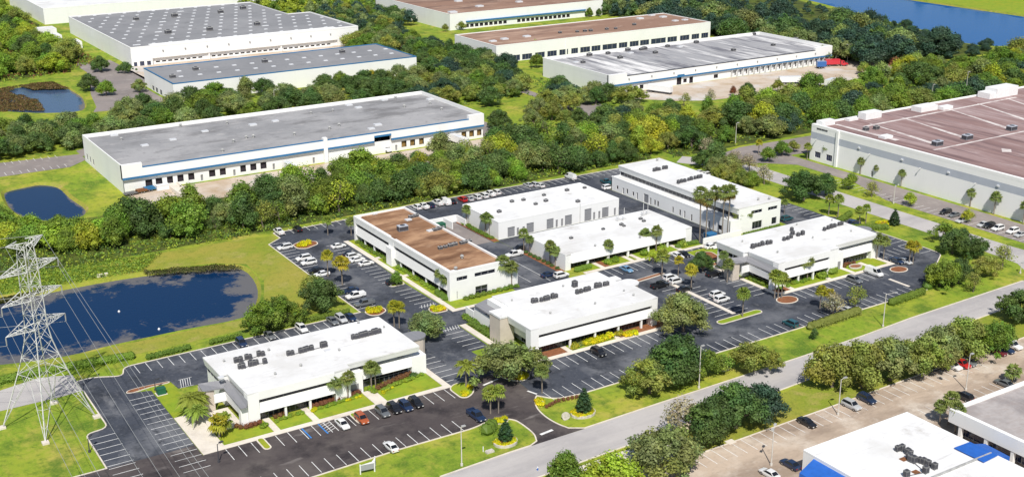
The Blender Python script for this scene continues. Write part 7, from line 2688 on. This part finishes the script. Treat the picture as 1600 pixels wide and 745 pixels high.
PALMS = [
    ('sabal0', 524, 629, 5.0, 'palm', 'left palm of the two before the left front of the pylon side office'),
    ('sabal1', 544, 624, 5.4, 'palm', 'right palm of the two before the left front of the pylon side office'),
    ('sabal2', 580.5, 609, 5.6, 'palm', 'left palm of the pair at the entrance of the pylon side office'),
    ('sabal3', 587, 607, 5.0, 'palm', 'right palm of the pair at the entrance of the pylon side office'),
    ('feather1', 303, 651, 4.4, 'brightpalm', 'big feathery palm left of the pylon side office patio'),
    ('feather0', 314, 648, 4.6, 'brightpalm', 'feathery palm touching the patio tower'),
    ('feather1', 308, 662, 3.4, 'brightpalm', 'low feathery palm at the foot of the patio tower'),
    ('low0', 343, 682, 3.0, 'gold', 'low palm clump before the patio, left'),
    ('low0', 350, 676, 2.8, 'brightpalm', 'low palm clump before the patio, right'),
    ('feather0', 728.5, 604, 5.6, 'brightpalm', 'feathery palm on the island between two lots'),
    ('sabal0', 766.5, 646, 5.0, 'brightpalm', 'left palm of the pair beside the navy pickup'),
    ('sabal2', 779, 645, 5.2, 'brightpalm', 'right palm of the pair beside the navy pickup'),
    ('sabal1', 847, 614, 5.4, 'palm', 'single palm at the right side of the entrance drive'),
    ('sabal3', 689, 459, 6.0, 'palm', 'left palm at the near corner of the brown roofed office'),
    ('sabal0', 698, 464, 5.4, 'palm', 'right palm at the near corner of the brown roofed office'),
    ('sabal2', 786.5, 450, 7.4, 'palm', 'tall palm at the end wall of the brown roofed office, left'),
    ('sabal1', 799.5, 448, 5.8, 'palm', 'shorter palm at the end wall of the brown roofed office, right'),
    ('sabal3', 512.5, 432, 6.4, 'gold', 'golden palm behind the pond corner clump'),
    ('sabal0', 535, 445, 6.6, 'gold', 'golden leaning palm in the car park by the pond corner'),
    ('sabal1', 616, 510, 5.4, 'gold', 'left golden palm of the pair above the office tower'),
    ('sabal2', 624, 512, 5.6, 'gold', 'right golden palm of the pair above the office tower'),
    ('sabal1', 512.5, 367.5, 4.8, 'brightpalm', 'palm at the far island of the car park'),
    ('sabal0', 549, 368, 4.6, 'palm', 'palm at the far left corner of the brown roofed office'),
    ('sabal2', 728.5, 350, 5.0, 'palm', 'left palm of the far pair at the workshop side'),
    ('sabal3', 733, 351, 4.8, 'palm', 'right palm of the far pair at the workshop side'),
    ('sabal0', 758.5, 365.5, 5.4, 'palm', 'left palm of the near pair at the workshop corner'),
    ('sabal1', 765, 367.5, 5.2, 'palm', 'right palm of the near pair at the workshop corner'),
    ('sabal2', 818.5, 392.5, 5.6, 'palm', 'palm at the far left corner of the low office'),
    ('sabal3', 828, 397.5, 4.8, 'palm', 'second palm at the far left corner of the low office'),
    ('sabal1', 859, 412.5, 5.6, 'palm', 'left palm of the pair at the low office side wall'),
    ('sabal0', 867.5, 416, 4.8, 'palm', 'right palm of the pair at the low office side wall'),
    ('sabal2', 950.5, 408, 5.2, 'palm', 'single palm before the left half of the low office'),
    ('sabal0', 1007, 391, 5.2, 'palm', 'left palm of the two before the right half of the low office'),
    ('sabal3', 1025, 392, 6.4, 'palm', 'right palm of the two before the right half of the low office'),
    ('sabal1', 1034, 432, 6.2, 'brightpalm', 'leaning palm on the mulch strip before the low office'),
    ('sabal2', 1059.5, 432, 4.8, 'gold', 'left golden palm over the white SUVs'),
    ('sabal0', 1080, 449, 5.2, 'gold', 'right golden palm over the white SUVs'),
    ('sabal3', 1129.5, 425, 5.2, 'palm', 'left palm of the two at the beige tower of the right office'),
    ('sabal1', 1136, 441, 5.4, 'palm', 'right palm of the two at the beige tower of the right office'),
    ('sabal2', 1210, 466, 6.4, 'brightpalm', 'left palm of the three on the mulch island at the right office corner'),
    ('sabal0', 1215.5, 466, 6.0, 'brightpalm', 'middle palm of the three on the mulch island at the right office corner'),
    ('sabal1', 1221, 466, 5.6, 'brightpalm', 'right palm of the three on the mulch island at the right office corner'),
    ('sabal3', 1160, 495, 6.6, 'brightpalm', 'single leaning palm on the narrow grass island'),
    ('sabal0', 1250.5, 438, 5.2, 'palm', 'left palm of the two before the left front of the right office'),
    ('sabal2', 1261, 438, 5.6, 'palm', 'right palm of the two before the left front of the right office'),
    ('sabal1', 1369.5, 404, 6.0, 'palm', 'left palm of the two at the right end of the right office'),
    ('sabal3', 1380, 406, 5.8, 'palm', 'right palm of the two at the right end of the right office'),
    ('sabal2', 1420, 414, 5.8, 'gold', 'left golden palm on the round island at the right lot'),
    ('sabal0', 1426, 413, 5.4, 'gold', 'right golden palm on the round island at the right lot'),
    ('sabal1', 1281, 482, 5.0, 'gold', 'left golden palm behind the bare verge tree'),
    ('sabal3', 1295, 486, 5.0, 'gold', 'right golden palm behind the bare verge tree'),
    ('sabal2', 1152.5, 363, 6.0, 'palm', 'left palm of the pair at the end wall of the long building'),
    ('sabal0', 1164.5, 360, 5.6, 'palm', 'right palm of the pair at the end wall of the long building'),
    ('tall0', 1093, 378, 15.5, 'palm', 'tall thin palm, first from left of the five before the long building'),
    ('tall1', 1102.5, 378, 14.0, 'palm', 'tall thin palm, second from left of the five before the long building'),
    ('tall2', 1114, 365, 13.8, 'palm', 'tall thin palm, third from left of the five before the long building'),
    ('tall1', 1128, 371, 14.8, 'palm', 'tall thin palm, fourth from left of the five before the long building'),
    ('tall0', 1136.5, 368, 14.6, 'palm', 'tall thin palm, rightmost of the five before the long building'),
    ('sabal1', 1261, 249, 5.0, 'brightpalm', 'bushy palm at the left corner of the banded wall'),
    ('sabal0', 1291, 254, 5.6, 'palm', 'palm before the two windows of the banded wall'),
    ('sabal1', 1344, 272.5, 5.0, 'palm', 'palm at the banded wall right of the white pilaster'),
    ('sabal2', 1369, 279, 4.0, 'palm', 'short palm at the banded wall between two taller ones'),
    ('sabal3', 1407.5, 291.5, 5.0, 'palm', 'palm in the middle of the banded wall'),
    ('sabal0', 1515.5, 323, 5.0, 'palm', 'left palm of the right hand two at the banded wall'),
    ('sabal1', 1552.5, 335, 6.0, 'palm', 'right palm of the right hand two at the banded wall'),
    ('sabal2', 1598, 350, 6.0, 'palm', 'palm at the banded wall cut by the right edge'),
    ('sabal1', 1294.5, 336, 5.4, 'brightpalm', 'palm left of the side road beyond the right office, left of two'),
    ('sabal3', 1309, 339, 6.2, 'brightpalm', 'palm left of the side road beyond the right office, right of two'),
    ('sabal0', 1342.5, 352, 4.8, 'brightpalm', 'left palm of the pair in the dark lot beyond the right office'),
    ('sabal2', 1352.5, 349, 5.0, 'brightpalm', 'right palm of the pair in the dark lot beyond the right office'),
    ('sabal3', 1225, 334, 4.0, 'palm', 'palm at the far right corner of the long building'),
    ('sabal1', 1185, 241, 4.6, 'gold', 'golden dry palm at the lot left of the banded wall'),
    ('sabal0', 1468, 662, 4.2, 'palm', 'left palm of the three beside the dark roofed corner building'),
    ('sabal2', 1481.5, 663, 6.0, 'palm', 'middle palm of the three beside the dark roofed corner building'),
    ('sabal1', 1492, 676, 5.4, 'palm', 'right palm of the three beside the dark roofed corner building'),
    ('low0', 1581, 597, 2.6, 'palm', 'low palm behind the dark roofed corner building'),
    ('sabal1', 912, 81, 6.0, 'palm', 'first small palm before the blue office windows'),
    ('sabal0', 922, 80, 6.0, 'palm', 'second small palm before the blue office windows'),
    ('sabal2', 956, 75, 6.0, 'palm', 'third small palm before the blue office windows'),
    ('sabal3', 988, 70, 6.0, 'palm', 'fourth small palm before the blue office windows'),
    ('sabal0', 998, 68, 6.0, 'palm', 'fifth small palm before the blue office windows'),
]
for (k, u, v, h, c, lb) in PALMS:
    planted(k, u, v, h, c, lb, 'campus palms')
for (u, v, h, lb) in ((912, 644, 6.4, 'dark conical tree ringed with yellow right of the entrance drive'), (790, 689, 5.6, 'dark conical tree ringed with yellow left of the entrance drive'), (1397, 352, 6.0, 'small dark conical tree ringed with yellow by the side road')):
    planted('cone0', u, v, h, 'cone', lb, None, 1.35)


# ------------------------------------------------------------------ pylon and lines
def pylon():
    cx, cy, ang = 41.1, 253.5, math.radians(27.5)
    t = thing('transmission_tower', 'tall white steel lattice pylon standing on the lawn at the left edge', 'pylon', (cx, cy, 0))
    ca, sa = math.cos(ang), math.sin(ang)

    def P(a, b, z):
        return (cx + a * ca - b * sa, cy + a * sa + b * ca, z)
    lev = [(0, 6.8), (6.5, 5.05), (12.2, 3.55), (16, 2.65), (19.5, 1.95), (22.7, 1.6), (25.8, 1.55), (29.2, 1.5), (32.3, 1.45), (35.5, 1.4), (38.5, 1.3), (41.0, 1.1)]
    sg = [(-1, -1), (1, -1), (1, 1), (-1, 1)]
    for (sx, sy) in sg:
        mb = MB()
        for (z0, w0), (z1, w1) in zip(lev[:-1], lev[1:]):
            mb.tube(P(sx * w0, sy * w0, z0), P(sx * w1, sy * w1, z1), .13 if z0 < 20 else .105, .13 if z1 < 20 else .105, 4, cap=False)
        mb.obj('leg', 'galv', t)
        mb = MB()
        mb.box(*(lambda q: (q[0] - .7, q[0] + .7, q[1] - .7, q[1] + .7))(P(sx * 6.85, sy * 6.85, 0)), 0, .45)
        mb.obj('footing', 'concrete', t)

    def brace(p, q, r=.075):
        r *= .66
        mb = MB()
        mb.tube(p, q, r, r, 4, cap=False)
        mb.obj('brace', 'galv', t)
    for i, ((z0, w0), (z1, w1)) in enumerate(zip(lev[:-1], lev[1:])):
        for k in range(4):
            a, b = sg[k], sg[(k + 1) % 4]
            if i == 0:
                m = ((a[0] + b[0]) / 2, (a[1] + b[1]) / 2)
                z2, w2 = lev[2]
                top = P(m[0] * w2, m[1] * w2, z2)
                for c in (a, b):
                    brace(P(c[0] * w0, c[1] * w0, z0 + .3), top, .11)
                    mid = [(P(c[0] * w0, c[1] * w0, .3)[j] + top[j]) / 2 for j in range(3)]
                    brace(mid, P(c[0] * w1, c[1] * w1, z1), .07)
                    q3 = [P(c[0] * w0, c[1] * w0, .3)[j] * .75 + top[j] * .25 for j in range(3)]
                    brace(q3, P(c[0] * (w0 * .6 + w1 * .4), c[1] * (w0 * .6 + w1 * .4), z0 + (z1 - z0) * .4), .06)
                    q4 = [P(c[0] * w0, c[1] * w0, .3)[j] * .28 + top[j] * .72 for j in range(3)]
                    wq = w1 * .4 + w2 * .6
                    brace(q4, P(c[0] * wq, c[1] * wq, z1 * .4 + z2 * .6), .06)
                continue
            if i == 1:
                brace(P(a[0] * lev[2][1], a[1] * lev[2][1], lev[2][0]), P(b[0] * lev[2][1], b[1] * lev[2][1], lev[2][0]), .11)
                continue
            brace(P(a[0] * w0, a[1] * w0, z0), P(b[0] * w1, b[1] * w1, z1))
            brace(P(b[0] * w0, b[1] * w0, z0), P(a[0] * w1, a[1] * w1, z1))
            if i % 2 == 0 or i > 4:
                brace(P(a[0] * w1, a[1] * w1, z1), P(b[0] * w1, b[1] * w1, z1), .08)
    tips = []
    for (z, half, dz, w) in ((22.7, 7.6, 1.7, 1.6), (29.2, 7.6, 1.7, 1.5), (35.5, 7.6, 1.7, 1.4), (40.2, 4.6, 1.6, 1.1)):
        for s in (-1, 1):
            mb = MB()
            tip = P(s * half, 0, z + (.3 if half > 5 else 1.6))
            pts = [P(s * w, -w, z), P(s * w, w, z), P(s * w, -w, z + dz), P(s * w, w, z + dz)]
            for p in pts:
                mb.tube(p, tip, .11, .09, 4, cap=False)
            for f in (.3, .55, .78):
                q = [tuple(p[j] + (tip[j] - p[j]) * f for j in range(3)) for p in pts]
                for (a, b) in ((0, 1), (2, 3), (0, 2), (1, 3)):
                    mb.tube(q[a], q[b], .06, .06, 4, cap=False)
                f2 = f - .25
                q2 = [tuple(p[j] + (tip[j] - p[j]) * f2 for j in range(3)) for p in pts]
                for (a, b) in ((0, 2), (1, 3), (0, 1)):
                    mb.tube(q2[a], q[b], .055, .055, 4, cap=False)
            mb.obj('crossarm', 'galv', t)
            if half > 5:
                mb = MB()
                for k in range(7):
                    mb.tube((tip[0], tip[1], tip[2] - .15 - k * .24), (tip[0], tip[1], tip[2] - .33 - k * .24), .14, .14, 6)
                mb.obj('insulator', 'ac_light', t)
                tips.append((tip[0], tip[1], tip[2] - 1.9, s, z))
            else:
                tips.append((tip[0], tip[1], tip[2], s, z))
    return tips, ang


tips, ang = pylon()
hn = {22.7: 'lowest', 29.2: 'middle', 35.5: 'upper', 40.2: 'topmost'}
for (x, y, z, s, zz) in tips:
    for dirn in (1, -1):
        mb = MB()
        span_l, sag = 300.0, 9.0
        dx, dy = (0.0, -1.0) if dirn > 0 else (math.cos(math.radians(145)), math.sin(math.radians(145)))
        prev = (x, y, z)
        n = 28
        for i in range(1, n + 1):
            d = span_l * i / n
            tt = i / n
            p = (x + dx * d, y + dy * d, z - 4 * sag * tt * (1 - tt))
            mb.tube(prev, p, .035, .035, 4, cap=False)
            prev = p
        tag(mb.obj('power_line', 'wire'), '%s wire on the %s side of the pylon running %s' % (hn[zz], 'right' if s > 0 else 'left', 'over the car park' if dirn > 0 else 'out of the left edge'), 'power line')


# ------------------------------------------------------------------ lamps, signs, small things
def lamp_post(u, v, h, label, arm=1.6, ang=0.0, double=False, mat='pole'):
    x, y = at(u, v)
    t = thing('lamp_post', label, 'lamp', (x, y, 0))
    mb = MB()
    mb.tube((x, y, 0), (x, y, h), .13, .09, 8)
    mb.tube((x, y, 0), (x, y, .5), .28, .28, 8)
    mb.obj('pole', mat, t)
    for s in ((1, -1) if double else (1,)):
        ex, ey = x + math.cos(ang) * arm * s, y + math.sin(ang) * arm * s
        mb = MB()
        mb.tube((x, y, h - .1), (ex, ey, h + .1), .05, .05, 6)
        mb.obj('arm', mat, t)
        mb = MB()
        a = ang
        pts = [(ex + math.cos(a) * p * s - math.sin(a) * q, ey + math.sin(a) * p * s + math.cos(a) * q) for p, q in ((-.1, -.25), (.8, -.25), (.8, .25), (-.1, .25))]
        mb.prism(ccw(pts), h, h + .22, bottom=True)
        mb.obj('lamp_head', 'ac_light' if mat == 'pole' else 'dark_metal', t)
    return t


lamp_post(1379.5, 510, 9.0, 'pale lamp post on the verge between large hedge and main road', 2.4, -.3)
lamp_post(1309.4, 648, 8.6, 'pale lamp post in the tan lot above the silver SUV', .9, 0)
lamp_post(721.5, 727, 8.7, 'slim pale pole on the grass before the entrance lawn', .2, 0)
lamp_post(1092, 606, 10.4, 'slim pale pole behind the tall dark oak on the verge', .2, 0)
lamp_post(1509, 609, 8.8, 'slim pole in the tan lot beside the red SUV', .3, 0)
lamp_post(1205, 727, 8.6, 'double headed lamp post left of the blue awning building', .8, .6, True)
lamp_post(1324, 97, 9.5, 'pale lamp post behind the end of the truck dock row', .8, 0, True)
lamp_post(1455, 161, 8.5, 'pale lamp post in the wood behind the maroon roof, left', .5, 0)
lamp_post(1507, 163, 15, 'tall pale pole behind the maroon roof, right', .5, 0)
lamp_post(1149, 227.5, 9.2, 'pale lamp post by the red car at the wood edge', .5, 0)
lamp_post(429.5, 168, 8, 'pale lamp post behind the blue striped warehouse', .4, 0)
lamp_post(140, 706, 3.2, 'short dark lamp post on the pylon lawn edge', .9, .9, False, 'dark_metal')
lamp_post(243, 610, 2.6, 'short dark lamp post on the lawn island beside the green box', .5, .4, False, 'dark_metal')
lamp_post(1396, 318, 6.0, 'slim pole on the side road verge', .4, .4)
lamp_post(1594, 427, 3.0, 'short pale pole on the verge at the right edge', .2, 0)
lamp_post(342, 722, 4.2, 'short dark lamp post at the kerb before the patio palms', .6, .3, False, 'dark_metal')

x, y = at(252, 615)
t = thing('transformer_box', 'dark green transformer box on the lawn island', 'utility box', (x, y, 0))
mb = MB()
mb.box(x - .95, x + .95, y - .8, y + .8, .12, 1.5)
mb.box(x - 1.0, x + 1.0, y - .85, y + .85, 1.5, 1.58)
mb.obj('cabinet', 'green_box', t)
mb = MB()
mb.box(x - 1.2, x + 1.2, y - 1.1, y + 1.1, 0, .14)
mb.obj('pad', 'concrete', t)

x, y = at(576, 735)
t = thing('leasing_sign', 'V shaped white sign board on posts at the bottom edge lawn', 'sign', (x, y, 0))
mb = MB()
for (ax, ay) in ((-2.0, -.4), (0.9, -.9), (2.0, 1.1)):
    mb.box(x + ax - .1, x + ax + .1, y + ay - .1, y + ay + .1, 0, 2.2)
mb.obj('post', 'white_plain', t)
mb = MB()
for (p, q) in (((-2.0, -.4), (.9, -.9)), ((.9, -.9), (2.0, 1.1))):
    a, b = Vector(p), Vector(q)
    n = Vector((-(b - a).y, (b - a).x)).normalized() * .06
    mb.prism(ccw([(x + w.x, y + w.y) for w in (a - n, b - n, b + n, a + n)]), .75, 2.0, bottom=True)
mb.obj('panel', 'sign_grey', t)
mb = MB()
mb.prism(ccw([(x - 2.1, y - .5), (x + .9, y - 1.05), (x + 2.15, y + 1.1), (x + .6, y - .4)]), 2.0, 2.1, bottom=True)
mb.obj('cap', 'white_plain', t)

x, y = at(765, 706)
t = thing('utility_pedestal', 'pale low concrete box on the entrance lawn near the slim pole', 'utility box', (x, y, 0))
mb = MB()
mb.box(x - .9, x + .9, y - .5, y + .5, 0, .35)
mb.box(x - .8, x + .8, y - .4, y + .4, .35, .5)
mb.obj('cabinet', 'stone', t)
mb = MB()
mb.tube((x - 1.0, y + .9, 0), (x - 1.0, y + .9, 1.2), .1, .1, 6)
mb.obj('pipe', 'white_plain', t)

for (u, v, lb, s) in ((884, 655, 'upright round white entrance stone at the right corner of the drive', 1.0), (848, 632, 'small white stone marker by the single palm', .5)):
    x, y = at(u, v)
    mb = MB()
    tt = []
    mb.tube((x - .08, y - .12 * s, .95 * s), (x + .08, y + .12 * s, .95 * s), .95 * s, .85 * s, 16)
    mb.box(x - .6 * s, x + .6 * s, y - .3 * s, y + .3 * s, 0, .2 * s)
    tag(mb.obj('entrance_stone', 'stone'), lb, 'stone')


def planter(cx, cy, rx, ry, label):
    mb = MB()
    o_, i_ = oval(cx, cy, rx, ry, 22), oval(cx, cy, rx - .3, ry - .3, 22)
    for k in range(22):
        j = (k + 1) % 22
        mb.prism([o_[k], o_[j], i_[j], i_[k]], 0, .55)
    o = tag(mb.obj('ring_planter', 'stone'), label, 'planter')
    ORG[o.name] = (0, 0, 0)
    sheet('soil', i_, .35, 'mulch', o)


planter(141.0, 193.9, 3.0, 2.3, 'pale stone ring planter with yellow shrubs right of the entrance drive')
planter(119.6, 191.9, 2.7, 2.2, 'pale stone ring planter with yellow shrubs left of the entrance drive')
planter(262.3, 226.6, 2.2, 1.6, 'round stone planter before the right office entrance')
planter(182.5, 194.6, 1.6, 1.3, 'small stone ring on the verge right of the slim pole')
planter(301.0, 250.2, 2.4, 2.0, 'stone ring planter with yellow shrubs by the side road')

x, y = at(840, 734)
t = thing('fire_hydrant', 'small blue and yellow hydrant at the near kerb of the main road', 'hydrant', (x, y, 0))
mb = MB()
mb.tube((x, y, 0), (x, y, .6), .16, .14, 8)
mb.obj('barrel', 'blue_fabric', t)
mb = MB()
mb.tube((x, y, .6), (x, y, .85), .18, .08, 8)
mb.tube((x - .28, y, .45), (x + .28, y, .45), .08, .08, 6)
mb.obj('cap', 'skylight', t)

x, y = at(1101, 688)
t = thing('utility_pedestal', 'small green and grey utility cabinet under the roadside oak', 'utility box', (x, y, 0))
mb = MB()
mb.box(x - .9, x + .9, y - .7, y + .7, 0, .12)
mb.obj('pad', 'concrete', t)
mb = MB()
mb.box(x - .6, x + .4, y - .4, y + .4, .12, 1.2)
mb.obj('cabinet', 'green_box', t)

x, y = at(1141.5, 690)
struct(bed('storm_drain', rect(x - 1.0, x + 1.0, y - .8, y + .8), 'concrete', .12))

# floats on the pond
for (u, v, lb) in ((186, 487, 'white fountain float in the middle of the blue pond'), (248.5, 514.5, 'small white float near the close shore of the blue pond')):
    x, y = at(u, v, -.9)
    mb = MB()
    mb.tube((x, y, -1.0), (x, y, -.65), .32, .32, 12)
    mb.tube((x, y, -.65), (x, y, -.4), .2, .1, 8)
    tag(mb.obj('fountain_float', 'white_plain'), lb, 'float')
x, y = at(160, 432)
t = thing('culvert_headwall', 'pale concrete culvert headwall on the far pond bank', 'culvert', (x, y, 0))
mb = MB()
mb.box(x - 1.6, x + 1.6, y - .3, y + .3, -.6, .9)
mb.obj('headwall', 'concrete', t)
mb = MB()
mb.tube((x, y - .6, .1), (x, y + .1, .1), .45, .45, 10)
mb.obj('pipe', 'ac_metal', t)

# blue tarpaulined yard things behind the tall palms: white wall and two dark blue tanks
t = thing('garden_wall', 'low white wall between the tall thin palms and the blue bin', 'wall', (240, 267.5, 0))
mb = MB()
mb.box(238.6, 254.2, 266.4, 266.75, 0, 2.0)
mb.obj('wall', 'white_wall', t)
for (xx, yy, w, lb) in ((243.2, 268.6, 3.2, 'dark blue bin behind the low white wall'),):
    mb = MB()
    mb.box(xx - w / 2, xx + w / 2, yy - 1.2, yy + 1.2, .05, 2.2)
    mb.box(xx - w / 2 - .1, xx + w / 2 + .1, yy - 1.3, yy + 1.3, 2.2, 2.4)
    tag(mb.obj('dumpster', 'blue_metal'), lb, 'dumpster')
